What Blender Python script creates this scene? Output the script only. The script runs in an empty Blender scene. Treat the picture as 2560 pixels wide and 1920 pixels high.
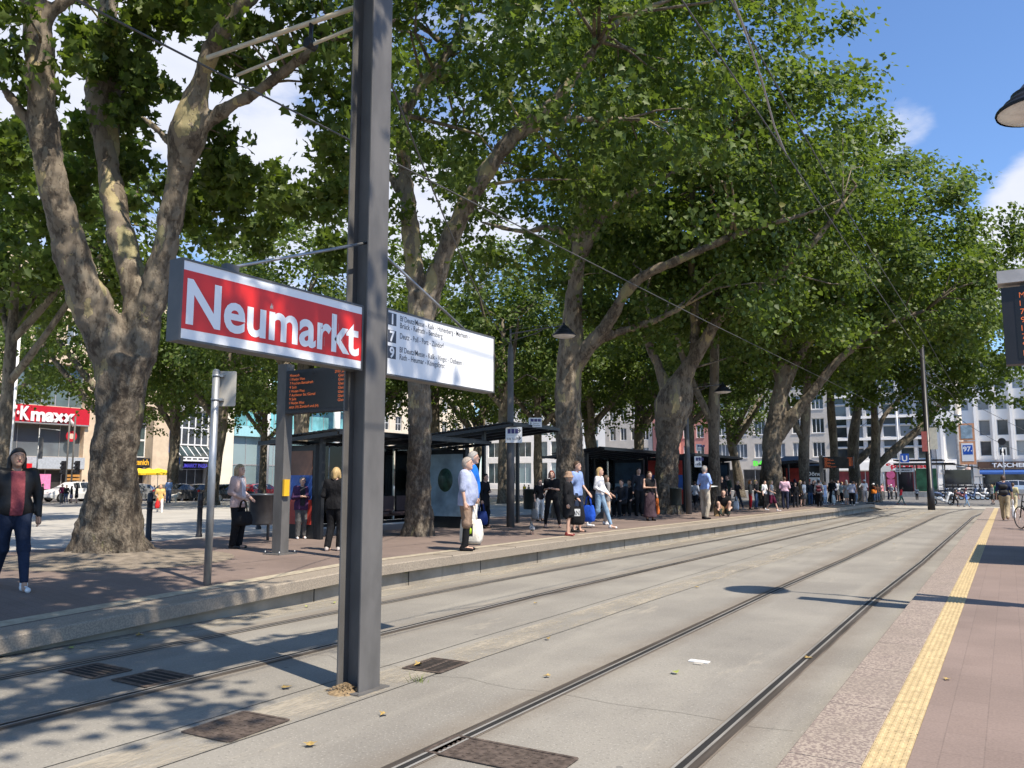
import bpy, bmesh, math, random
import numpy as np
from mathutils import Vector, Matrix
rad = math.radians
sc = bpy.context.scene
COL = sc.collection
random.seed(7)
RNG = np.random.default_rng(11)

# ------------------------------------------------------------------ camera
H = 1.63
cam = bpy.data.cameras.new('camera'); camo = bpy.data.objects.new('camera', cam); COL.objects.link(camo)
cam.sensor_width = 36; cam.lens = 36 * 2000 / 2560; cam.clip_start = .05; cam.clip_end = 3000
YAW, PITCH = rad(31.657), rad(6.843)
camo.location = (0, 0, H); camo.rotation_euler = (math.pi / 2 + PITCH, 0, YAW)
sc.camera = camo
# ------------------------------------------------------------------ sun, sky, exposure
SUN = Vector((1.0, -0.28, 1.56)).normalized()
sl = bpy.data.lights.new('sun', 'SUN'); slo = bpy.data.objects.new('sun', sl); COL.objects.link(slo)
sl.energy = 4.9; sl.angle = rad(.53); sl.color = (1, .905, .77)
slo.rotation_euler = SUN.to_track_quat('Z', 'Y').to_euler(); slo.location = (20, -10, 40)
sc.view_settings.view_transform = 'Standard'; sc.view_settings.look = 'None'
sc.view_settings.exposure = 0.60; sc.view_settings.gamma = 1
w = bpy.data.worlds.new('World'); sc.world = w; w.use_nodes = True
nt = w.node_tree; nt.nodes.clear()


def nn(nt, typ, **kw):
    n = nt.nodes.new(typ)
    for k, v in kw.items():
        if k.startswith('i_'):
            n.inputs[int(k[2:])].default_value = v
        else:
            setattr(n, k, v)
    return n


def math_node(nt, op, a, b=None, clamp=False):
    n = nt.nodes.new('ShaderNodeMath'); n.operation = op; n.use_clamp = clamp
    for i, v in enumerate((a, b)):
        if v is None: continue
        if isinstance(v, (int, float)): n.inputs[i].default_value = v
        else: nt.links.new(v, n.inputs[i])
    return n.outputs[0]


def mixc(nt, f, a, b, mode='MIX'):
    n = nt.nodes.new('ShaderNodeMix'); n.data_type = 'RGBA'; n.blend_type = mode
    for i, v in ((0, f), (6, a), (7, b)):
        if isinstance(v, (int, float)): n.inputs[i].default_value = v
        elif isinstance(v, tuple): n.inputs[i].default_value = (*v[:3], 1)
        else: nt.links.new(v, n.inputs[i])
    return n.outputs[2]


def ramp(nt, v, lo, hi):
    n = nt.nodes.new('ShaderNodeMapRange'); n.interpolation_type = 'SMOOTHSTEP'
    n.inputs[1].default_value = lo; n.inputs[2].default_value = hi
    nt.links.new(v, n.inputs[0]); return n.outputs[0]


FWD = np.array([-.52109464, .84514188, .11914522]); RGT = np.array([.85120515, .52483311, 0]); UPV = np.array([.06253136, -.10141703, .99287684])


def ray(px, py):
    return FWD * 2000 + RGT * (px - 1280) - UPV * (py - 960)


def G(px, py, z=0.0):
    """point of the level z seen at photo position px, py"""
    d = ray(px, py); t = (z - H) / d[2]
    return np.array([0, 0, H]) + d * t


def D(px, py, dep):
    return np.array([0, 0, H]) + ray(px, py) * dep / 2000


K = 2560 / 2212
sky = nn(nt, 'ShaderNodeTexSky', sky_type='NISHITA', sun_disc=False, sun_elevation=math.asin(SUN.z),
         sun_rotation=math.atan2(SUN.x, SUN.y), air_density=1.0, dust_density=.35, ozone_density=2.2)
tc = nn(nt, 'ShaderNodeTexCoord')
mp = nn(nt, 'ShaderNodeMapping'); mp.inputs[3].default_value = (1, 1, 2.2)
nt.links.new(tc.outputs['Generated'], mp.inputs[0])
ns = nn(nt, 'ShaderNodeTexNoise'); ns.inputs['Scale'].default_value = 3.4; ns.inputs['Detail'].default_value = 9; ns.inputs['Roughness'].default_value = .56
nt.links.new(mp.outputs[0], ns.inputs['Vector'])
bias = None
for (d, lo, hi, amt) in ((ray(500, 250), .80, 1.0, .22), (ray(2860, 560), .985, .9985, .42), (ray(2260, 345), .9985, .99995, .07), (ray(1000, 700), .85, 1, .05)):
    d = d / np.linalg.norm(d)
    vm = nn(nt, 'ShaderNodeVectorMath', operation='DOT_PRODUCT'); vm.inputs[1].default_value = tuple(d)
    nt.links.new(tc.outputs['Generated'], vm.inputs[0])
    v = math_node(nt, 'MULTIPLY', ramp(nt, vm.outputs['Value'], lo, hi), amt)
    bias = v if bias is None else math_node(nt, 'ADD', bias, v)
cl = ramp(nt, math_node(nt, 'ADD', ns.outputs[0], bias), .63, .80)
skyc = mixc(nt, 1.0, sky.outputs[0], (.96, 1.14, 1.38), 'MULTIPLY')
ns2 = nn(nt, 'ShaderNodeTexNoise'); ns2.inputs['Scale'].default_value = 8; ns2.inputs['Detail'].default_value = 5
nt.links.new(mp.outputs[0], ns2.inputs['Vector'])
cc = mixc(nt, ns2.outputs[0], (4.4, 4.8, 6.0), (6.6, 6.7, 7.2))
mx = mixc(nt, cl, skyc, cc)
bg = nn(nt, 'ShaderNodeBackground'); bg.inputs[1].default_value = .105
nt.links.new(mx, bg.inputs[0])
ow = nn(nt, 'ShaderNodeOutputWorld'); nt.links.new(bg.outputs[0], ow.inputs[0])
sc.cycles.max_bounces = 7; sc.cycles.transparent_max_bounces = 8; sc.cycles.diffuse_bounces = 3
sc.cycles.glossy_bounces = 3; sc.cycles.transmission_bounces = 4
sc.cycles.caustics_reflective = False; sc.cycles.caustics_refractive = False
sc.cycles.sample_clamp_indirect = 4
sc.cycles.use_denoising = True

# ------------------------------------------------------------------ materials
MATS = {}


def base_mat(name):
    m = bpy.data.materials.new(name); m.use_nodes = True
    nt = m.node_tree; b = nt.nodes['Principled BSDF']
    return m, nt, b


def noise(nt, scale, detail=4, vec=None, rough=.55):
    n = nt.nodes.new('ShaderNodeTexNoise'); n.inputs['Scale'].default_value = scale; n.inputs['Detail'].default_value = detail
    n.inputs['Roughness'].default_value = rough
    if vec is not None: nt.links.new(vec, n.inputs['Vector'])
    return n.outputs[0]


def ocoord(nt, scale=(1, 1, 1)):
    t = nt.nodes.new('ShaderNodeTexCoord'); m = nt.nodes.new('ShaderNodeMapping'); m.inputs[3].default_value = scale
    nt.links.new(t.outputs['Object'], m.inputs[0]); return m.outputs[0]


def bumpn(nt, b, h, strength=.3, dist=.01):
    n = nt.nodes.new('ShaderNodeBump'); n.inputs['Strength'].default_value = strength; n.inputs['Distance'].default_value = dist
    nt.links.new(h, n.inputs['Height']); nt.links.new(n.outputs[0], b.inputs['Normal'])


def M(name, col, rough=.6, metal=0.0, var=.12, scale=6.0, bump=0.0, bdist=.01, spec=.4, coat=0.0, mapping=(1, 1, 1)):
    if name in MATS: return MATS[name]
    m, nt, b = base_mat(name)
    v = ocoord(nt, mapping)
    f = noise(nt, scale, 5, v)
    c = mixc(nt, ramp(nt, f, .3, .7), tuple(x * (1 - var) for x in col), tuple(min(1, x * (1 + var)) for x in col))
    nt.links.new(c, b.inputs['Base Color'])
    rr = nt.nodes.new('ShaderNodeMapRange'); rr.inputs[3].default_value = max(.02, rough - .08); rr.inputs[4].default_value = min(1, rough + .08)
    nt.links.new(f, rr.inputs[0]); nt.links.new(rr.outputs[0], b.inputs['Roughness'])
    b.inputs['Metallic'].default_value = metal
    b.inputs['Specular IOR Level'].default_value = spec
    b.inputs['Coat Weight'].default_value = coat
    if bump: bumpn(nt, b, noise(nt, scale * 4, 6, v), bump, bdist)
    MATS[name] = m
    return m


def EM(name, col, strength=1.0):
    if name in MATS: return MATS[name]
    m, nt, b = base_mat(name)
    b.inputs['Base Color'].default_value = (*[c * .3 for c in col], 1)
    b.inputs['Emission Color'].default_value = (*col, 1); b.inputs['Emission Strength'].default_value = strength
    MATS[name] = m; return m


def GL(name, col=(.03, .04, .045), rough=.05, spec=.8, var=.5, scale=.35):
    """window glass that reflects the square, with a dark uneven room behind it"""
    if name in MATS: return MATS[name]
    m, nt, b = base_mat(name)
    v = ocoord(nt)
    f = noise(nt, scale, 3, v)
    c = mixc(nt, ramp(nt, f, .35, .65), tuple(x * (1 - var) for x in col), tuple(x * (1 + var) for x in col))
    oi = nt.nodes.new('ShaderNodeObjectInfo')      # some rooms have pale blinds or curtains
    wn = nt.nodes.new('ShaderNodeTexWhiteNoise'); wn.noise_dimensions = '3D'; nt.links.new(oi.outputs['Location'], wn.inputs['Vector'])
    c = mixc(nt, math_node(nt, 'MULTIPLY', ramp(nt, wn.outputs['Value'], .45, 1.0), .8), c, tuple(min(.5, x * 4 + .12) for x in col))
    nt.links.new(c, b.inputs['Base Color']); b.inputs['Roughness'].default_value = rough
    b.inputs['Specular IOR Level'].default_value = spec
    MATS[name] = m; return m


def clear_glass(name, tint=(.85, .93, .92)):
    if name in MATS: return MATS[name]
    m = bpy.data.materials.new(name); m.use_nodes = True; nt = m.node_tree; nt.nodes.clear()
    t = nt.nodes.new('ShaderNodeBsdfTransparent'); t.inputs[0].default_value = (*tint, 1)
    g = nt.nodes.new('ShaderNodeBsdfGlossy'); g.inputs['Roughness'].default_value = .04
    lw = nt.nodes.new('ShaderNodeFresnel'); lw.inputs[0].default_value = 1.45
    mx = nt.nodes.new('ShaderNodeMixShader'); o = nt.nodes.new('ShaderNodeOutputMaterial')
    nt.links.new(lw.outputs[0], mx.inputs[0]); nt.links.new(t.outputs[0], mx.inputs[1]); nt.links.new(g.outputs[0], mx.inputs[2])
    nt.links.new(mx.outputs[0], o.inputs[0]); MATS[name] = m; return m


def asphalt_mat():
    m, nt, b = base_mat('track_paving')
    v = ocoord(nt)
    vs = ocoord(nt, (1.0, .12, 1))
    big = noise(nt, .55, 6, v); mid = noise(nt, 5, 5, v); fine = noise(nt, 62, 3, v); strk = noise(nt, 2.2, 5, vs)
    c = mixc(nt, ramp(nt, big, .35, .68), (.198, .183, .158), (.262, .243, .208))
    c = mixc(nt, math_node(nt, 'MULTIPLY', ramp(nt, strk, .5, .72), .5), c, (.300, .278, .235))
    c = mixc(nt, math_node(nt, 'MULTIPLY', ramp(nt, mid, .58, .75), .35), c, (.175, .165, .148))
    c = mixc(nt, math_node(nt, 'MULTIPLY', ramp(nt, fine, .58, .68), .55), c, (.44, .41, .36))
    c = mixc(nt, math_node(nt, 'MULTIPLY', ramp(nt, noise(nt, 38, 3, v), .57, .68), .5), c, (.13, .12, .105))
    vo = nt.nodes.new('ShaderNodeTexVoronoi'); vo.inputs['Scale'].default_value = 1.7; nt.links.new(v, vo.inputs['Vector'])
    spot = math_node(nt, 'LESS_THAN', math_node(nt, 'ADD', vo.outputs['Distance'], math_node(nt, 'MULTIPLY', mid, .05)), .062)
    sel = math_node(nt, 'GREATER_THAN', noise(nt, .9, 2, v), .52)
    c = mixc(nt, math_node(nt, 'MULTIPLY', math_node(nt, 'MULTIPLY', spot, sel), .55), c, (.10, .095, .088))
    sx = nt.nodes.new('ShaderNodeSeparateXYZ'); nt.links.new(v, sx.inputs[0])
    st = None      # brake dust and rust worn into the paving beside the rails
    for xr in (-7.3, -5.77, -3.1, -1.65):
        d = math_node(nt, 'ABSOLUTE', math_node(nt, 'ADD', math_node(nt, 'ADD', sx.outputs['X'], -xr), math_node(nt, 'MULTIPLY', math_node(nt, 'ADD', strk, -.5), .25)))
        e = ramp(nt, d, .34, .06); st = e if st is None else math_node(nt, 'MAXIMUM', st, e)
    c = mixc(nt, math_node(nt, 'MULTIPLY', st, math_node(nt, 'ADD', math_node(nt, 'MULTIPLY', mid, .6), .12)), c, (.15, .118, .085))
    tr_ = noise(nt, 1.3, 6, ocoord(nt, (1.6, .35, 1)), .7)
    c = mixc(nt, math_node(nt, 'MULTIPLY', ramp(nt, tr_, .60, .70), .38), c, (.40, .355, .28))
    c = mixc(nt, math_node(nt, 'MULTIPLY', ramp(nt, noise(nt, .8, 6, ocoord(nt, (2.2, .5, 1)), .7), .60, .72), .35), c, (.13, .118, .10))
    nt.links.new(c, b.inputs['Base Color']); b.inputs['Roughness'].default_value = .85
    bumpn(nt, b, math_node(nt, 'ADD', fine, mid), .5, .006); return m


def paver_mat(name, c1, c2, mortar, bw, bh, msize=.006, rough=.85, rot=0.0):
    m, nt, b = base_mat(name)
    t = nt.nodes.new('ShaderNodeTexCoord'); mp = nt.nodes.new('ShaderNodeMapping'); mp.inputs[2].default_value = (0, 0, rot)
    nt.links.new(t.outputs['Object'], mp.inputs[0])
    br = nt.nodes.new('ShaderNodeTexBrick'); br.inputs['Scale'].default_value = 1
    br.inputs['Brick Width'].default_value = bw; br.inputs['Row Height'].default_value = bh; br.inputs['Mortar Size'].default_value = msize
    br.inputs['Color1'].default_value = (*c1, 1); br.inputs['Color2'].default_value = (*c2, 1); br.inputs['Mortar'].default_value = (*mortar, 1)
    br.inputs['Bias'].default_value = -.2
    nt.links.new(mp.outputs[0], br.inputs['Vector'])
    big = noise(nt, .8, 6, t.outputs['Object']); fine = noise(nt, 60, 3, t.outputs['Object'])
    f = math_node(nt, 'ADD', math_node(nt, 'MULTIPLY', big, .55), math_node(nt, 'MULTIPLY', fine, .5))
    c = mixc(nt, .42, br.outputs[0], mixc(nt, ramp(nt, f, .3, .75), tuple(x * .62 for x in c1), tuple(min(1, x * 1.5) for x in c2)))
    nt.links.new(c, b.inputs['Base Color']); b.inputs['Roughness'].default_value = rough
    bumpn(nt, b, math_node(nt, 'ADD', math_node(nt, 'MULTIPLY', br.outputs['Fac'], -1.0), math_node(nt, 'MULTIPLY', fine, .3)), .4, .004); return m


def granite_mat(name, a, bcol, scale=70):
    m, nt, b = base_mat(name)
    v = ocoord(nt)
    c = mixc(nt, ramp(nt, noise(nt, scale, 4, v), .42, .56), a, bcol)
    c = mixc(nt, math_node(nt, 'MULTIPLY', ramp(nt, noise(nt, 1.5, 5, v), .45, .7), .4), c, tuple(x * .6 for x in a))
    nt.links.new(c, b.inputs['Base Color']); b.inputs['Roughness'].default_value = .75
    bumpn(nt, b, noise(nt, 90, 3, v), .25, .004); return m


def concrete_mat(name, a, bcol):
    m, nt, b = base_mat(name)
    v = ocoord(nt); vz = ocoord(nt, (1, 1, .15))
    c = mixc(nt, ramp(nt, noise(nt, 2.2, 7, v), .32, .68), a, bcol)
    c = mixc(nt, math_node(nt, 'MULTIPLY', ramp(nt, noise(nt, 5, 5, vz), .55, .72), .6), c, tuple(x * .55 for x in a))
    nt.links.new(c, b.inputs['Base Color']); b.inputs['Roughness'].default_value = .88
    bumpn(nt, b, noise(nt, 45, 5, v), .35, .008); return m


def bark_mat(name, base, pale, dark, patch=.60):
    m, nt, b = base_mat(name)
    v = ocoord(nt, (1, 1, .42))
    n1 = noise(nt, 2.6, 5, v, .6); n2 = noise(nt, 1.1, 3, v); n3 = noise(nt, 15, 7, ocoord(nt, (1, 1, .55)), .68)
    g = nt.nodes.new('ShaderNodeSeparateXYZ'); t = nt.nodes.new('ShaderNodeTexCoord'); nt.links.new(t.outputs['Object'], g.inputs[0])
    low = ramp(nt, g.outputs['Z'], 4.6, 1.4)   # rough dark old bark low down, smooth flaking bark higher up
    c = mixc(nt, ramp(nt, n3, .36, .66), dark, base)
    c2 = mixc(nt, ramp(nt, n1, .44, .50), c, tuple(x * 1.28 for x in base))
    n4 = noise(nt, 5.5, 6, ocoord(nt, (1, 1, .36)), .62)      # crisp grey plates of older bark
    c2 = mixc(nt, math_node(nt, 'MULTIPLY', ramp(nt, n4, .525, .54), .62), c2, (base[0] * 1.55, base[1] * 1.6, base[2] * 1.6))
    c2 = mixc(nt, math_node(nt, 'MULTIPLY', ramp(nt, noise(nt, 7.5, 5, ocoord(nt, (1, 1, .3)), .6), .60, .615), .6), c2, dark)
    sharp = ramp(nt, math_node(nt, 'SUBTRACT', n1, math_node(nt, 'MULTIPLY', low, .07)), patch, patch + .012)
    c2 = mixc(nt, math_node(nt, 'MULTIPLY', sharp, .9), c2, mixc(nt, ramp(nt, n2, .42, .58), pale, (pale[0] * .72, pale[1] * .8, pale[2] * .8)))
    c3 = mixc(nt, math_node(nt, 'MULTIPLY', low, ramp(nt, n3, .62, .36)), c2, dark)
    nt.links.new(c3, b.inputs['Base Color']); b.inputs['Roughness'].default_value = .9; b.inputs['Specular IOR Level'].default_value = .15
    hh = math_node(nt, 'ADD', math_node(nt, 'MULTIPLY', n3, math_node(nt, 'ADD', math_node(nt, 'MULTIPLY', low, 1.6), .25)), math_node(nt, 'ADD', math_node(nt, 'MULTIPLY', sharp, -.15), math_node(nt, 'MULTIPLY', ramp(nt, n4, .525, .54), .22)))
    bumpn(nt, b, hh, .9, .05); return m


def leaf_mat(name, a, bcol, tr, mixf=.38):
    m = bpy.data.materials.new(name); m.use_nodes = True; nt = m.node_tree
    b = nt.nodes['Principled BSDF']; o = nt.nodes['Material Output']
    at = nt.nodes.new('ShaderNodeAttribute'); at.attribute_name = 'tint'
    c = mixc(nt, at.outputs['Fac'], a, bcol)
    y = ramp(nt, at.outputs['Fac'], .965, 1.0)
    c = mixc(nt, math_node(nt, 'MULTIPLY', y, .7), c, (.20, .17, .035))
    nt.links.new(c, b.inputs['Base Color']); b.inputs['Roughness'].default_value = .5; b.inputs['Specular IOR Level'].default_value = .28
    t = nt.nodes.new('ShaderNodeBsdfTranslucent')
    nt.links.new(mixc(nt, at.outputs['Fac'], tuple(x * .8 for x in tr), tuple(x * 1.25 for x in tr)), t.inputs[0])
    mx = nt.nodes.new('ShaderNodeMixShader'); mx.inputs[0].default_value = mixf
    nt.links.new(b.outputs[0], mx.inputs[1]); nt.links.new(t.outputs[0], mx.inputs[2]); nt.links.new(mx.outputs[0], o.inputs[0])
    return m


# ------------------------------------------------------------------ mesh building
class MB:
    def __init__(s):
        s.v = []; s.f = []; s.m = []; s.sm = []

    def add(s, vs, fs, mi=0, smooth=False):
        o = len(s.v); s.v += [tuple(map(float, p)) for p in vs]
        for f in fs:
            s.f.append(tuple(i + o for i in f)); s.m.append(mi); s.sm.append(smooth)

    def box(s, a, b, mi=0, rz=0.0, c=None):
        x0, y0, z0 = a; x1, y1, z1 = b
        vs = [(x, y, z) for z in (z0, z1) for x, y in ((x0, y0), (x1, y0), (x1, y1), (x0, y1))]
        if rz:
            cx, cy = c if c else ((x0 + x1) / 2, (y0 + y1) / 2); co, si = math.cos(rz), math.sin(rz)
            vs = [(cx + (x - cx) * co - (y - cy) * si, cy + (x - cx) * si + (y - cy) * co, z) for x, y, z in vs]
        s.add(vs, [(3, 2, 1, 0), (4, 5, 6, 7), (0, 1, 5, 4), (1, 2, 6, 5), (2, 3, 7, 6), (3, 0, 4, 7)], mi)

    def cbox(s, c, d, mi=0, rz=0.0):
        s.box([c[i] - d[i] / 2 for i in range(3)], [c[i] + d[i] / 2 for i in range(3)], mi, rz)

    def rbox(s, a, b, r=.01, mi=0, n=3, axis=2):
        """box with four edges rounded along an axis"""
        ax = [i for i in range(3) if i != axis]
        u0, u1, v0, v1 = a[ax[0]], b[ax[0]], a[ax[1]], b[ax[1]]
        pr = []
        for cu, cv, st in ((u1 - r, v1 - r, 0), (u0 + r, v1 - r, 90), (u0 + r, v0 + r, 180), (u1 - r, v0 + r, 270)):
            for k in range(n + 1):
                t = rad(st + 90 * k / n); pr.append((cu + r * math.cos(t), cv + r * math.sin(t)))
        s.prism(pr, a[axis], b[axis], axis, mi)

    def prism(s, pr, h0, h1, axis=2, mi=0, smooth=False):
        n = len(pr)
        def P(p, h):
            q = [0, 0, 0]; ax = [i for i in range(3) if i != axis]; q[ax[0]] = p[0]; q[ax[1]] = p[1]; q[axis] = h; return q
        vs = [P(p, h0) for p in pr] + [P(p, h1) for p in pr]
        s.add(vs, [tuple(range(n))[::-1], tuple(range(n, 2 * n))], mi)
        o = len(s.v) - 2 * n
        for i in range(n):
            j = (i + 1) % n; s.f.append((o + i, o + j, o + n + j, o + n + i)); s.m.append(mi); s.sm.append(smooth)

    def tube(s, pts, rs, n=10, mi=0, smooth=True, cap=True, lobe=None, jit=0.0):
        pts = [Vector(p) for p in pts]
        if isinstance(rs, (int, float)): rs = [rs] * len(pts)
        o = len(s.v); up = None
        for i, p in enumerate(pts):
            t = (pts[min(i + 1, len(pts) - 1)] - pts[max(i - 1, 0)]).normalized()
            if up is None:
                up = t.orthogonal().normalized()
            else:
                up = (up - t * up.dot(t)); up = up.normalized() if up.length > 1e-6 else t.orthogonal().normalized()
            sd = t.cross(up)
            for k in range(n):
                a = 2 * math.pi * k / n
                r = rs[i] * (1 + (lobe(i, a) if lobe else 0) + (random.uniform(-jit, jit) if jit else 0))
                s.v.append(tuple(p + (up * math.cos(a) + sd * math.sin(a)) * r))
        for i in range(len(pts) - 1):
            for k in range(n):
                a = o + i * n + k; b = o + i * n + (k + 1) % n
                s.f.append((a, b, b + n, a + n)); s.m.append(mi); s.sm.append(smooth)
        if cap:
            s.f.append(tuple(range(o, o + n))[::-1]); s.m.append(mi); s.sm.append(False)
            e = o + (len(pts) - 1) * n
            s.f.append(tuple(range(e, e + n))); s.m.append(mi); s.sm.append(False)

    def lathe(s, prof, n=24, c=(0, 0, 0), mi=0, smooth=True):
        o = len(s.v)
        for r, z in prof:
            for k in range(n):
                a = 2 * math.pi * k / n; s.v.append((c[0] + r * math.cos(a), c[1] + r * math.sin(a), c[2] + z))
        for i in range(len(prof) - 1):
            for k in range(n):
                a = o + i * n + k; b = o + i * n + (k + 1) % n
                s.f.append((a, b, b + n, a + n)); s.m.append(mi); s.sm.append(smooth)

    def wheel(s, c, r, wd, axis=1, n=20, mt=0, mr=1, rim=.68):
        """tyre and rim turning about axis (0 = x, 1 = y)"""
        def ring(rr, off):
            out = []
            for k in range(n):
                a = 2 * math.pi * k / n; q = [c[0], c[1], c[2] + rr * math.sin(a)]
                q[1 - axis] += rr * math.cos(a); q[axis] += off; out.append(q)
            return out
        prof = [(rim * r, -wd * .4), (r * .93, -wd * .5), (r, -wd * .3), (r, wd * .3), (r * .93, wd * .5), (rim * r, wd * .4)]
        o = len(s.v)
        for rr, off in prof: s.v += ring(rr, off)
        for i in range(len(prof) - 1):
            for k in range(n):
                a = o + i * n + k; b = o + i * n + (k + 1) % n; s.f.append((a, b, b + n, a + n)); s.m.append(mt); s.sm.append(True)
        for sg in (-1, 1):
            vs = ring(rim * r, sg * wd * .4) + ring(rim * r * .3, sg * wd * .3) + [[c[0], c[1], c[2]]]
            vs[-1][axis] += sg * wd * .3
            fs = []
            for k in range(n):
                j = (k + 1) % n
                fs.append((k, j, n + j, n + k)); fs.append((n + k, n + j, 2 * n))
            s.add(vs, fs, mr)

    def text(s, body, size, o, ux, uz, mi=0, width=None, bold=0.0, align='LEFT', italic=0.0):
        V, Fs = text_geo(body, bold)
        if len(V) == 0: return
        V = V * size; V[:, 0] += V[:, 1] * italic
        wid = V[:, 0].max() - V[:, 0].min()
        if width: V[:, 0] *= width / wid; wid = width
        x0 = V[:, 0].min()
        sh = {'LEFT': -x0, 'CENTER': -x0 - wid / 2, 'RIGHT': -x0 - wid}[align]
        o = np.array(o, float); ux = np.array(ux, float); uz = np.array(uz, float)
        s.add(o + (V[:, :1] + sh) * ux + V[:, 1:2] * uz, Fs, mi)

    def build(s, name, mats, parent=None, origin=(0, 0, 0), weld=0.0):
        me = bpy.data.meshes.new(name)
        o = np.array(origin, float)
        me.from_pydata((np.array(s.v) - o).tolist(), [], s.f)
        if not isinstance(mats, (list, tuple)): mats = [mats]
        for m in mats: me.materials.append(m)
        me.polygons.foreach_set('material_index', s.m); me.polygons.foreach_set('use_smooth', s.sm)
        me.update()
        ob = bpy.data.objects.new(name, me); COL.objects.link(ob)
        if parent is not None: ob.parent = parent
        else: ob.location = origin
        return ob


_TX = {}


def text_geo(body, bold=0.0):
    k = (body, bold)
    if k not in _TX:
        cu = bpy.data.curves.new('text', 'FONT'); cu.body = body; cu.size = 1; cu.offset = bold; cu.resolution_u = 4
        ob = bpy.data.objects.new('text', cu); COL.objects.link(ob)
        dg = bpy.context.evaluated_depsgraph_get()
        me = bpy.data.meshes.new_from_object(ob.evaluated_get(dg))
        _TX[k] = (np.array([(v.co.x, v.co.y) for v in me.vertices]).reshape(-1, 2), [tuple(p.vertices) for p in me.polygons])
        bpy.data.objects.remove(ob); bpy.data.curves.remove(cu); bpy.data.meshes.remove(me)
    V, F = _TX[k]; return V.copy(), F


def tag(o, label=None, cat=None, group=None, kind=None):
    for k, v in (('label', label), ('category', cat), ('group', group), ('kind', kind)):
        if v: o[k] = v
    return o


def thing(name, label, cat, loc=(0, 0, 0), rz=0.0, group=None):
    o = bpy.data.objects.new(name, None); COL.objects.link(o); o.empty_display_size = .2
    o.location = tuple(loc); o.rotation_euler = (0, 0, rz)
    return tag(o, label, cat, group)


def dup(root, loc, rz=None, label=None, group=None, scale=None, swap=None):
    def cp(o, par):
        c = o.copy(); COL.objects.link(c); c.parent = par
        if swap and o.type == 'MESH':
            for i, s in enumerate(c.material_slots):
                if s.material and s.material.name in swap:
                    nm_ = s.material.name; s.link = 'OBJECT'; s.material = swap[nm_]
        for ch in list(o.children): cp(ch, c)
        return c
    r = cp(root, None); r.location = tuple(loc)
    if rz is not None: r.rotation_euler = (0, 0, rz)
    if scale: r.scale = (scale,) * 3
    if label: r['label'] = label
    if group: r['group'] = group
    return r


def struct(o):
    o['kind'] = 'structure'; return o
# ------------------------------------------------------------------ the ground, the tracks and the platforms
def edge_x(y): return float(np.interp(y, [-10, 16, 28, 32, 38, 50], [-8.02, -7.92, -7.32, -7.06, -6.62, -6.0]))
def rail_b(y): return float(np.interp(y, [-10, 11, 20.7, 29, 40, 60], [-5.77, -5.77, -5.46, -5.18, -4.9, -4.4]))
def rail_c(y): return float(np.interp(y, [-10, 12, 18, 41, 47, 54, 60], [-3.10, -3.10, -3.0, -2.87, -2.62, -1.9, -.9]))
def pz(x, y):
    e = float(np.interp(y, [-4, 3.4, 9.0], [.02, .17, .385])); e = float(np.interp(y, [46, 51], [e, .02])) if y > 46 else e
    t = min(1, max(0, (edge_x(y) - x) / 2.6)); t = t * t * (3 - 2 * t)
    full = .38 if y < 46 else float(np.interp(y, [46, 54], [.38, .06]))
    return e + (full - e) * t
def zp(x): return float(np.interp(x, [-62, -45, -15], [-.12, 0, .36]))


ASPH = asphalt_mat()
STREET = M('street_asphalt', (.135, .13, .122), .9, var=.18, scale=1.4, bump=.2)
PAVE = paver_mat('platform_pavers', (.165, .122, .102), (.195, .146, .122), (.115, .09, .078), .24, .12, .004)
PAVER = paver_mat('right_platform_pavers', (.190, .140, .117), (.214, .160, .135), (.150, .112, .094), .42, .21, .0035, rot=math.pi / 2)
SQ = paver_mat('square_paving', (.36, .34, .30), (.42, .395, .35), (.25, .235, .21), .6, .4, .008)
STONE = granite_mat('kerb_granite', (.35, .29, .235), (.195, .152, .132), 55)
CONC = concrete_mat('platform_concrete', (.235, .205, .16), (.33, .295, .24))
COPE = granite_mat('coping_stone', (.315, .265, .205), (.225, .19, .15), 60)
YEL = M('tactile_yellow', (.45, .345, .185), .65, var=.16, scale=14, bump=.2)
YELP = M('tactile_pale', (.37, .32, .235), .7, var=.2, scale=10)
RAILB = M('rail_brown', (.105, .088, .074), .5, .4, var=.3, scale=3, mapping=(6, .3, 1))
STEEL = M('rail_steel', (.36, .34, .31), .38, .35, var=.25, scale=3, mapping=(6, .3, 1))
RUST = M('rail_bitumen', (.15, .125, .10), .8, var=.35, scale=3, mapping=(8, .5, 1))
GROOVE = M('rail_groove', (.018, .017, .016), .8)
IRON = M('cast_iron', (.115, .088, .072), .7, .35, var=.35, scale=20, bump=.3)
DARK = M('dark_slot', (.012, .011, .010), .9)
def dust_mat():
    m = bpy.data.materials.new('sandy_dust'); m.use_nodes = True; nt = m.node_tree; b = nt.nodes['Principled BSDF']; o = nt.nodes['Material Output']
    v = ocoord(nt, (1.6, .5, 1)); b.inputs['Base Color'].default_value = (.42, .37, .29, 1); b.inputs['Roughness'].default_value = .95
    t = nt.nodes.new('ShaderNodeBsdfTransparent'); x = nt.nodes.new('ShaderNodeMixShader')
    f = ramp(nt, math_node(nt, 'ADD', math_node(nt, 'MULTIPLY', noise(nt, 2.2, 7, v, .7), .75), math_node(nt, 'MULTIPLY', noise(nt, 26, 4, v), .3)), .42, .66)
    nt.links.new(math_node(nt, 'MULTIPLY', f, .75), x.inputs[0]); nt.links.new(t.outputs[0], x.inputs[1]); nt.links.new(b.outputs[0], x.inputs[2]); nt.links.new(x.outputs[0], o.inputs[0]); return m
DUSTY = dust_mat()
DUST = M('sandy_mortar', (.35, .325, .28), .9, var=.16, scale=5, bump=.3)
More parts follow.
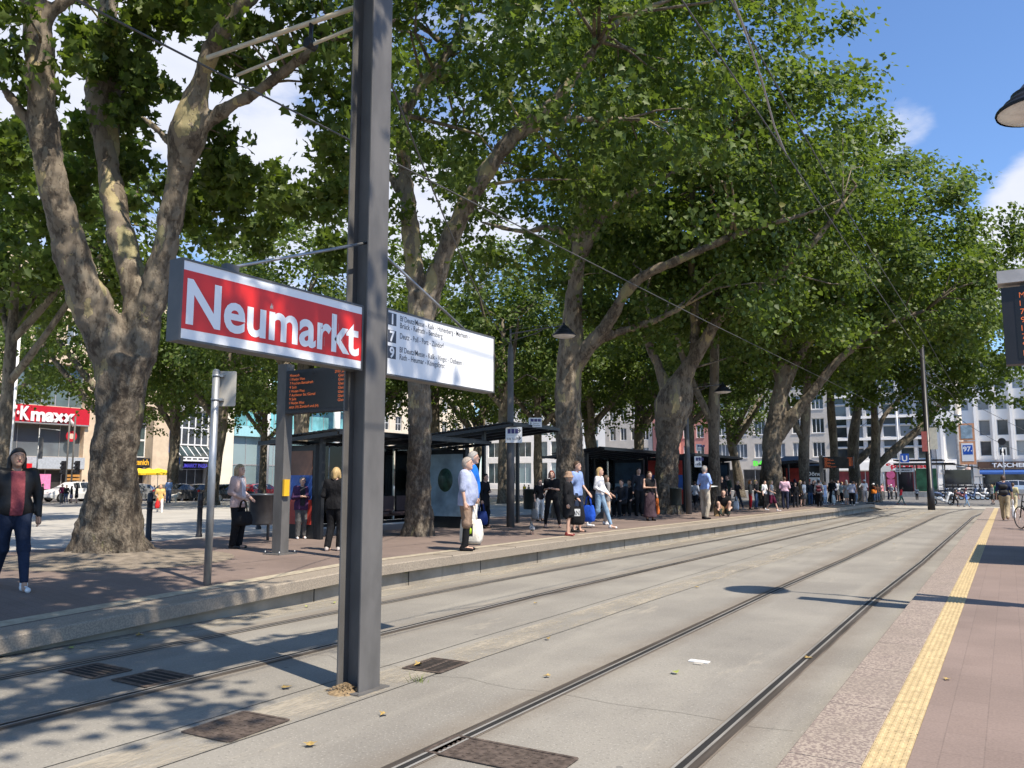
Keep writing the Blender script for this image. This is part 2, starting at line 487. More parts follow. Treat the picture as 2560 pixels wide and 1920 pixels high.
SOIL = M('dry_soil', (.21, .175, .135), .95, var=.3, scale=6, bump=.6, bdist=.03)

mb = MB(); mb.box((-900, -900, -1.2), (900, 900, -.45)); struct(mb.build('ground', STREET))
mb = MB(); mb.box((-8.6, -9, -.3), (-1.12, 51, 0)); struct(mb.build('tram_track', ASPH))
mb = MB(); mb.box((-80, 51, -.3), (60, 112, -.002)); struct(mb.build('road', STREET))
mb = MB(); mb.box((-80, 112, -.3), (60, 119, .12)); struct(mb.build('far_pavement', SQ))
# zebra strip and pale street crossing at the end of the platforms
mb = MB()
for k in range(4): mb.box((-24 + k * .4, 60.5 + k * 3.2, .002), (6, 61.0 + k * 3.2, .003), 0)
mb.box((-9, 52.5, .002), (3, 57.5, .003)); struct(mb.build('crossing_paving', DUST))


def ribbon(name, fx, x0, x1, z, y0, y1, m, st=1.0, thick=None):
    mb = MB(); ys = np.arange(y0, y1 + .01, st); vs = []; fs = []
    for y in ys:
        b = fx(y); vs += [(b + x0, y, z), (b + x1, y, z)]
    for i in range(len(ys) - 1): fs.append((2 * i, 2 * i + 1, 2 * i + 3, 2 * i + 2))
    mb.add(vs, fs); return struct(mb.build(name, m))


for nm, fx, gs, y1 in (('outer', lambda y: rail_b(y) - 1.47, 1, 51), ('inner', rail_b, -1, 51), ('inner', rail_c, 1, 54), ('outer', lambda y: rail_c(y) + 1.46, -1, 54)):
    ribbon('rail_joint', fx, *sorted((-gs * .048, gs * .108)), .004, -6, y1, RUST)
    ribbon('tram_rail', fx, *sorted((-gs * .036, gs * .016)), .0085, -6, y1, RAILB)
    ribbon('rail_head', fx, *sorted((gs * .016, gs * .035)), .0088, -6, y1, STEEL)
    ribbon('rail_groove', fx, *sorted((gs * .035, gs * .078)), .0065, -6, y1, GROOVE)
    ribbon('rail_lip', fx, *sorted((gs * .078, gs * .098)), .0085, -6, y1, STEEL)
ribbon('mortar_strip', lambda y: (rail_b(y) + rail_c(y)) / 2, -.24, .2, .004, -6, 51, DUSTY)
ribbon('mortar_strip', lambda y: edge_x(y), -.1, .34, .004, -6, 46, DUSTY)

for fx in (lambda y: -4.22 + .01 * math.sin(y * 1.7), lambda y: -4.78 + .008 * math.sin(y * 2.3)):
    ribbon('paving_joint', fx, -.004, .004, .003, -5, 49, DARK, .4)
for y_ in (5.6, 13.7, 24.5):
    mb = MB(); n_ = 24; vs = []
    for k in range(n_ + 1):
        x = -7.6 + 6.3 * k / n_; y = y_ + .05 * math.sin(k * 1.9 + y_) + .03 * math.sin(k * 4.1); vs += [(x, y - .002, .0032), (x, y + .002, .0032)]
    mb.add(vs, [(2 * k, 2 * k + 2, 2 * k + 3, 2 * k + 1) for k in range(n_)]); struct(mb.build('paving_crack', M('crack_fill', (.12, .11, .095), .9)))
# left platform, coping, wall, tactile line
ys = list(np.arange(-9, 55, .75))
def sheet(name, cols, m, y0=-9, y1=54.5, st=.75, dz=0.0):
    mb = MB(); yy = np.arange(y0, y1 + .01, st); n = len(cols); vs = []; fs = []
    for y in yy:
        for c in cols:
            x = edge_x(y) + c if c > -6.9 else -15.0
            vs.append((x, y, pz(x, y) + dz))
    for i in range(len(yy) - 1):
        for j in range(n - 1): fs.append((i * n + j, (i + 1) * n + j, (i + 1) * n + j + 1, i * n + j + 1))
    mb.add(vs, fs); return struct(mb.build(name, m))
sheet('left_platform', [-9, -6.8, -5, -3.6, -2.6, -2, -1.5, -1, -.6, -.42], PAVE)
sheet('platform_tactile_strip', [-.66, -.44], YELP, dz=.004, y1=47)
mb = MB(); vs = []; fs = []
prof = [(-.42, 0), (-.015, 0), (0, -.015), (0, -.15), (-.12, -.152)]
for y in ys:
    for c, dz in prof: vs.append((edge_x(y) + c, y, pz(edge_x(y) + c, y) + dz))
n = len(prof)
for i in range(len(ys) - 1):
    for j in range(n - 1): fs.append((i * n + j, (i + 1) * n + j, (i + 1) * n + j + 1, i * n + j + 1))
mb.add(vs, fs); struct(mb.build('platform_coping', COPE))
mb = MB(); vs = []; fs = []
for y in ys:
    x = edge_x(y) - .12; vs += [(x, y, -.2), (x, y, pz(x, y) - .1)]
for i in range(len(ys) - 1): fs.append((2 * i, 2 * i + 1, 2 * i + 3, 2 * i + 2))
mb.add(vs, fs); struct(mb.build('platform_wall', CONC))
mb = MB()
for y in np.arange(8, 47, 2.0):
    x = edge_x(y) - .118; mb.box((x, y - .006, -.1), (x + .004, y + .006, pz(x, y) - .16))
    mb.box((edge_x(y) - .4, y + .99, pz(edge_x(y), y) - .148), (edge_x(y) + .003, y + 1.0, pz(edge_x(y) - .2, y) + .0025))
struct(mb.build('platform_joint', DARK))
# right platform
mb = MB(); mb.box((-.558, -9, -.3), (14, 51, .118)); struct(mb.build('right_platform', PAVER))
mb = MB()
y = -6.0
while y < 51:
    mb.rbox((-1.15, y + .004, -.2), (-.762, y + 1.196, .120), .012, axis=1); y += 1.2
struct(mb.build('kerb', STONE))
mb = MB(); mb.box((-.76, -9, -.2), (-.56, 51, .121))
y = 3.4
while y < 24:
    for k in range(5):
        x = -.742 + k * .0405; s = .013; l = .021
        mb.add([(x - s, y - l, .121), (x + s, y - l, .121), (x + s, y + l, .121), (x - s, y + l, .121), (x - s * .5, y - l * .6, .1275), (x + s * .5, y - l * .6, .1275), (x + s * .5, y + l * .6, .1275), (x - s * .5, y + l * .6, .1275)],
               [(4, 5, 6, 7), (0, 1, 5, 4), (1, 2, 6, 5), (2, 3, 7, 6), (3, 0, 4, 7)])
    y += .0605
struct(mb.build('tactile_paving', YEL))
mb = MB()
y = 3.1
while y < 40: mb.box((-.762, y, .1185), (-.5575, y + .006, .1216)); y += 2.42
struct(mb.build('tactile_joint', DARK))
# the square behind the platform, sloping down to the far street
mb = MB(); vs = []; fs = []
xs = list(np.linspace(-62, -15, 14))
for x in xs: vs += [(x, -60, zp(x)), (x, 54.4, zp(x)), (x, 112, min(zp(x), 0.0) - .003 if x > -45 else zp(x))]
for i in range(len(xs) - 1): fs += [(3 * i, 3 * i + 3, 3 * i + 4, 3 * i + 1)]
mb.add(vs, fs); struct(mb.build('square', SQ))
mb = MB(); mb.box((-76.5, -60, -.6), (-62, 112, -.13)); struct(mb.build('north_road', STREET))
mb = MB(); mb.box((-80, -60, -.5), (-76.5, 112, -.01)); struct(mb.build('north_pavement', SQ))
mb = MB(); vs = [(-12.3 + math.cos(a) * r * 1.15, 7.75 + math.sin(a) * r, .384 + dz) for r, dz in ((1.75, 0.0), (1.1, .05), (.5, .12)) for a in np.linspace(0, 2 * math.pi, 24, endpoint=False)]
mb.add(vs, [(24 * i + k, 24 * i + (k + 1) % 24, 24 * i + 24 + (k + 1) % 24, 24 * i + 24 + k) for i in range(2) for k in range(24)], smooth=True)
struct(mb.build('bare_soil', SOIL))

# covers and grates let into the track
def grate(px, py, lx, ly, rz, label, slots, cat='drain grate', rows=1, plate=False, name='drain_grate'):
    p = G(px, py); t = thing(name, label, cat, (p[0], p[1], 0), rz)
    mb = MB(); mb.box((-lx / 2, -ly / 2, -.02), (lx / 2, ly / 2, .0065), 0)
    for s in (-1, 1):
        mb.box((-lx / 2, s * ly / 2 - .012, .0066), (lx / 2, s * ly / 2 + .012, .011)); mb.box((s * lx / 2 - .012, -ly / 2, .0066), (s * lx / 2 + .012, ly / 2, .0105))
    fr_ = mb; mb = MB()
    if plate:
        for i in range(9):
            for j in range(6): fr_.box((-lx * .42 + i * lx * .1, -ly * .38 + j * ly * .145, .0068), (-lx * .42 + i * lx * .1 + .02, -ly * .38 + j * ly * .145 + .02, .0095))
        pass
    else:
        for r in range(rows):
            x0 = -lx * .45 + r * lx * .9 / rows
            for i in range(slots):
                y = -ly * .42 + (i + .25) * ly * .84 / slots
                mb.box((x0 + .01, y, .0068), (x0 + lx * .9 / rows - .02, y + ly * .84 / slots * .55, .0085))
        mb.build('slots', DARK, t)
    fr_.build('frame', IRON, t)
    return t
grate(592, 1817, .42, .52, .06, 'rusty square drain cover between the tracks in front of the grey sign post', 6, plate=True, cat='drain cover', name='drain_cover')
grate(1090, 1665, .38, .46, .05, 'slotted iron gully grate on the pale strip right of the grey sign post', 9, rows=2)
grate(1250, 1890, .85, .34, .03, 'long dark iron track box cover between the rails at the bottom of the photo', 2, plate=True, cat='track cover', name='track_cover')
grate(382, 1697, .46, .42, 0, 'shaded slotted iron grate beside the inner rail of the left track', 5, rows=1)
grate(238, 1678, .50, .34, 0, 'shaded ribbed iron grate next to the outer rail of the left track', 5, rows=1)
p = G(1748, 1655); mb = MB(); mb.box((-.09, -.04, 0), (.09, .04, .008)); mb.box((-.02, -.12, 0), (.06, -.05, .006), 1)
tag(mb.build('survey_marker', [M('white_paint', (.78, .77, .74), .6), DUST], None, (0, 0, 0)), 'small white marker plate set in the paving between the right rails', 'marker').location = (p[0], p[1], .002)
# ------------------------------------------------------------------ sign post, boards, lamps, masts
POST = M('dark_grey_paint', (.122, .117, .112), .55, .05, var=.16, scale=5, spec=.3, mapping=(1, 1, .4))
GREY = M('sign_grey', (.10, .098, .097), .45, .3, var=.1, scale=6)
WHITE = M('sign_white', (.80, .80, .79), .35, var=.03, scale=3)
RED = M('sign_red', (.62, .022, .016), .33, var=.06, scale=3)
BLACK = M('sign_black', (.018, .018, .022), .4)
INK = M('sign_ink', (.05, .055, .07), .45)
GALV = M('galvanised', (.36, .37, .38), .45, .7, var=.2, scale=7, mapping=(1, 1, .3))
PLATE = M('sign_back', (.40, .38, .34), .6, var=.1, scale=4)
LED = EM('led_orange', (1.0, .22, .05), .42)
SCREEN = M('led_screen', (.012, .011, .012), .3)
LAMPW = M('lamp_glass', (.80, .80, .78), .3)
BLUE = M('sign_blue', (.02, .09, .42), .4)

root = thing('sign_post', 'tall dark grey steel H post between the tracks carrying the station signs', 'post', (-4.455, 4.92, 0))
mb = MB()
for s in (-1, 1): mb.rbox((s * .111 - .009, -.12, -.1), (s * .111 + .009, .12, 9.5), .004)
mb.box((-.102, -.007, -.1), (.102, .007, 9.5)); mb.build('beam', POST, root)
mb = MB(); mb.box((-.17, -.18, 0), (.17, .18, .012)); mb.build('base_plate', POST, root)
for s in (-1, 1):
    mb = MB(); mb.tube([(.03, s * .02, 3.60), (.03, s * (1.42 if s < 0 else 1.44), 3.06)], .012, 8); mb.build('tie_rod', GALV, root)
    mb = MB(); mb.box((.0, s * 1.4 - .05, 3.03), (.06, s * 1.4 + .05, 3.085)); mb.build('rod_bracket', GREY, root)
# cantilever arms of the overhead line
for z0, z1, xe, r in ((5.88, 6.0, -2.22, .023), (5.70, 5.68, -1.75, .016)):
    mb = MB(); mb.tube([(-.12, 0, z0 - .1), (xe, 0, z1 - .1)], r, 10); mb.build('cantilever_arm', M('arm_cream', (.58, .50, .36), .5), root)
mb = MB(); mb.tube([(-.75, 0, 5.83), (-.75, 0, 5.56)], .02, 8); mb.tube([(-.75, -.05, 5.6), (-.75, .05, 5.6)], .05, 8); mb.build('insulator', BLACK, root)
mb = MB()
for k in range(160):
    a, r = random.uniform(0, 6.3), abs(random.gauss(0, .075)); x, y = -.02 + r * math.cos(a), -.13 + r * math.sin(a) * .8
    z = max(.005, .06 - r * .4); l = .02; b = random.uniform(0, 3.1)
    mb.add([(x - l * math.cos(b), y - l * math.sin(b), z), (x + l * math.cos(b), y + l * math.sin(b), z + .012), (x + .008, y + .008, z + .015)], [(0, 1, 2)])
mb.lathe([(.13, 0), (.09, .015), (.05, .03), (0, .035)], 14, (-.02, -.13, 0))
tag(mb.build('leaf_litter', M('dead_leaves', (.24, .17, .095), .9, var=.4, scale=30), None, (0, 0, 0)), 'small brown heap of dry leaves at the foot of the grey sign post', 'leaf heap').location = (-4.455, 4.92, 0)

# name sign: local x runs along the track, the face looks to local -y
CAP = text_geo('N', 0)[0][:, 1].max()
def signbox(name, label, loc, L, z0, z1, th=.12):
    t = thing(name, label, 'sign', loc, math.pi / 2)
    mb = MB(); mb.box((0, 0, z0), (L, th, z1)); mb.build('case', GREY, t)
    fr = .014; mb = MB()
    mb.box((0, -.008, z0), (L, 0, z0 + fr)); mb.box((0, -.008, z1 - fr), (L, 0, z1)); mb.box((0, -.008, z0 + fr), (fr, 0, z1 - fr)); mb.box((L - fr, -.008, z0 + fr), (L, 0, z1 - fr))
    mb.build('frame', GREY, t)
    mb = MB(); mb.box((fr, -.003, z0 + fr), (L - fr, -.0005, z1 - fr)); mb.build('panel', WHITE, t)
    return t
X = (1, 0, 0); Z = (0, 0, 1)
sg = signbox('station_sign', 'red and white station sign reading Neumarkt on the grey post', (-4.365, 3.10, 0), 1.68, 2.50, 3.03)
mb = MB(); hh = .53
mb.box((.015, -.0045, 2.50 + hh * .145), (1.665, -.0032, 2.50 + hh * .86)); mb.build('red_band', RED, sg)
mb = MB(); mb.text('Neumarkt', .275 / CAP, (.045, -.0062, 2.50 + hh * .225), X, Z, 0, width=1.59, bold=.025); mb.build('lettering', WHITE, sg)
mb = MB()
for k in range(7):
    x = 1.15 + random.uniform(0, .4); z = 2.72 + random.uniform(-.1, .15); mb.box((x, -.0068, z), (x + .0025, -.0065, z + random.uniform(.05, .12)))
for k in range(5): mb.box((.72 + k * .005, -.0068, 2.83 + k % 2 * .01), (.725 + k * .005, -.0065, 2.85 + k % 3 * .01))
mb.build('scratches', M('scratch', (.5, .42, .4), .7), sg)
s2 = signbox('direction_sign', 'long white sign listing the lines 1, 7 and 9 on the grey post', (-4.365, 5.07, 0), 1.66, 2.50, 3.07)
def zz(f): return 3.07 - .57 * f
mb = MB()
for n, f0 in (('1', .06), ('7', .32), ('9', .56)): mb.box((.02, -.0045, zz(f0 + .185)), (.125, -.0032, zz(f0)))
mb.build('number_plates', INK, s2)
mb = MB()
for n, f0 in (('1', .06), ('7', .32), ('9', .56)): mb.text(n, .085 / CAP, (.0725, -.0056, zz(f0 + .165)), X, Z, 0, bold=.03, align='CENTER')
mb.build('numbers', WHITE, s2)
mb = MB()
for s, f, wd in (('Bf Deutz/Messe - Kalk - Höhenberg - Merheim -', .15, 1.10), ('Brück - Refrath - Bensberg', .255, .64), ('Deutz - Poll - Porz - Zündorf', .415, .66), ('Bf Deutz/Messe - Kalk - Vingst - Ostheim -', .625, 1.0), ('Rath - Heumar - Königsforst', .735, .68)):
    mb.text(s, .047 / CAP, (.175, -.0045, zz(f)), X, Z, 0, width=wd * .95, bold=.004)
mb.build('lettering', INK, s2)

# electronic departure boards
def board(name, label, loc, wd, z0, z1, rows, cols, colz, btn=None, topbar=False, rz=0.0, group=None, pad=.05):
    t = thing(name, label, 'departure board', loc, rz, group)
    for cx in cols:
        mb = MB(); mb.rbox((cx - .11, -.09, 0), (cx + .11, .09, colz), .008); mb.build('column', POST, t)
        mb = MB(); mb.box((cx - .2, -.2, 0), (cx + .2, .2, .015)); mb.build('base_plate', POST, t)
        for a in (-1, 1):
            for b in (-1, 1): mb = MB(); mb.tube([(cx + a * .17, b * .17, .015), (cx + a * .17, b * .17, .06)], .012, 8); mb.build('anchor_bolt', GALV, t)
    x0, x1 = wd
    mb = MB(); mb.rbox((x0, -.10, z0), (x1, .10, z1), .012, axis=1); mb.build('case', BLACK, t)
    mb = MB(); mb.box((x0 + pad, -.104, z0 + .06), (x1 - pad, -.101, z1 - .05)); n = len(rows); H2 = z1 - z0 - .13
    for i, (a, b) in enumerate(rows):
        z = z1 - .055 - H2 * (i + .85) / n; s = H2 / n * .66 / CAP
        if a: mb.text(a, s, (x0 + pad + .05, -.107, z), X, Z, 1, width=min(len(a) * s * .42, (x1 - x0) * .68), bold=-.008)
        if b: mb.text(b, s, (x1 - .08, -.107, z), X, Z, 1, width=len(b) * s * .42, align='RIGHT', bold=-.008)
    mb.build('screen', [SCREEN, LED], t)
    if topbar:
        mb = MB(); mb.box((x0 - .03, -.14, z1 + .05), (x1 + .03, .14, z1 + .2)); mb.build('light_bar', M('light_bar_grey', (.42, .41, .40), .5), t)
        mb = MB(); mb.box((x0 + .2, -.05, z1 - .005), (x1 - .2, .05, z1 + .055)); mb.build('bracket', POST, t)
    if btn:
        mb = MB(); mb.rbox((cols[0] + .1, -.10, .98), (cols[0] + .17, .02, 1.26), .02); mb.build('call_button', M('button_yellow', (.75, .42, .02), .4), t)
    return t
ROWS = [('Mittwoch', '29.07.2020'), ('1 Weiden West', 'Gleis 3'), ('7 Frechen-Benzelrath', 'Gleis 3'), ('9 Sülz', 'Gleis 3'), ('1 Weiden West', 'Gleis 3'), ('7 Aachener Str./Gürtel', 'Gleis 3'), ('9 Sülz', 'Gleis 3'), ('1 Weiden West', 'Gleis 3'), ('setzt (H) Zündorf und (H)', '')]
board('departure_board', 'black electronic departure board with orange text behind the red station sign', (-10.63, 9.72, .38), (.12, 1.62), 2.38, 3.12, ROWS, [0, 1.74], 3.25, btn=True)
board('departure_board', 'black departure board under a grey light bar cut off at the right edge', (.06, 11.1, .12), (0, 1.7), 2.86, 3.78, ROWS[:8], [1.95], 4.0, topbar=True, pad=.13)
p = D(2096, 1157, 51)
board('departure_board', 'distant departure board with lines of orange text above the waiting crowd', (p[0], p[1], .36), (-.92, .92), 2.0, 2.75, ROWS, [-1.05], 2.85)

# street lamps with bell-shaped heads on arms
def lamp(label, loc, h, arm, rz, dia=.66, group='bell lamps on the platforms'):
    t = thing('street_lamp', label, 'street lamp', loc, rz, group)
    mb = MB(); mb.tube([(0, 0, 0), (0, 0, 2.2), (0, 0, 2.25), (0, 0, h - .5), (0, 0, h - .3)], [.11, .105, .09, .08, .04], 14)
    mb.tube([(0, 0, h - .32), (0, 0, h + .12)], .03, 8); mb.build('pole', POST, t)
    mb = MB(); mb.tube([(0, 0, h - .02), (arm * .6, 0, h + .06), (arm, 0, h + .10)], .02, 8); mb.tube([(0, 0, h - .22), (arm * .5, 0, h - .05), (arm * .62, 0, h + .05)], .013, 8); mb.tube([(0, 0, h + .1), (arm, 0, h + .16)], .006, 6)
    mb.build('arm', POST, t)
    r = dia / 2; c = (arm, 0, h - .19 - (dia - .66) * .6); mb = MB()
    mb.lathe([(a_, b_ * r / .33) for a_, b_ in [(r * .98, .0), (r, .02), (r * .97, .04), (r * .80, .075), (r * .80, .095), (r * .72, .10), (r * .62, .15), (r * .62, .17), (r * .52, .175), (r * .34, .25), (r * .15, .30), (.03, .31), (.03, .36)]], 28, c)
    mb.build('lamp_shade', BLACK, t)
    mb = MB(); mb.lathe([(0, -.055), (r * .5, -.045), (r * .86, -.012), (r * .95, .015)], 28, c); mb.build('diffuser', LAMPW, t)
    return t
lamp('bell lamp on a dark pole with two white direction signs beside the second shelter', (-11.39, 18.4, .38), 5.25, 1.55, .15)
lamp('bell lamp on a slim dark pole in front of the red and blue advert panel', (-10.16, 28.96, .38), 4.7, 1.35, .35)
lamp('large bell lamp reaching in at the right edge against the blue sky', (2.0, 11.25, .12), 6.32, -1.40, 0, dia=.94)
def wayfinding(label, loc, rz, w_, h_, kind):
    t = thing('direction_sign', label, 'sign', loc, rz, 'white direction boards on the lamp poles')
    mb = MB(); mb.box((-w_ / 2, -.015, 0), (w_ / 2, .015, h_)); mb.build('panel', WHITE, t)
    mb = MB()
    if kind == 0:
        mb.text('→', .2, (w_ / 2 - .16, -.0165, h_ * .62), X, Z, 0, width=.13, bold=.02); mb.text('→', .2, (w_ / 2 - .16, -.0165, h_ * .15), X, Z, 0, width=.13, bold=.02)
        mb.text('Tickets', .09, (-.06, -.0165, h_ * .16), X, Z, 0, width=.2); mb.text('KVB', .09, (-w_ / 2 + .03, -.0165, h_ * .16), X, Z, 0, width=.11, bold=.02)
        mb.box((-w_ / 2 + .02, -.0165, h_ * .48), (w_ / 2 - .02, -.0155, h_ * .49))
    else:
        mb.text('↗', .14, (-w_ / 2 + .02, -.0165, h_ * .6), X, Z, 0, width=.07); mb.text('↑', .14, (-w_ / 2 + .03, -.0165, h_ * .15), X, Z, 0, width=.05)
        mb.text('Zentrum', .06, (-.06, -.0165, h_ * .32), X, Z, 0, width=.16); mb.text('Domplatte', .06, (-.06, -.0165, h_ * .12), X, Z, 0, width=.2)
    mb.build('lettering', INK, t)
    mb = MB()
    for i in range(3): mb.box((-w_ / 2 + .05 + i * .1, -.0175, h_ * .58), (-w_ / 2 + .135 + i * .1, -.0155, h_ * .88))
    mb.build('pictograms', M('pictogram_blue', (.06, .055, .16), .5), t)
    return t
wayfinding('lower white sign with two arrows on the nearer bell lamp pole', (-11.2, 18.26, 2.62), .55, .44, .42, 0)
wayfinding('upper white sign on the shelter roof edge beside the nearer lamp pole', (-11.05, 19.15, 3.08), .55, .36, .26, 1)
q = D(1745, 1160, 29.5); wayfinding('white sign on the lamp pole in front of the red and blue advert', (q[0], q[1], 2.1), .55, .26, .40, 0)
q = D(1747, 1128, 31); wayfinding('small white sign above the one on the farther lamp pole', (q[0], q[1], 2.75), .55, .2, .26, 1)

# galvanised pole with the back of a sign plate
t = thing('sign_pole', 'galvanised pole near the platform edge with the back of a sign plate', 'sign', (-8.67, 6.75, pz(-8.67, 6.75)), .55)
mb = MB(); mb.tube([(0, 0, 0), (0, 0, 2.72)], .047, 16); mb.tube([(0, 0, 2.72), (0, 0, 2.745)], [.047, .03], 16); mb.build('pole', GALV, t)
mb = MB(); mb.rbox((-.02, .075, 2.27), (.235, .085, 2.73), .02, axis=1); mb.build('sign_plate', PLATE, t)
for z in (2.35, 2.66):
    mb = MB(); mb.tube([(0, 0, z - .015), (0, 0, z + .015)], .053, 14); mb.box((.03, -.01, z - .015), (.09, .08, z + .015)); mb.build('clamp', GALV, t)

# bollards
def bollard(label, loc):
    t = thing('bollard', label, 'bollard', loc, 0, 'black bollards at the back of the platform')
    mb = MB(); mb.lathe([(.075, 0), (.07, .06), (.058, .08), (.056, .78), (.066, .80), (.066, .84), (.056, .86), (.058, .95), (.045, 1.0), (0, 1.01)], 16); mb.build('shaft', BLACK, t)
    mb = MB(); mb.lathe([(.0585, .64), (.063, .65), (.063, .68), (.0585, .69)], 16); mb.build('ring', BLACK, t)
bollard('black bollard standing just right of the big near tree trunk', G(370, 1352, .36))
bollard('black bollard left of the galvanised sign pole', G(497, 1342, .36))
bollard('black bollard half hidden behind the woman in the pink jacket', G(646, 1323, .36))
# litter bins
def bin_(label, loc, rz, mt, r=.21):
    t = thing('litter_bin', label, 'litter bin', loc, rz)
    mb = MB(); mb.tube([(0, .12, 0), (0, .12, .95)], .03, 10); mb.build('post', POST, t)
    mb = MB(); mb.lathe([(0, .34), (r * .92, .34), (r, .37), (r, .93), (r * 1.04, .93), (r * 1.04, .97), (r * .93, .97), (r * .9, .75), (0, .75)], 22, (0, -.1, 0)); mb.build('bin', mt, t)
bin_('grey metal litter bin beside the near departure board column', G(660, 1352, .38), .2, M('bin_grey', (.14, .15, .16), .35, .6), .27)
bin_('dark green litter bin in front of the second big trunk', G(1328, 1300, .38), .2, M('bin_dark', (.03, .042, .04), .5))
bin_('dark litter bin between the trunk and the advert panel', G(1692, 1287, .38), .2, MATS['bin_dark'])

# overhead line masts and signals
t = thing('catenary_mast', 'tall black overhead line mast standing beside the far end of the right track', 'mast', (-3.7, 49.8, 0))
mb = MB(); mb.tube([(0, 0, 0), (0, 0, 1.2), (0, 0, 1.22), (0, 0, 9.5)], [.19, .18, .155, .12], 14); mb.build('pole', BLACK, t)
mb = MB(); mb.box((-.27, -.16, 3.2), (.0, -.13, 4.3)); mb.build('line_sign', M('sign_rose', (.42, .12, .11), .5), t)
mb = MB(); mb.box((.12, -.1, 3.3), (.5, -.08, 4.5)); mb.build('timetable', M('timetable_cream', (.6, .58, .5), .5), t)
q = D(2408, 1242, 92); t = thing('catenary_mast', 'tall cream concrete mast in front of the white building', 'mast', (q[0], q[1], 0))
mb = MB(); mb.tube([(0, 0, 0), (0, 0, 3), (0, 0, 3.1), (0, 0, 17)], [.48, .46, .42, .33], 16); mb.build('pole', M('mast_concrete', (.52, .47, .40), .8, var=.15, scale=3), t)
mb = MB(); mb.tube([(0, 0, 3.0), (0, 0, 3.25)], .52, 16); mb.tube([(0, 0, 9), (0, 0, 9.2)], .43, 16); mb.build('collar', GALV, t)
q = G(2515, 1246, .1); t = thing('tram_signal', 'slim tram signal with a round black lamp and a white H plate', 'signal', (q[0], q[1], .1))
mb = MB(); mb.tube([(0, 0, 0), (0, 0, 4.4)], .05, 10); mb.build('pole', GALV, t)
mb = MB(); mb.lathe([(0, -.1), (.28, -.1), (.3, 0), (.28, .1), (0, .1)], 18, (0, 0, 4.75)); mb.tube([(0, -.32, 4.75), (0, .05, 4.75)], .3, 16); mb.build('signal_head', BLACK, t)
mb = MB(); mb.box((-.3, -.04, 3.55), (.3, -.01, 4.25)); mb.text('H', .62, (0, -.045, 3.66), X, Z, 1, bold=.05, align='CENTER'); mb.build('stop_plate', [WHITE, BLACK], t)

# wires of the overhead line, one object for each wire
CABLE = M('cable_grey', (.09, .09, .09), .6, .2); CABLEL = M('cable_pale', (.34, .33, .33), .5)
def wire(label, pts, r=.012, m=CABLE, sag=0.0, name='overhead_wire'):
    a = [np.array(p, float) for p in pts]; out = []
    for i in range(len(a) - 1):
        for k in range(9):
            s = k / 8; q = a[i] * (1 - s) + a[i + 1] * s; q[2] -= sag * 4 * s * (1 - s)
            if not (i and k == 0): out.append(q)
    mb = MB(); mb.tube(out, r, 6, cap=False); o = mb.build(name, m); tag(o, label, 'overhead wire', 'wires of the tram overhead line')
wire('contact wire hanging over the right track, lower of the two running into the distance', [(-2.05, -3, 5.6), (-2.08, 12, 5.6), (-2.15, 30, 5.6), (-2.0, 50, 5.6)], .008)
wire('carrier wire above the contact wire of the right track', [(-2.05, -3, 6.9), (-2.08, 13, 6.25), (-2.15, 30, 6.6), (-2.0, 50, 6.3)], .009, sag=.1)
wire('thick pale feeder cable looping down onto the right contact wire', [(-2.02, 6.9, 6.55), (-2.0, 7.9, 6.12), (-2.03, 8.5, 5.98), (-2.07, 9.2, 5.72), (-2.08, 9.8, 5.6)], .012, CABLEL)
wire('contact wire over the left track behind the grey sign post', [(-6.6, -2, 5.75), (-6.6, 5, 5.75), (-6.4, 20, 5.7), (-5.8, 50, 5.7)], .011)
wire('thin cross wire from the grey post to the nearer bell lamp', [(-4.455, 5.04, 5.3), (-11.4, 18.4, 5.3)], .010, sag=.35)
wire('cross wire from the black mast to the cream mast', [(-3.7, 49.8, 7.6), (D(2408, 1000, 92)[0], D(2408, 1000, 92)[1], 11)], .03)
wire('wire crossing in front of the white building below the roof', [D(2150, 1069, 60), (-3.7, 49.8, 7.2), D(2560, 1075, 80)], .02)
wire('wire crossing low in front of the white building', [(-3.7, 49.8, 6.4), D(2560, 1130, 90)], .02, sag=.5)
# ------------------------------------------------------------------ shelters on the left platform
SHEL = M('shelter_black', (.022, .023, .026), .35, .3)
PANE = clear_glass('shelter_glass')
ADBLUE = M('poster_blue', (.05, .13, .42), .4, var=.4, scale=1.6); ADRED = M('poster_red', (.45, .05, .035), .4, var=.25, scale=2); ADBR = M('poster_brown', (.26, .12, .07), .45, var=.3, scale=2)
ADDK = M('poster_dark', (.03, .05, .075), .3, var=.6, scale=1.5); ADGR = M('poster_green', (.06, .17, .08), .35, var=.4, scale=1.6)
ADLT = M('poster_pale', (.30, .40, .46), .4, var=.3, scale=2)


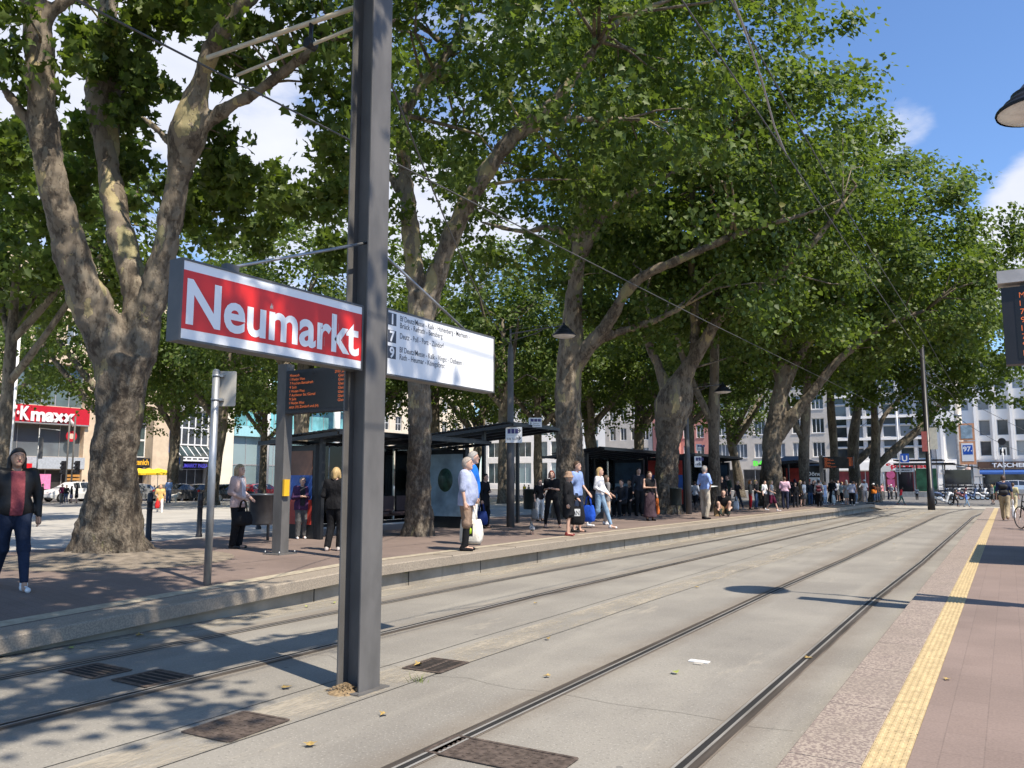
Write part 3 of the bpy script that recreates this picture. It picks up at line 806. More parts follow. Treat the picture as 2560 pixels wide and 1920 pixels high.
def shelter(label, loc, rz, L, W, h0, h1, ads, seats=True, back=True, solid=False, group='dark glass shelters on the platform'):
    """local x along the platform (length L), front at y = 0, back at y = W; the slatted roof rises to the front"""
    t = thing('tram_shelter', label, 'shelter', loc, rz, group)
    dz = lambda y: h1 + (h0 - h1) * y / W
    mb = MB()
    for y in (-.35, W + .1):
        z = dz(y); mb.box((-.3, y - .04, z - .03), (L + .3, y + .04, z + .05))
    n = max(4, int(L / .75))
    for i in range(n + 1):
        x = -.3 + (L + .6) * i / n
        mb.add([(x + s * .03, y, dz(y) + q) for y in (-.35, W + .1) for s in (-1, 1) for q in (-.05, .03)], [(0, 1, 3, 2), (4, 6, 7, 5), (0, 4, 5, 1), (2, 3, 7, 6), (1, 5, 7, 3), (0, 2, 6, 4)])
    mb.build('roof_frame', SHEL, t)
    mb = MB()
    if solid: mb.add([(x, y, dz(y) + q) for q in (.085, .10) for x, y in ((-.28, -.3), (L + .28, -.3), (L + .28, W + .1), (-.28, W + .1))], [(3, 2, 1, 0), (4, 5, 6, 7), (0, 1, 5, 4), (1, 2, 6, 5), (2, 3, 7, 6), (3, 0, 4, 7)])
    for k in range(0 if solid else int(W / .13)):
        y = -.25 + k * .14; mb.box((-.28, y, dz(y) + .075), (L + .28, y + .095, dz(y) + .10))
    mb.build('roof_slats', SHEL, t)
    for i, (x, y) in enumerate(((.1, W * .8), (L * .5, W * .8), (L - .1, W * .8), (.1, W * .25), (L - .1, W * .25))):
        mb = MB(); mb.box((x - .045, y - .045, 0), (x + .045, y + .045, dz(y) - .03)); mb.build('post', SHEL, t)
    if back:
        for i in range(4):
            x0 = .18 + (L - .36) * i / 4; mb = MB(); mb.box((x0 + .02, W * .8 - .008, .25), (x0 + (L - .36) / 4 - .02, W * .8 + .008, 2.05)); mb.build('glass_pane', PANE, t)
        mb = MB(); mb.box((.15, W * .8 - .02, .17), (L - .15, W * .8 + .02, .24)); mb.box((.15, W * .8 - .02, 2.06), (L - .15, W * .8 + .02, 2.12)); mb.build('glass_rail', SHEL, t)
    if seats:
        mb = MB()
        for i in range(5):
            x = L * .25 + i * L * .12; mb.rbox((x, W * .8 - .48, .42), (x + L * .1, W * .8 - .08, .46), .03); mb.rbox((x, W * .8 - .10, .47), (x + L * .1, W * .8 - .06, .85), .03, axis=1)
        mb.box((L * .24, W * .8 - .3, .36), (L * .86, W * .8 - .24, .42)); mb.box((L * .3, W * .8 - .3, 0), (L * .33, W * .8 - .24, .36)); mb.box((L * .78, W * .8 - .3, 0), (L * .81, W * .8 - .24, .36))
        mb.build('bench', M('bench_dark', (.06, .035, .032), .5), t)
    for x, y, wd, hgt, mats in ads:      # light boxes standing across the platform: posters face along local -x
        mb = MB(); mb.rbox((x - .09, y - wd / 2, 0), (x + .09, y + wd / 2, hgt), .02); pn = mb.build('advert_case', SHEL, t)
        nb = len(mats)
        mb = MB()
        for i, m in enumerate(mats):
            z1 = hgt - .12 - (hgt - .42) * i / nb; z0 = hgt - .12 - (hgt - .42) * (i + 1) / nb
            mb.box((x - .1, y - wd / 2 + .09, z0), (x - .091, y + wd / 2 - .09, z1), i)
        mb.build('poster', list(mats), pn)
    return t
HP = math.pi / 2
# local x = +y of the scene, local y = -x of the scene
S1 = shelter('nearest glass shelter with a slatted roof behind the departure board', (-12.0, 12.4, .38), HP, 5.1, 1.9, 2.06, 2.19, [(.2, 1.3, 1.25, 2.0, (ADBR, ADBLUE, ADRED)), (5.0, .75, 1.3, 2.05, (ADLT,))])
mb = MB(); mb.lathe([(0, 0), (.24, 0), (.24, .006), (0, .006)], 24); mb.v = [(z + 4.893, .75 + x, 1.25 + y * 1.3) for x, y, z in mb.v]; mb.build('poster_motif', M('motif_green', (.035, .085, .055), .5, var=.5, scale=6), S1)
S2 = shelter('tall slatted canopy roof beside the lamp pole with direction signs', (-11.5, 18.4, .38), HP, 2.0, 3.3, 2.38, 2.68, [], False, False)
S3 = shelter('middle glass shelter between the second and third big trunks', (-11.9, 24.9, .38), HP, 5.6, 1.9, 2.05, 2.25, [(4.7, .9, 1.3, 2.05, (ADDK, ADLT))])
S4 = shelter('glass shelter with the red and blue advert beyond the farther bell lamp', (-11.4, 32.6, .38), HP, 6.5, 1.9, 2.05, 2.25, [(-1.6, .45, 1.75, 2.15, (ADRED, ADBLUE, ADRED)), (6.0, .8, 1.5, 2.1, (ADDK,))])
S5 = shelter('dark shelter at the far end of the platform', (-9.6, 44.5, .38), HP, 4.0, 1.8, 2.05, 2.2, [(3.6, .8, 1.3, 2.05, (ADRED, ADLT))])
# shelter of the right platform, outside the frame: its shadow lies on the pavers
shelter('glass shelter on the right platform', (1.22, 21.3, .12), -HP, 4.2, 1.7, 2.2, 2.35, [], solid=True)
# snack kiosk
q = D(1992, 1262, 53); t = thing('kiosk', 'dark snack kiosk with the white word Döner behind the crowd', 'kiosk', (q[0], q[1], .3), .3)
mb = MB(); mb.box((-1.6, 0, 0), (1.6, 2.6, 2.25)); mb.build('body', SHEL, t)
mb = MB(); mb.add([(-1.9, -.4, 2.27), (1.9, -.4, 2.27), (1.9, 3.0, 2.27), (-1.9, 3.0, 2.27), (-.5, 1.3, 2.95), (.5, 1.3, 2.95)], [(0, 1, 5, 4), (1, 2, 5), (2, 3, 4, 5), (3, 0, 4), (3, 2, 1, 0)]); mb.build('roof', SHEL, t)
mb = MB(); mb.text('Döner', .36, (.72, -.02, 1.62), X, Z, 0, width=1.05, bold=.03); mb.build('lettering', WHITE, t)
mb = MB(); mb.box((.6, -.03, .7), (1.58, -.005, 1.5), 0)
for i in range(3): mb.cbox((.8 + i * .32, -.04, 1.3 - i % 2 * .2), (.24, .02, .2), 1)
mb.build('menu_board', [WHITE, ADRED], t)
mb = MB(); mb.box((-1.4, -.03, .9), (.2, -.005, 1.9)); mb.build('window', GL('kiosk_glass'), t)

# ------------------------------------------------------------------ the subway entrance at the far end
q = D(2305, 1245, 78); t = thing('subway_entrance', 'glass and steel subway entrance with a green advert beyond the tracks', 'subway entrance', (q[0], q[1], 0))
mb = MB(); mb.box((-2.3, -.6, 3.1), (2.9, 3, 3.28)); mb.box((-2.3, -.6, 3.5), (2.0, 3, 3.62)); mb.add([(2.0, -.6, 3.2), (5, -.6, 2.75), (5, 3, 2.75), (2, 3, 3.2), (2.0, -.6, 3.3), (5, -.6, 2.83), (5, 3, 2.83), (2, 3, 3.3)], [(3, 2, 1, 0), (4, 5, 6, 7), (0, 1, 5, 4), (2, 3, 7, 6), (1, 2, 6, 5)])
mb.build('roof', SHEL, t)
mb = MB()
for x in (-2.1, -.6, 1.9, 4.3): mb.box((x, -.2, 0), (x + .12, -.08, 3.12)); mb.box((x, 2.6, 0), (x + .12, 2.72, 3.12))
mb.build('frame', GALV, t)
mb = MB(); mb.box((-.4, -.15, .55), (1.4, -.1, 2.75)); mb.build('advert', ADGR, t)
mb = MB(); mb.box((2.1, -.15, .6), (4.3, -.1, 2.6)); mb.build('glass_pane', GL('entrance_glass', (.05, .045, .045)), t); mb = MB(); mb.box((-2.0, -.1, .2), (-.7, -.05, 2.9)); mb.build('glass_pane', GL('entrance_glass'), t)
mb = MB(); mb.box((-2.2, -.3, 2.42), (-.5, -.24, 2.75)); mb.text('NEUMARKT', .22, (-2.1, -.245 - .06, 2.5), X, Z, 1, width=1.4, bold=.02); mb.build('name_plate', [WHITE, BLACK], t)
mb = MB()
for i in range(4): mb.tube([(1.6, -.7, .3 + i * .28), (4.6, -.7, .3 + i * .28)], .04, 6)
mb.box((-2.3, -.9, 0), (2.6, -.5, .5)); mb.build('balustrade', GALV, t)
q = D(2273, 1156, 77); t = thing('underground_sign', 'blue square sign with a white U above the subway entrance', 'sign', (q[0], q[1], 2.2))
mb = MB(); mb.box((-.75, -.06, 1.1), (.0, .06, 1.95)); mb.build('panel', BLUE, t)
mb = MB(); mb.text('U', .75, (-.375, -.066, 1.24), X, Z, 0, bold=.03, align='CENTER'); mb.build('letter', WHITE, t)
mb = MB(); mb.tube([(-.85, 0, 0), (-.85, 0, 6.5)], .05, 8); mb.build('pole', WHITE, t)
q = D(2427, 1246, 84); t = thing('advert_column', 'orange framed poster stand with two posters, one showing 97', 'poster stand', (q[0], q[1], 0))
ORA = M('frame_orange', (.62, .30, .16), .5)
mb = MB(); mb.box((-.75, -.1, 3.25), (.75, .1, 5.7)); mb.box((-.7, -.1, 5.8), (.75, .1, 7.6)); mb.build('frame', ORA, t)
mb = MB(); mb.box((-.55, -.12, 3.6), (.55, -.101, 5.5), 0); mb.box((-.42, -.13, 4.3), (.48, -.121, 5.3), 1); mb.text('97.', .7, (-.4, -.135, 4.65), X, Z, 0, bold=.03); mb.build('poster', [WHITE, BLUE], t)
mb = MB(); mb.box((-.5, -.12, 6.0), (.55, -.101, 7.4)); mb.build('upper_poster', ADLT, t)
mb = MB(); mb.box((-.13, -.1, 0), (.13, .1, 1.6)); mb.box((-.08, -.06, 1.6), (.08, .06, 3.25)); mb.build('post', ORA, t)
mb = MB(); mb.lathe([(0, -.02), (.42, -.02), (.42, .02), (0, .02)], 20, (0, 0, 0)); V = [(x, -.15 + z, 2.55 + y) for x, y, z in mb.v]; mb.v = V
mb.box((-.45, -.14, 1.5), (.45, -.11, 2.0)); mb.build('traffic_signs', M('sign_pale_red', (.5, .35, .3), .5), t)
for px, py, dep, lab, colr in ((2207, 1172, 70, 'white street name sign on a grey pole beside the far crossing', WHITE), (2227, 1187, 72, 'round pink and white parking sign in front of the subway entrance', M('sign_pink', (.6, .12, .28), .5)), (2450, 1200, 90, 'slim grey street light pole in front of the white building', GALV)):
    q = D(px, py, dep); t = thing('traffic_sign', lab, 'sign', (q[0], q[1], 0)); mb = MB(); mb.tube([(0, 0, 0), (0, 0, q[2] + .3)], .05, 8); mb.build('pole', GALV, t)
    mb = MB()
    if px == 2207: mb.box((-.9, -.08, q[2] - .25), (.6, -.05, q[2] + .25))
    elif px == 2227: mb.tube([(0, -.08, q[2]), (0, -.05, q[2])], .36, 18); mb.box((-.3, -.08, q[2] - 1.1), (.3, -.05, q[2] - .4))
    else: mb.box((-.5, -.3, q[2] + .3), (.5, .1, q[2] + .42))
    mb.build('panel', colr, t)
# traffic lights in front of the department store
for px, lab, dx in ((158, 'black traffic light seen from behind beside the white car', -.3), (172, 'black traffic light with hooded lamps right of its twin', .5)):
    q = D(px + 4, 1240, 66); t = thing('traffic_light', lab, 'traffic light', (q[0], q[1], -.1), .3)
    mb = MB(); mb.tube([(0, 0, 0), (0, 0, 7.0)], .07, 8); mb.build('pole', POST, t)
    mb = MB(); mb.rbox((dx - .16, -.14, 2.2), (dx + .16, .14, 3.3), .04)
    for i in range(3): mb.tube([(dx, -.14, 2.42 + i * .33), (dx + .12, -.4, 2.42 + i * .33)], .11, 10)
    mb.box((min(0, dx), -.03, 2.7), (max(0, dx), .03, 2.76)); mb.build('signal_head', BLACK, t)
q = D(97, 1100, 60); t = thing('banner_pole', 'slim pole carrying a dark upright banner in front of the store', 'banner', (q[0], q[1], -.1), .3)
mb = MB(); mb.tube([(0, 0, 0), (0, 0, 5.6)], .05, 8); mb.tube([(0, 0, 5.6), (1.9, 0, 5.4)], .03, 6); mb.build('pole', GALV, t)
mb = MB(); mb.box((.05, -.02, 3.3), (.42, .02, 4.9)); mb.build('banner', M('banner_dark', (.10, .10, .105), .6), t)
q = D(33, 1050, 50); t = thing('flag_pole', 'slim white pole in front of the red store sign', 'pole', (q[0], q[1], -.05)); mb = MB(); mb.tube([(0, 0, 0), (0, 0, 11.5)], .09, 10); mb.lathe([(0, 11.5), (.12, 11.5), (.12, 11.7), (0, 11.75)], 10); mb.build('shaft', WHITE, t)
q = D(432, 1244, 70); t = thing('street_post', 'thick dark post with a blue direction sign near the grey car', 'post', (q[0], q[1], -.12), .6)
mb = MB(); mb.tube([(0, 0, 0), (0, 0, 14)], .28, 12); mb.build('shaft', BLACK, t)
mb = MB(); mb.box((-.1, -.34, 2.6), (.85, -.3, 3.9), 0); mb.box((.05, -.36, 3.1), (.6, -.341, 3.7), 1); mb.build('direction_panel', [PLATE, BLUE], t)
# ------------------------------------------------------------------ buildings round the square
GLS = GL('window_glass', (.035, .042, .05)); GLT = GL('window_teal', (.05, .075, .08), .08, .6); GLC = GL('window_cyan', (.16, .40, .43), .1, .6, .4, .3)
FRW = M('frame_white', (.72, .72, .71), .5, var=.05); FRG = M('frame_grey', (.38, .38, .38), .45, .4)
BEIGE = M('limestone_beige', (.62, .49, .35), .8, var=.1, scale=1.2, bump=.1); BEIGE2 = M('limestone_pale', (.66, .57, .45), .8, var=.08, scale=.8)
WHT = M('white_cladding', (.90, .86, .80), .6, var=.05, scale=.6); GRYB = M('grey_render', (.50, .49, .49), .8, var=.08, scale=.7)
PINK = M('pink_render', (.52, .23, .19), .85, var=.1, scale=.8); SAND = M('sand_render', (.53, .48, .42), .85, var=.08, scale=.8)
ROOFM = M('roof_zinc', (.14, .14, .15), .6); BRN = M('fascia_brown', (.10, .055, .035), .5); BLUEC = M('awning_blue', (.03, .09, .30), .6)
DKIN = M('shop_interior', (.03, .028, .027), .6, var=.6, scale=.8); REDF = M('fascia_red', (.52, .015, .03), .4, var=.06); REDD = M('shop_dark_red', (.16, .02, .025), .5, var=.4, scale=.7)


def facade(t, L, Hh, ops, m, depth=.28, back=9, name='wall', y0=0.0):
    """front wall at local y = y0 with real openings; ops = list of (x0, x1, z0, z1)"""
    xs = sorted({0, L} | {a for o in ops for a in o[:2]}); zs = sorted({-.6, Hh} | {a for o in ops for a in o[2:4]})
    mb = MB()
    for i in range(len(xs) - 1):
        for j in range(len(zs) - 1):
            cx, cz = (xs[i] + xs[i + 1]) / 2, (zs[j] + zs[j + 1]) / 2
            if any(o[0] < cx < o[1] and o[2] < cz < o[3] for o in ops): continue
            mb.add([(xs[i], y0, zs[j]), (xs[i + 1], y0, zs[j]), (xs[i + 1], y0, zs[j + 1]), (xs[i], y0, zs[j + 1])], [(0, 1, 2, 3)])
    for a, b, c, d in ops:
        v = [(a, y0, c), (b, y0, c), (b, y0, d), (a, y0, d), (a, y0 + depth, c), (b, y0 + depth, c), (b, y0 + depth, d), (a, y0 + depth, d)]
        mb.add(v, [(0, 4, 5, 1), (1, 5, 6, 2), (2, 6, 7, 3), (3, 7, 4, 0)])
    mb.add([(0, y0, -.6), (L, y0, -.6), (L, y0 + back, -.6), (0, y0 + back, -.6), (0, y0, Hh), (L, y0, Hh), (L, y0 + back, Hh), (0, y0 + back, Hh)], [(4, 5, 6, 7), (1, 2, 6, 5), (2, 3, 7, 6), (3, 0, 4, 7)])
    return mb.build(name, m, t)


_WM = {}
def window(t, op, nx, nz, fr, gl, depth=.25, ft=.07, y0=0.0, sill=None, name='window'):
    """a framed window set back in its opening; equal windows share one mesh"""
    a, b, c, d = op; k = (round(b - a, 3), round(d - c, 3), nx, nz, fr.name, gl.name, ft)
    if k not in _WM:
        W_, H_ = b - a, d - c; mb = MB()
        mb.box((0, .03, 0), (W_, .05, H_), 1)
        for i in range(nx + 1):
            x = i * (W_ - ft) / nx; mb.box((x, -.02, 0), (x + ft, .028, H_))
        for j in range(nz + 1):
            z = j * (H_ - ft) / nz; mb.box((ft, -.015, z), (W_ - ft, .026, z + ft))
        o = mb.build(name, [fr, gl], t); _WM[k] = o.data
    else:
        o = bpy.data.objects.new(name, _WM[k]); COL.objects.link(o); o.parent = t
    o.location = (a, y0 + depth - .06, c)
    if sill:
        mb = MB(); mb.box((-.08, -depth - .02, -.07), (b - a + .08, .0, -.005)); mb.build('sill', sill, o)
    return o


def grid(x0, n, pitch, wd, zs):
    return [(x0 + i * pitch, x0 + i * pitch + wd, a, b) for a, b in zs for i in range(n)]


# --- north side, facing the tracks: local x = +y of the scene
def north(name, label, y0, cat='building', xo=-80.0): return thing(name, label, cat, (xo, y0, 0), HP)
# department store with the red sign
t = north('department_store', 'beige stone department store with a wide red fascia above its glass front', 4)
B0 = [(4, 21, 8.9, 13.2), (24, 33, 8.9, 13.2), (34.4, 42.6, 8.9, 13.2), (4, 21, 3.9, 7.1), (24, 33, 3.9, 7.1), (34.4, 42.6, 3.9, 7.1), (4, 21, 0, 2.7), (24, 33, 0, 2.7), (34.4, 42.6, 0, 2.7)]
B0 += grid(5, 12, 3.2, 1.7, ((15.2, 17.4), (19, 21.2)))
facade(t, 44.2, 24, B0, BEIGE, .9)
for o in B0[:3]: window(t, o, 6, 1, FRG, GLT, .8, .09)
for o in B0[3:6]: window(t, o, 4, 1, FRG, GLS, .8, .05)
for o in B0[6:9]: window(t, o, 5, 1, FRG, DKIN, .8, .08, name='shop_front')
for o in B0[9:]: window(t, o, 2, 1, FRW, GLS, .3, .08)
mb = MB(); mb.box((22.6, -.25, 7.18), (42.9, -.02, 8.82)); mb.box((22.6, -.35, 7.05), (42.9, 0, 7.17), 1); mb.build('fascia', [REDF, FRG], t)
mb = MB(); mb.text('T·K', 1.75, (34.9, -.42, 7.4), X, Z, 0, width=2.0, bold=.045); mb.text('maxx', 1.75, (37.0, -.42, 7.35), X, Z, 0, width=4.3, bold=.045)
mb.tube([(40.6, -.4, 7.9), (41.2, -.4, 7.0)], .12, 6); mb.build('store_lettering', WHITE, t)
mb = MB(); mb.box((34.2, -.06, 2.72), (42.8, -.01, 3.88)); mb.build('spandrel', M('spandrel_grey', (.40, .43, .47), .4), t)
mb = MB(); mb.box((31.5, -.9, 0), (32.3, -.1, 3.2)); mb.box((36.4, -.9, 0), (37.2, -.1, 3.2)); mb.box((32.3, -.9, 2.3), (36.4, -.1, 3.2)); mb.text('maxx', .8, (33.0, -.92, 2.45), X, Z, 1, bold=.04); mb.build('red_portal', [M('portal_red', (.66, .012, .02), .35), WHITE], t)
mb = MB(); mb.tube([(41.3, -.02, 6.0), (41.3, .06, 6.0)], .55, 20, 0); mb.tube([(41.3, -.03, 6.0), (41.3, -.025, 6.0)], .28, 16, 1); mb.build('round_sticker', [REDF, M('sticker_pale', (.8, .5, .4), .5)], t)
mb = MB(); mb.box((37.8, -.05, .75), (39.5, .02, 2.2)); mb.build('pink_poster', M('poster_pink', (.70, .22, .42), .5), t)
mb = MB()
for i in range(4): mb.box((41.0, -.05, .9 + i * .35), (42.4, -.01, 1.12 + i * .35))
mb.build('menu_boards', M('menu_orange', (.45, .22, .06), .5), t)
# bakery house
t = north('bakery_house', 'beige stone house with a yellow lettered bakery and a blue panel with a yellow disc', 48.2)
ob = [(.5, 6.2, -.1, 9.6)] + grid(.8, 3, 2.6, 1.5, ((11.5, 13.7), (15.2, 17.4)))
facade(t, 8.7, 22, ob, BEIGE, 1.6)
for o in ob[1:]: window(t, o, 2, 1, FRW, GLS, .3, .08)
for z0, z1 in ((4.1, 6.0), (6.0, 9.6)): window(t, (3.4, 6.2, z0, z1), 3, 2 if z1 > 7 else 1, FRW, GLT, 1.5, .1)
window(t, (.5, 6.2, -.1, 2.9), 5, 1, FRG, DKIN, 1.5, .08, name='shop_front')
mb = MB(); mb.box((.5, 1.0, 3.0), (3.4, 1.45, 9.6)); mb.build('inner_wall', M('inner_grey', (.16, .15, .14), .7), t)
mb = MB(); mb.box((.2, .4, 4.6), (3.0, .55, 8.2), 0); mb.tube([(1.3, .395, 6.35), (1.3, .37, 6.35)], 1.5, 28, 1); mb.tube([(1.3, .365, 6.35), (1.3, .36, 6.35)], .001, 6, 1)
mb.text('L', .95, (1.95, .355, 6.05), X, Z, 0, bold=.04); mb.text('L', .95, (.35, .355, 6.05), X, Z, 0, bold=.04); mb.text('D', .95, (1.35, .355, 6.05), X, Z, 0, bold=.04); mb.build('disc_panel', [BLUE, M('disc_yellow', (.75, .42, .02), .4)], t)
mb = MB(); mb.box((3.2, .3, 3.0), (6.15, .5, 4.0), 0); mb.text('Merzenich', .85, (3.35, .285, 3.28), X, Z, 1, width=2.65, bold=.03); mb.text('Café', .7, (.9, .285, 2.2), X, Z, 1, bold=.03); mb.box((.4, .3, 2.0), (3.0, .5, 2.9), 0); mb.build('bakery_fascia', [BLACK, M('letter_yellow', (.85, .45, .03), .4)], t)
mb = MB(); mb.lathe([(0, -.03), (.33, -.03), (.33, .03), (0, .03)], 12); mb.v = [(1.2 + x, .3 + z, 3.9 + y) for x, y, z in mb.v]; mb.build('red_heart', REDF, t)
# arcade with the white window grid
t = north('arcade_building', 'grey arcade front with a white window grid over violet letters', 56.9)
ob = [(.4, 5.0, 0, 9.6)] + [(.4, 5.0, 10, 18)]
facade(t, 5.4, 22, ob, M('arcade_grey', (.42, .41, .40), .7), 1.2)
window(t, (.4, 5.0, 5.6, 9.6), 5, 2, FRW, GLS, .5, .16); window(t, (.4, 5.0, 10, 18), 5, 4, FRW, GLS, .5, .16)
mb = MB(); mb.add([(.4, .5, 5.5), (5, .5, 5.5), (5, -.9, 4.3), (.4, -.9, 4.3)], [(0, 1, 2, 3)])
for i in range(6): x = .4 + i * .9; mb.tube([(x, .5, 5.55), (x, -.9, 4.35)], .06, 6, 1)
mb.build('glass_canopy', [GLT, FRW], t)
mb = MB(); mb.box((.3, -.95, 3.75), (5.1, -.6, 4.25)); mb.box((.4, -.97, 3.95), (1.0, -.951, 4.1), 1)
for i in range(5): mb.box((1.2 + i * .75, -.97, 3.95), (1.75 + i * .75, -.951, 4.1), 1)
mb.build('white_band', [WHITE, BLACK], t)
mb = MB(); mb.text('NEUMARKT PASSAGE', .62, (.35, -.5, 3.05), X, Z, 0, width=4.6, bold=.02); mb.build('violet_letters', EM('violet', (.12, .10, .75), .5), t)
window(t, (.4, 5.0, 0, 2.9), 4, 1, FRG, DKIN, 1.1, .07, name='shop_front')
mb = MB(); mb.box((-.55, -.3, 4.7), (.25, -.05, 9.3)); mb.build('blue_banner', M('banner_blue', (.03, .16, .60), .5), t)
# glass corner house with cyan bands
t = north('glass_building', 'glass fronted building with cyan bands, white round columns and a cream end wall', 62.3)
mb = MB(); mb.box((0, 0, -.5), (2.9, 12, 22)); mb.build('end_wall', M('cream_stone', (.78, .70, .56), .8, var=.05, scale=.6), t)
mb = MB(); mb.box((2.9, .6, -.5), (22.8, 12, 22)); mb.build('core', M('core_dark', (.05, .055, .06), .7), t)
mb = MB()
for z in (7.0, 11.2, 15.4, 19.6): mb.box((2.9, -.15, z), (22.8, .4, z + 1.25))
mb.build('cyan_band', M('band_cyan', (.33, .58, .62), .35, var=.08), t)
for z0, z1 in ((0, 3.5), (3.5, 7.0), (8.25, 11.2), (12.45, 15.4), (16.65, 19.6)): window(t, (2.9, 22.8, z0, z1), 9, 1, FRG, GLT if z1 < 8 else GLC, .5, .08)
for x in (7.0, 13.2, 19.4):
    mb = MB(); mb.tube([(x, -1.0, -.1), (x, -1.0, 20)], .48, 16); mb.build('column', WHT, t)
# long beige house
t = north('stone_house', 'long beige stone house with rows of plain windows behind the near shelter', 85.3)
ob = grid(1.2, 10, 3.0, 1.55, ((5.6, 7.9), (9.2, 11.4), (12.8, 15.0), (16.2, 18.2))) + grid(.9, 7, 4.4, 3.6, ((0, 3.4),))
facade(t, 31.5, 20.5, ob, BEIGE2, .3)
for o in ob[:40]: window(t, o, 2, 2, FRW, GLS, .25, .07)
for o in ob[40:]: window(t, o, 2, 1, FRG, DKIN, .25, .09, name='shop_front')
mb = MB(); mb.box((-.2, -.3, 3.9), (31.7, 0, 4.6)); mb.box((-.2, -.4, 20.5), (31.7, .4, 21.2)); mb.build('cornice', BEIGE2, t)
# --- east side, facing us: local x = +x of the scene
def east(name, label, x0, y=120.0): return thing(name, label, 'building', (x0, y, 0), 0)
t = east('glass_pavilion', 'white and teal building at the far left end of the east side', -80)
ob = grid(1, 7, 3.2, 2.5, ((1, 4.6), (5.6, 8.2), (9.2, 11.6), (12.6, 15), (16, 18)))
facade(t, 24, 20, ob, WHT, .25)
for o in ob: window(t, o, 2, 1, FRW, GLT, .2, .08)
t = east('pale_house', 'pale house with tall windows seen beyond the middle shelter', -56)
ob = grid(.8, 4, 1.9, 1.1, ((4.6, 6.8), (8, 10), (11.2, 13.2), (14.4, 16.2))) + grid(.6, 2, 3.9, 3.2, ((0, 3.2),))
facade(t, 8.2, 18, ob, SAND, .25)
for o in ob: window(t, o, 2, 1, FRW, GLS, .2, .08)
t = east('pink_house', 'pink rendered house with a red awning and a bay of windows', -47.7)
ob = grid(.8, 4, 2.1, 1.2, ((4.7, 6.9), (8.1, 10.1), (11.3, 13.3), (14.5, 16.3))) + grid(.5, 2, 4.4, 3.7, ((0, 3.2),))
facade(t, 9.3, 18.5, ob, PINK, .25)
for o in ob[:16]: window(t, o, 2, 1, FRW, GLS, .2, .08, sill=SAND)
for o in ob[16:]: window(t, o, 2, 1, FRG, DKIN, .2, .09, name='shop_front')
mb = MB(); mb.add([(.3, -.05, 4.1), (8.8, -.05, 4.1), (8.8, -1.5, 3.3), (.3, -1.5, 3.3)], [(3, 2, 1, 0)]); mb.build('awning', M('awning_red', (.45, .12, .10), .7), t)
mb = MB(); mb.box((2.4, -.9, 4.4), (4.6, -.01, 14)); mb.build('bay', PINK, t)
for z0, z1 in ((4.7, 6.9), (8.1, 10.1), (11.3, 13.3)): window(t, (2.7, 4.3, z0, z1), 2, 1, FRW, GLS, 0, .07, y0=-.92)
mb = MB(); mb.box((-.1, -.35, 18.5), (9.4, 8, 18.9)); mb.build('roof', ROOFM, t)
t = east('insurance_house', 'grey beige house with paired white windows and green letters on its front', -38.2)
ob = grid(.9, 6, 2.75, 1.7, ((4.9, 7.0), (8.3, 10.4), (11.7, 13.8), (15.1, 17)))
og = grid(.5, 4, 4.1, 3.5, ((0, 3.2),))
facade(t, 17, 19, ob + og, SAND, .3)
for o in ob: window(t, o, 3, 1, FRW, GLS, .25, .09, sill=WHT)
for o in og: window(t, o, 2, 1, FRG, DKIN, .25, .09, name='shop_front')
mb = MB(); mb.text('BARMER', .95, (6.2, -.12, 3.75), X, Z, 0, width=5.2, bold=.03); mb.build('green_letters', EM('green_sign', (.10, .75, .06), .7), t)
mb = MB(); mb.box((-.1, -.4, 19), (17.1, 8, 19.5)); mb.build('roof', ROOFM, t)
t = east('grid_building', 'tall grey building with a white grid of wide windows and red shop letters', -21.0)
ob = grid(.45, 6, 2.08, 1.72, [(4.45 + 3.0 * k, 6.05 + 3.0 * k) for k in range(6)] + [(6.15 + 3.0 * k, 7.2 + 3.0 * k) for k in range(6)])
og = [(.4, 6.1, 0, 2.9), (6.6, 12.6, 0, 2.9)]
facade(t, 13, 24, ob + og, M('grid_grey', (.56, .54, .52), .7, var=.06), .35)
for o in ob: window(t, o, 1, 1, FRW, GLS, .3, .1)
for o in og: window(t, o, 3, 1, FRG, REDD, .3, .09, name='shop_front')
mb = MB(); mb.box((0, -.35, 2.95), (13, -.02, 4.1)); mb.build('fascia', WHT, t)
mb = MB(); mb.text('Sparkasse', .85, (6.9, -.38, 3.25), X, Z, 0, width=5.2, bold=.04); mb.tube([(5.7, -.4, 3.6), (5.7, -.36, 3.6)], .42, 18); mb.build('red_letters', REDF, t)
mb = MB()
for k in range(7): mb.box((0, -.2, 4.2 + 3.0 * k - .12), (13, -.01, 4.2 + 3.0 * k + .12))
mb.build('ledges', WHT, t)
t = east('white_building', 'bright white building with deep fins between its windows and a brown shop fascia', -7.9, 119.4)
ob = [o for o in grid(2.95 + 2.1, 8, 1.98, 1.25, ((4.7, 6.6), (7.3, 9.3), (10.6, 12.0), (13.2, 14.6), (15.6, 16.8)))] + [(.9, 1.9, 10.6, 12.0), (3.0, 4.0, 10.6, 12.0), (1.15, 3.65, 4.3, 8.7)]
og = [(.6, 3.9, 0, 2.4), (5.0, 21.2, 0, 2.6)]
facade(t, 22, 17.2, ob + og, WHT, .45)
for o in ob: window(t, o, 1, 1, FRW, GL('window_white_house', (.09, .095, .10), .1, .5), .4, .07)
window(t, og[0], 2, 1, FRG, DKIN, .4, .09, name='shop_front'); window(t, og[1], 7, 1, FRG, GLS, .4, .09, name='shop_front')
for i in range(9):
    x = 4.55 + i * 1.98; mb = MB(); mb.box((x, -.55, 4.2), (x + .25, -.005, 17.2)); mb.build('fin', WHT, t)
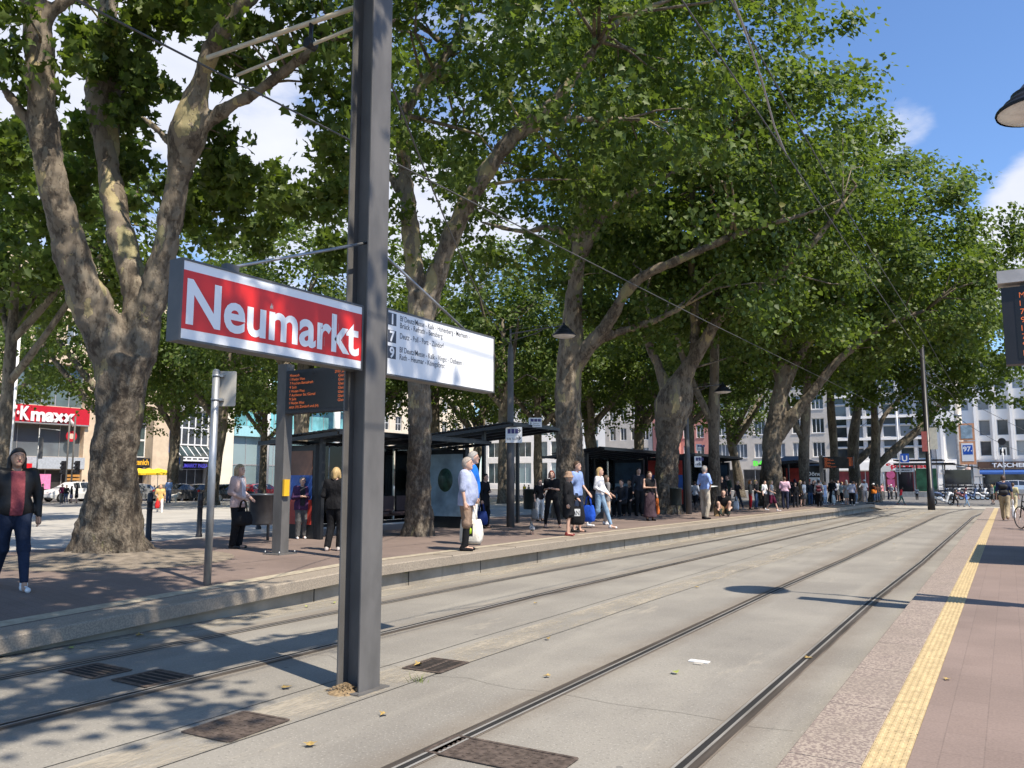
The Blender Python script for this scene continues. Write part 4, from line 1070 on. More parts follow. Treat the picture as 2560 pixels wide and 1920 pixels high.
mb = MB(); mb.box((.6, -.25, 4.15), (.95, 0, 8.95)); mb.box((3.85, -.25, 4.15), (4.2, 0, 8.95)); mb.box((.95, -.25, 8.7), (3.85, 0, 8.95)); mb.build('window_surround', WHT, t)
mb = MB(); mb.box((4.6, -.4, 3.05), (22, -.01, 3.95), 0); mb.text('TASCHEN', .72, (6.2, -.42, 3.25), X, Z, 1, width=3.9, bold=.03); mb.text('TASCHEN', .72, (14.9, -.42, 3.25), X, Z, 1, width=3.9, bold=.03); mb.build('fascia', [BRN, WHITE], t)
mb = MB(); mb.add([(4.8, -.05, 3.0), (21.8, -.05, 3.0), (21.8, -1.1, 2.6), (4.8, -1.1, 2.6), (4.8, -1.1, 2.35), (21.8, -1.1, 2.35)], [(3, 2, 1, 0), (4, 5, 2, 3)]); mb.build('awning', BLUEC, t)
mb = MB(); mb.box((.2, -.12, 2.5), (4.2, -.01, 3.9), 0); mb.text('KÄMPGEN', .55, (.4, -.14, 2.62), X, Z, 1, width=3.6, bold=.02); mb.build('shop_sign', [WHT, FRG], t)
mb = MB(); mb.box((-.2, -.5, 17.2), (22.2, 9, 17.6)); mb.build('roof', WHT, t)
# end pieces further right, mostly hidden by the boards of the right platform
t = east('corner_house', 'grey house at the far right end of the east side', 14.3, 121)
ob = grid(1, 6, 2.4, 1.5, ((4.7, 6.6), (8, 10), (11.2, 13.2)))
facade(t, 16, 16, ob, SAND, .3)
for o in ob: window(t, o, 2, 1, FRW, GLS, .25, .08)

# yellow parasols of the café
PARA = M('parasol_yellow', (.80, .52, .02), .7, var=.08)
def parasol(label, loc):
    t = thing('parasol', label, 'parasol', loc, random.uniform(0, 1), 'yellow parasols of the café')
    mb = MB(); mb.tube([(0, 0, 0), (0, 0, 2.75)], .03, 8); mb.build('pole', FRW, t)
    mb = MB(); n = 8; vs = [(0, 0, 2.8)]
    for r, z in ((.9, 2.55), (1.75, 2.3), (1.75, 2.12)):
        for k in range(n): a = 2 * math.pi * k / n; vs.append((r * math.cos(a), r * math.sin(a), z))
    fs = [(0, 1 + k, 1 + (k + 1) % n) for k in range(n)] + [(1 + i * n + k, 1 + (i + 1) * n + k, 1 + (i + 1) * n + (k + 1) % n, 1 + i * n + (k + 1) % n) for i in range(2) for k in range(n)]
    mb.add(vs, fs); mb.build('canopy', PARA, t)
for px, lab in ((344, 'yellow café parasol nearest the big trunk'), (368, 'middle yellow café parasol under the bakery letters'), (392, 'rightmost yellow café parasol beside the stone pier')):
    q = D(px, 1240, 79); parasol(lab, (q[0], q[1], .0))
# ------------------------------------------------------------------ plane trees
BARK = bark_mat('plane_bark', (.175, .145, .110), (.44, .36, .20), (.082, .066, .052), .565)
BARKF = bark_mat('plane_bark_far', (.145, .122, .093), (.36, .31, .21), (.078, .064, .05), .60)
LEAF = leaf_mat('plane_leaves', (.040, .074, .015), (.132, .182, .040), (.18, .265, .026), .38)
LEAFB = leaf_mat('plane_leaves_back', (.050, .086, .018), (.112, .158, .036), (.185, .265, .028), .37)
HALF = [(.30, -.05), (.24, .17), (.56, .36), (.24, .50)]
LV = np.array([(0, 0, 0), (0, 1, 0)] + [(x, y, abs(x) * .22) for x, y in HALF] + [(-x, y, abs(x) * .22) for x, y in HALF], float); LV[:, 1] -= .45
LF = [[0, 2, 3, 4, 5, 1], [1, 9, 8, 7, 6, 0]]
SV = np.array([(0, 0, 0), (0, 1, 0), (.46, .22, .12), (.30, .62, .05), (-.46, .22, .12), (-.30, .62, .05)], float); SV[:, 1] -= .45
SF = [[0, 2, 3, 1], [1, 5, 4, 0]]


def leaves_mesh(name, pos, size, rng, near, out=None):
    """pos (N,3): one leaf at each, facing up and outwards with a wide scatter"""
    T, F = (LV, LF) if near else (SV, SF)
    N = len(pos); n = rng.normal(size=(N, 3)) * .62; n[:, 2] += .75
    if out is not None: n += out * .75
    n /= np.linalg.norm(n, axis=1)[:, None]
    a = rng.normal(size=(N, 3)); a[:, 2] -= .5; a -= n * (a * n).sum(1)[:, None]; a /= np.linalg.norm(a, axis=1)[:, None]
    b = np.cross(a, n)
    s = size * rng.uniform(.65, 1.25, N)
    P = pos[:, None] + s[:, None, None] * (T[None, :, :1] * b[:, None] + T[None, :, 1:2] * a[:, None] + T[None, :, 2:] * n[:, None])
    k = len(T); lt = np.array(F); nf, fl = lt.shape
    idx = (lt[None] + (np.arange(N) * k)[:, None, None]).reshape(-1)
    me = bpy.data.meshes.new(name)
    me.vertices.add(N * k); me.vertices.foreach_set('co', P.reshape(-1).astype(np.float32))
    me.loops.add(len(idx)); me.loops.foreach_set('vertex_index', idx.astype(np.int32))
    me.polygons.add(N * nf); me.polygons.foreach_set('loop_start', (np.arange(N * nf) * fl).astype(np.int32))
    at = me.attributes.new('tint', 'FLOAT', 'FACE')
    at.data.foreach_set('value', np.repeat(rng.uniform(0, 1, N), nf).astype(np.float32))
    me.update(calc_edges=True)
    return me


def ellip(rng, c, r, n, low=.8):
    """cluster centres filling a lumpy crown, most of them near its outside"""
    d = rng.normal(size=(n, 3)); d /= np.linalg.norm(d, axis=1)[:, None]
    ph = rng.uniform(0, 6.28, 6)
    lump = 1 + .10 * np.sin(3 * d[:, 0] + ph[0] + 2 * d[:, 2]) + .09 * np.sin(5 * d[:, 1] + ph[1]) + .08 * np.sin(7 * d[:, 2] + 4 * d[:, 0] + ph[2])
    u = rng.uniform(0, 1, n) ** .5 * .78 + .24
    p = d * (u * lump)[:, None]; p[:, 2] = np.where(p[:, 2] < 0, p[:, 2] * low, p[:, 2])
    return np.array(c) + p * np.array(r)


def make_tree(label, base, limbs, crowns, rng, near=False, lsize=.2, mat=None, bark=None, name='plane_tree', group='plane trees of the square', twigs=.35, remesh=0.0, lobes=False, maxtw=4.2):
    """limbs: list of [(x, y, z, radius), ...]; crowns: list of (centres array, cluster radius, leaves per cluster)"""
    base = np.array(base, float); rng_ = rng
    t = thing(name, label, 'tree', base, 0, group)
    mb = MB(); nodes = []
    for li, L in enumerate(limbs):
        P = np.array(L, float); sm = []
        for i in range(len(P) - 1):           # smooth the limb with a spline
            p0, p1, p2, p3 = P[max(i - 1, 0)], P[i], P[i + 1], P[min(i + 2, len(P) - 1)]
            for s in np.linspace(0, 1, 6)[:-1]:
                sm.append(.5 * ((2 * p1) + (-p0 + p2) * s + (2 * p0 - 5 * p1 + 4 * p2 - p3) * s * s + (-p0 + 3 * p1 - 3 * p2 + p3) * s ** 3))
        sm.append(P[-1]); sm = np.array(sm)
        w1 = rng_.uniform(0, 6.28, 3)
        lob = (lambda i, a, w1=w1, sm=sm: (.17 * math.cos(5 * a + w1[0]) + .10 * math.cos(8 * a + w1[1])) * max(0, 1 - (sm[i][2] - base[2]) / 1.5) ** 1.3 + .035 * math.sin(3 * a + i * .7 + w1[2]) + .03 * math.sin(i * 1.9 + w1[0])) if (lobes and li == 0) else (lambda i, a, w1=w1: .045 * math.sin(2 * a + i * .9 + w1[0]) + .05 * math.sin(i * 1.3 + w1[1]))
        mb.tube(sm[:, :3], [max(.012, r) for r in sm[:, 3]], 28 if (lobes and li == 0) else 14 if near else 10, lobe=lob)
        nodes += [q for q in sm[(len(sm) // 3 if li == 0 else 3):]]
    nodes = np.array(nodes)
    allc = np.concatenate([c[0] for c in crowns]) if crowns else np.zeros((0, 3))
    tw = MB()
    for q in allc[rng.uniform(size=len(allc)) < twigs]:
        dd = np.linalg.norm(nodes[:, :3] - q, axis=1) + np.maximum(0, nodes[:, 2] - q[2]) * 1.2
        a = nodes[dd.argmin()]; v = q - a[:3]; L_ = np.linalg.norm(v)
        if L_ < .3 or L_ > maxtw: continue
        r0 = min(a[3] * .55, .018 + .011 * L_); mid1 = a[:3] + v * .35 + rng.normal(size=3) * .07 * L_ + np.array([0, 0, .08 * L_]); mid2 = a[:3] + v * .7 + rng.normal(size=3) * .06 * L_ + np.array([0, 0, .06 * L_])
        (mb if not remesh else tw).tube([a[:3], mid1, mid2, q], [r0, r0 * .75, r0 * .5, .006], 6)
    tr = mb.build('trunk', bark or BARK, t, base)
    if remesh:
        md = tr.modifiers.new('r', 'REMESH'); md.mode = 'VOXEL'; md.voxel_size = remesh; md.use_smooth_shade = True
        m2 = tr.modifiers.new('s', 'SMOOTH'); m2.iterations = 6; m2.factor = .5
        tx = bpy.data.textures.new('bark_lumps', 'CLOUDS'); tx.noise_scale = .22; tx.noise_depth = 4
        m3 = tr.modifiers.new('d', 'DISPLACE'); m3.texture = tx; m3.strength = .10; m3.mid_level = .5
        me = bpy.data.meshes.new_from_object(tr.evaluated_get(bpy.context.evaluated_depsgraph_get())); tr.modifiers.clear(); tr.data = me
        if tw.v:
            q = tw.build('branches', bark or BARK, t, base); bm = bmesh.new(); bm.from_mesh(tr.data); bm.from_mesh(q.data); bm.to_mesh(tr.data); bm.free(); bpy.data.objects.remove(q)
    ps = []; outs = []
    cc = allc.mean(0) if len(allc) else base
    for C, rc, nl in crowns:
        k = rng.poisson(nl, len(C)); i = np.repeat(np.arange(len(C)), k)
        g = rng.normal(size=(len(i), 3)) * np.array([.46, .46, .30]) * rc * np.repeat(rng.uniform(.7, 1.25, len(C)), k)[:, None]
        ps.append(C[i] + g); o = C[i] - cc; outs.append(o / (np.linalg.norm(o, axis=1)[:, None] + 1e-6))
    P = np.concatenate(ps) - base
    me = leaves_mesh('crown', P, lsize, rng, near, np.concatenate(outs)); me.materials.append(mat or LEAF)
    o = bpy.data.objects.new('crown', me); COL.objects.link(o); o.parent = t
    return t


def dl(pts, last=None):
    """limb through photo positions (2212 px wide frame): (x, y, depth, width in px)"""
    out = []
    for x, y, d, wd in pts:
        p = D(x * K, y * K, d); out.append((p[0], p[1], p[2], wd * K / 2 * d / 2000))
    return out


def blobs(B, rng, per=5, spread=.55):
    out = []
    for x, y, d, r in B:
        p = D(x * K, y * K, d); out.append(p + rng.normal(size=(per, 3)) * np.array([spread, spread, spread * .7]) * r)
    return np.concatenate(out)


# the big near tree
r1 = np.random.default_rng(3)
b1 = (-12.43, 7.79, .36)
L1 = [dl([(238, 1222, 13.05, 215), (236, 1190, 13.05, 156), (240, 1120, 13.05, 120), (246, 1020, 13, 98), (254, 920, 13, 94), (262, 830, 13, 98), (270, 765, 13, 112)]),
      dl([(258, 850, 13, 78), (240, 760, 12.95, 86), (200, 665, 12.8, 82), (162, 570, 12.6, 74), (138, 480, 12.4, 66), (112, 390, 12.2, 60), (98, 300, 12.1, 58), (88, 190, 12, 58), (84, 90, 12, 60), (70, -10, 11.9, 54), (50, -130, 11.8, 44), (20, -300, 11.7, 26)]),
      dl([(276, 850, 13.05, 70), (300, 750, 13.1, 76), (308, 690, 13.15, 76), (290, 610, 13.2, 58), (262, 510, 13.4, 54), (243, 420, 13.6, 50), (230, 320, 13.8, 48), (226, 200, 14, 80), (226, 90, 14.2, 44), (236, -20, 14.4, 40), (240, -200, 14.6, 26)]),
      dl([(306, 720, 13.1, 66), (328, 650, 13.0, 60), (352, 560, 12.9, 54), (372, 460, 12.8, 50), (388, 370, 12.7, 52), (408, 280, 12.6, 80), (430, 190, 12.5, 42), (455, 110, 12.4, 40), (500, 40, 12.3, 36), (560, -30, 12.2, 32), (640, -140, 12.1, 22)]),
      dl([(405, 310, 12.6, 32), (440, 275, 12.6, 30), (490, 235, 12.5, 28), (560, 195, 12.4, 25), (620, 150, 12.3, 24), (690, 100, 12.2, 22), (780, 68, 12.1, 18), (860, 40, 12, 10)]),
      dl([(104, 335, 12.2, 30), (60, 265, 12.1, 24), (20, 205, 12, 20), (-30, 150, 11.9, 14)]),
      dl([(392, 345, 12.7, 22), (350, 290, 12.8, 16), (305, 250, 12.9, 12)]),
      dl([(88, 60, 12, 34), (120, 20, 12, 28), (160, -10, 12, 22), (220, -60, 12, 12)])]
BL1 = [(20, 60, 11, .9), (15, 170, 12, .8), (35, 300, 14, .9), (15, 400, 14, .9), (60, 500, 15, .9), (10, 560, 14, .7), (225, 80, 13.8, .5), (232, 160, 13.8, .45), (218, 250, 14.2, .5), (180, 330, 15, .7), (150, 430, 15, .6), (300, 20, 13, .8), (285, 100, 13.4, .8), (295, 170, 13.5, .55), (285, 235, 13.8, .5), (270, 330, 14.5, .7), (330, 400, 14.8, .6), (375, 15, 13.4, .5), (425, 10, 13.2, .5), (335, 50, 13.5, .4), (520, 30, 12.2, .8), (610, 30, 12, .7), (700, 40, 12, .8), (765, 130, 12.5, .7), (530, 130, 13, .5), (450, 300, 13.4, .6), (500, 345, 13.6, .6), (720, 220, 13, .8), (740, 320, 13, .8), (700, 410, 14, .8), (620, 430, 14, .7), (540, 440, 14.5, .7), (460, 420, 15, .7), (400, 410, 15, .5), (470, 500, 16, .8), (580, 510, 16, .8), (690, 500, 16, .8), (740, 570, 16, .8), (480, 380, 14.2, .5)]
up1 = ellip(r1, (-11.6, 8, 13.2), (8.2, 8, 4.2), 260); up1 = up1[up1[:, 2] > np.maximum(9.9, 2.0 + .62 * (up1 @ FWD))]
ov1 = np.concatenate([ellip(r1, (-4.6, 2.6, 9.6), (3.2, 3.6, 1.6), 40), ellip(r1, (-2.0, 2.3, 9.6), (3.2, 2.8, 1.3), 70)])
make_tree('huge near plane tree with a flaring trunk forking into three thick limbs', b1, L1, [(blobs(BL1, r1, 6, .48), .34, 50), (up1, .75, 34), (ov1, .62, 95)], r1, near=True, lsize=.168, remesh=.045, lobes=True, twigs=.3, maxtw=1.0)

# the second tree behind the sign post
r2 = np.random.default_rng(5)
b2 = (-11.42, 14.41, .37)
L2 = [dl([(903, 1166, 18.1, 76), (904, 1130, 18.1, 60), (905, 1050, 18.1, 53), (906, 920, 18.1, 50), (906, 800, 18.1, 50), (908, 700, 18.1, 54), (912, 630, 18.1, 58)]),
      dl([(908, 680, 18.1, 40), (892, 560, 18.2, 40), (884, 460, 18.3, 36), (874, 370, 18.4, 30), (870, 280, 18.5, 26), (892, 205, 18.6, 24), (950, 140, 18.7, 20), (990, 70, 18.8, 14), (1010, -40, 18.9, 9)]),
      dl([(918, 680, 18.1, 44), (945, 590, 18, 42), (975, 510, 17.9, 40), (1015, 430, 17.8, 38), (1055, 365, 17.7, 36), (1100, 305, 17.6, 30), (1130, 270, 17.5, 26), (1190, 225, 17.4, 24), (1260, 140, 17.3, 20), (1320, 60, 17.2, 16), (1420, 10, 17.1, 12), (1500, -20, 17, 6)]),
      dl([(1100, 305, 17.6, 24), (1180, 265, 17.6, 20), (1260, 258, 17.5, 16), (1350, 258, 17.4, 11)]),
      dl([(985, 120, 18.7, 14), (900, 50, 18.8, 12), (860, 55, 18.9, 9)]),
      dl([(880, 440, 18.3, 20), (820, 350, 18.5, 14), (760, 290, 18.6, 8)])]
c2 = ellip(r2, (-9.2, 16.2, 12.6), (5.6, 6.0, 6.2), 300, .95)
make_tree('slender plane tree forking in a V behind the grey sign post', b2, L2, [(c2, .75, 105)], r2, near=True, lsize=.17, remesh=.04, lobes=True)
# third, fourth and fifth of the front row
r3 = np.random.default_rng(8)
b3 = (-12.28, 23.96, .37)
L3 = [dl([(1236, 1130, 26.6, 92), (1233, 1080, 26.6, 70), (1230, 960, 26.6, 58), (1228, 830, 26.6, 56), (1234, 740, 26.6, 52), (1240, 640, 26.5, 36), (1250, 540, 26.4, 32), (1262, 450, 26.3, 30), (1278, 380, 26.2, 28), (1292, 280, 26.1, 22), (1300, 180, 26, 16), (1310, 60, 26, 9)]),
      dl([(1240, 790, 26.6, 40), (1275, 745, 26.2, 34), (1318, 690, 25.8, 28), (1352, 630, 25.4, 25), (1400, 590, 25, 22), (1470, 560, 24.5, 20), (1560, 520, 24, 17), (1640, 490, 23.5, 14), (1730, 465, 23, 10), (1820, 430, 22.5, 6)]),
      dl([(1255, 560, 26.4, 24), (1300, 470, 26, 20), (1360, 420, 25.6, 16), (1440, 380, 25.2, 12), (1540, 330, 24.8, 8)]),
      dl([(1265, 460, 26.3, 20), (1240, 360, 26.4, 16), (1215, 300, 26.5, 13), (1180, 270, 26.6, 8)]),
      dl([(1250, 520, 26.4, 18), (1190, 490, 26.6, 14), (1130, 500, 26.8, 12), (1040, 480, 27, 8)]),
      dl([(1272, 745, 26.3, 22), (1330, 720, 26, 18), (1420, 690, 25.6, 15), (1480, 660, 25, 10)])]
c3 = ellip(r3, (-9.2, 24.6, 12.4), (6.4, 7.0, 7.0), 400, .9)
def open_under(C, base, cx, cz, rng, k=.85):
    """old planes carry few leaves low on the inside: thin them out so that the limbs show"""
    d = C @ FWD; db = FWD @ np.array(base)
    drop = (d < db - .8) & (C[:, 0] < cx + 2.2) & (C[:, 2] < cz + 1.6) & (rng.uniform(size=len(C)) < k)
    return C[~drop]
c3 = open_under(c3, b3, -9.2, 12.4, r3)
make_tree('stout dark plane tree with a long bare limb curving over the track', b3, L3, [(c3, .85, 135)], r3, lsize=.172, remesh=.05, lobes=True)
r4 = np.random.default_rng(9)
b4 = (-11.0, 28.9, .37)
L4 = [dl([(1437, 1112, 30, 78), (1438, 1060, 30, 56), (1443, 960, 30, 50), (1456, 870, 30, 80), (1478, 810, 29.8, 40), (1512, 755, 29.5, 28), (1548, 695, 29.2, 24), (1600, 640, 28.8, 21), (1660, 610, 28.4, 19), (1700, 570, 28, 15), (1745, 535, 27.6, 16), (1800, 470, 27.2, 10), (1850, 400, 27, 6)]),
      dl([(1452, 880, 30, 30), (1425, 800, 30.3, 22), (1395, 720, 30.6, 18), (1380, 600, 31, 14), (1360, 480, 31, 9)]),
      dl([(1500, 775, 29.6, 22), (1500, 650, 30, 20), (1490, 520, 30.4, 15), (1500, 380, 30.8, 10), (1510, 240, 31, 6)])]
c4 = ellip(r4, (-8.6, 31, 11.6), (6.4, 6.2, 6.0), 350, .92)
c4 = open_under(c4, b4, -8.6, 11.6, r4, .7)
make_tree('leaning plane tree whose limb sweeps up to the right over the track', b4, L4, [(c4, .85, 130)], r4, lsize=.18, remesh=.05, lobes=True)
r5 = np.random.default_rng(10)
b5 = (-10.0, 39.6, .37)
L5 = [dl([(1666, 1095, 39, 66), (1666, 1040, 39, 48), (1668, 950, 39, 40), (1680, 880, 39, 36), (1692, 800, 39, 28), (1700, 720, 39, 24), (1690, 620, 39, 18), (1700, 500, 39, 10)]),
      dl([(1680, 940, 39, 34), (1720, 890, 38.6, 26), (1760, 840, 38.2, 22), (1800, 790, 37.8, 19), (1850, 745, 37.4, 15), (1920, 700, 37, 11), (2000, 670, 36.6, 9)]),
      dl([(1690, 850, 39, 24), (1730, 760, 38.8, 22), (1780, 690, 38.6, 18), (1840, 620, 38.4, 12), (1900, 540, 38.2, 7)])]
c5 = ellip(r5, (-6.0, 41.5, 11.9), (7.2, 7.6, 5.4), 400, .9)
c5 = open_under(c5, b5, -6.0, 11.9, r5, .6)
make_tree('pale barked plane tree with a straight limb leaning far to the right', b5, L5, [(c5, .95, 135)], r5, lsize=.20, bark=BARKF, remesh=.06)
# farther trees of the row
def far_tree(label, px, py, dep, wd, limbs, cr, rr, seed, n=260, nl=80, z=.35, ls=.23, mat=None, rc=.95):
    r = np.random.default_rng(seed); base = G(px, py, z) if dep is None else D(px, py, dep); base = np.array([base[0], base[1], z])
    d = FWD @ (base - np.array([0, 0, H])); L = [dl([(px / K, py / K + 4, d, wd * 1.35), (px / K, py / K - 20, d, wd)] + limbs[0](px / K, d))] + [dl(l(px / K, d)) for l in limbs[1:]]
    return make_tree(label, base, L, [(ellip(r, cr, rr, n, .9), rc, nl)], r, lsize=ls, bark=BARKF, mat=mat, twigs=.3)
U = lambda x, d: [(x + 2, 900, d, 20), (x + 6, 800, d, 15), (x - 4, 660, d, 9)]
far_tree('straight pale trunk of a plane tree right behind the farther bell lamp', 1788, 1281, None, 26, [lambda x, d: [(x - 3, 960, d, 25), (x - 2, 830, d, 22), (x, 700, d, 16), (x + 6, 560, d, 10)], lambda x, d: [(x - 4, 920, d, 16), (x - 60, 800, d, 14), (x - 85, 720, d, 8)]], (-12.5, 36, 12.5), (6, 6, 6), 21, 240, 80)
far_tree('bright barked plane tree behind the kiosk crowd', 2012, 1262, None, 22, [lambda x, d: [(x - 2, 980, d, 22), (x + 4, 860, d, 18), (x + 10, 700, d, 10)], lambda x, d: [(x, 960, d, 14), (x - 50, 850, d, 10), (x - 80, 760, d, 6)]], (-9.5, 49, 12.5), (7, 6.5, 6.5), 22, 260, 80)
far_tree('dark plane tree beside the distant departure board', 2085, 1249, 60, 20, [lambda x, d: [(x, 970, d, 18), (x - 8, 840, d, 15), (x + 6, 700, d, 9)]], (-13, 53, 12), (6.5, 6, 6), 23, 220, 80)
far_tree('plane tree with twin stems at the far end of the platform', 2140, 1250, None, 26, [lambda x, d: [(x - 6, 960, d, 22), (x + 6, 860, d, 18), (x + 14, 760, d, 12)], lambda x, d: [(x - 2, 1000, d, 18), (x + 38, 960, d, 14), (x + 60, 900, d, 10), (x + 120, 840, d, 6)]], (-6.5, 59, 11.6), (6.5, 6, 6.2), 24, 230, 80, z=.1)
far_tree('last plane tree of the row, its limb slanting across the white building', 2187, 1252, None, 24, [lambda x, d: [(x, 1010, d, 22), (x + 2, 940, d, 18), (x - 4, 860, d, 12)], lambda x, d: [(x + 2, 1010, d, 18), (x + 50, 965, d, 18), (x + 110, 915, d, 16), (x + 135, 880, d, 12), (x + 190, 830, d, 8)]], (-3.2, 60, 11.6), (7.2, 6.5, 6.6), 25, 300, 80, z=.1)
# the rows on the square behind; three crowns are shared
def back_tree(label, px, py, dep, wd, top, rr, seed, z=0.0, lean=0.0, n=210, low=.84):
    b = D(px, py, dep); b = np.array([b[0], b[1], zp(b[0])]); r = np.random.default_rng(seed)
    hgt = top; L = [[(b[0], b[1], b[2] - .2, wd * .75), (b[0], b[1], b[2] + .6, wd * .55), (b[0] + lean * .4, b[1], b[2] + 3.2, wd * .47), (b[0] + lean, b[1], b[2] + 6, wd * .42), (b[0] + lean * 1.4, b[1], b[2] + hgt * .7, wd * .2)]]
    for k in range(4):
        a = r.uniform(0, 6.28) if k else 2.2; z0 = b[2] + r.uniform(4.6, 7.0); q = np.array([math.cos(a), math.sin(a), 0])
        s = np.array([b[0] + lean * .5, b[1], z0]); L.append([(*s, wd * .32), (*(s + q * 1.3 + (0, 0, 1.4)), wd * .27), (*(s + q * 2.8 + (0, 0, 3.2)), wd * .2), (*(s + q * 4.4 + (0, 0, 5.2)), wd * .1)])
    return make_tree(label, b, L, [(ellip(r, (b[0] + lean, b[1], b[2] + hgt * .67), rr, n, low), .95, 66)], r, lsize=.24, bark=BARKF, mat=LEAFB, twigs=.25)
back_tree('forked plane tree at the left edge in front of the red store sign', -8, 1330, 27, .44, 14.5, (6.2, 6, 4.6), 31, low=.45)
tb = back_tree('plane tree whose trunk stands beside the grey parked car', 527, 1246, 52, .9, 16, (6.8, 6.8, 6.0), 32, lean=.8)
tc = back_tree('plane tree showing its trunk above the roof of the nearest shelter', 748, 1250, 44, .95, 16.5, (6.6, 6.6, 6.2), 33)
td = back_tree('pale thin plane tree between the lamp pole and the second shelter', 1257, 1252, 48, .6, 16, (6.2, 6.2, 6.0), 34)
for src, lab, px, dep, rz, s in ((tb, 'plane tree half hidden behind the big near trunk', 255, 50, 1.7, 1.0), (td, 'plane tree in the gap left of the second tree', 935, 58, 2.4, 1.05), (tc, 'plane tree far behind the white line sign', 1085, 62, .8, 1.0), (td, 'plane tree with a thin trunk just left of the stout dark one', 1345, 54, 4.0, 1.0), (tb, 'plane tree on the square behind the middle shelter', 1492, 60, 2.9, 1.0), (tc, 'plane tree in front of the pink house', 1600, 66, 4.4, .95), (td, 'plane tree hidden behind the pale straight trunk', 1730, 56, 1.2, 1.0), (tb, 'plane tree beyond the left frame edge with only its crown showing', -75, 58, 5.1, 1.05)):
    q = D(px, 1245, dep); dup(src, (q[0], q[1], zp(q[0])), rz, lab, scale=s)
for src, lab, px, dep, rz, s in ((tc, 'plane tree in the back row left of the glass building', 430, 66, 3.3, .95), (td, 'plane tree in the back row before the glass building', 655, 64, 5.3, 1.0), (tb, 'plane tree in the back row before the long beige house', 1180, 72, .5, 1.0), (tc, 'plane tree at the back row in front of the pale house', 1410, 76, 2.1, 1.0), (tb, 'plane tree at the back row before the grey beige house', 1850, 70, 3.7, .9)):
    q = D(px, 1240, dep); dup(src, (q[0], q[1], zp(q[0])), rz, lab, scale=s)
# the neighbour of the near tree, out of the frame to the left: it shades the platform
r0 = np.random.default_rng(40)
make_tree('plane tree left of the frame whose branches shade the platform', (-11.5, -2.5, .3), [[(-11.5, -2.5, .1, .6), (-11.5, -2.5, 3, .42), (-11, -2, 7, .3), (-9, -.5, 10, .15)], [(-11.3, -2.4, 5, .25), (-8, 0, 8.5, .15), (-5.5, 1, 9.5, .06)]], [(ellip(r0, (-10.5, -1.5, 11.5), (7.5, 6.5, 4.2), 190), .8, 32)], r0, lsize=.27)
# ------------------------------------------------------------------ people: smooth bodies grown from blended limbs
def snet(f, lo, hi, h):
    """surface of f = 0 as quads (surface nets)"""
    lo = np.array(lo, float); n = np.ceil((np.array(hi) - lo) / h).astype(int) + 1
    ax = [lo[i] + np.arange(n[i]) * h for i in range(3)]
    P = np.stack(np.meshgrid(*ax, indexing='ij'), -1); v = f(P.reshape(-1, 3)).reshape(n); s = v < 0
    c = [(0, 0, 0), (1, 0, 0), (0, 1, 0), (1, 1, 0), (0, 0, 1), (1, 0, 1), (0, 1, 1), (1, 1, 1)]
    sl = lambda A, o: A[o[0]:n[0] - 1 + o[0], o[1]:n[1] - 1 + o[1], o[2]:n[2] - 1 + o[2]]
    cnt = sum(sl(s, o).astype(np.int8) for o in c); act = (cnt > 0) & (cnt < 8)
    I = np.argwhere(act)
    if len(I) == 0: return np.zeros((0, 3)), []
    vid = -np.ones(n - 1, int); vid[tuple(I.T)] = np.arange(len(I))
    acc = np.zeros((len(I), 3)); num = np.zeros(len(I)); ca = np.array(c)
    cv = [v[tuple((I + o).T)] for o in ca]
    for a in range(8):
        for b in range(a + 1, 8):
            if np.abs(ca[a] - ca[b]).sum() != 1: continue
            x = (cv[a] < 0) != (cv[b] < 0)
            t = np.where(x, cv[a] / np.where(x, cv[a] - cv[b], 1), 0)
            acc += np.where(x[:, None], ca[a] + t[:, None] * (ca[b] - ca[a]), 0); num += x
    V = lo + (I + acc / num[:, None]) * h; F = []
    for k in range(3):
        i, j = [(1, 2), (2, 0), (0, 1)][k]
        e = np.zeros(3, int); e[k] = 1
        a = s[:n[0] - e[0], :n[1] - e[1], :n[2] - e[2]]; b = s[e[0]:, e[1]:, e[2]:]
        Q = np.argwhere(a != b); ok = (Q[:, i] > 0) & (Q[:, j] > 0) & (Q[:, i] < n[i] - 1) & (Q[:, j] < n[j] - 1); Q = Q[ok]
        if len(Q) == 0: continue
        di = np.zeros(3, int); dj = np.zeros(3, int); di[i] = 1; dj[j] = 1
        q = np.stack([vid[tuple((Q - di - dj).T)], vid[tuple((Q - dj).T)], vid[tuple(Q.T)], vid[tuple((Q - di).T)]], 1)
        ins = s[tuple(Q.T)]; q[~ins] = q[~ins][:, ::-1]
        F += q.tolist()
    return V, F


def seg(P, a, b, ra, rb, sy=1.0):
    a = np.array(a, float); b = np.array(b, float)
    if sy != 1.0:
        k = np.array([1, 1 / sy, 1]); P = P * k; a = a * k; b = b * k
    ba = b - a; t = np.clip(((P - a) @ ba) / max(1e-9, ba @ ba), 0, 1)
    return (np.linalg.norm(P - a - t[:, None] * ba, axis=1) - (ra + (rb - ra) * t)) * min(1, sy if sy < 1 else 1)


def smin(L, k):
    r = L[0]
    for d in L[1:]:
        h = np.clip(.5 + .5 * (d - r) / k, 0, 1); r = d * (1 - h) + r * h - k * h * (1 - h)
    return r


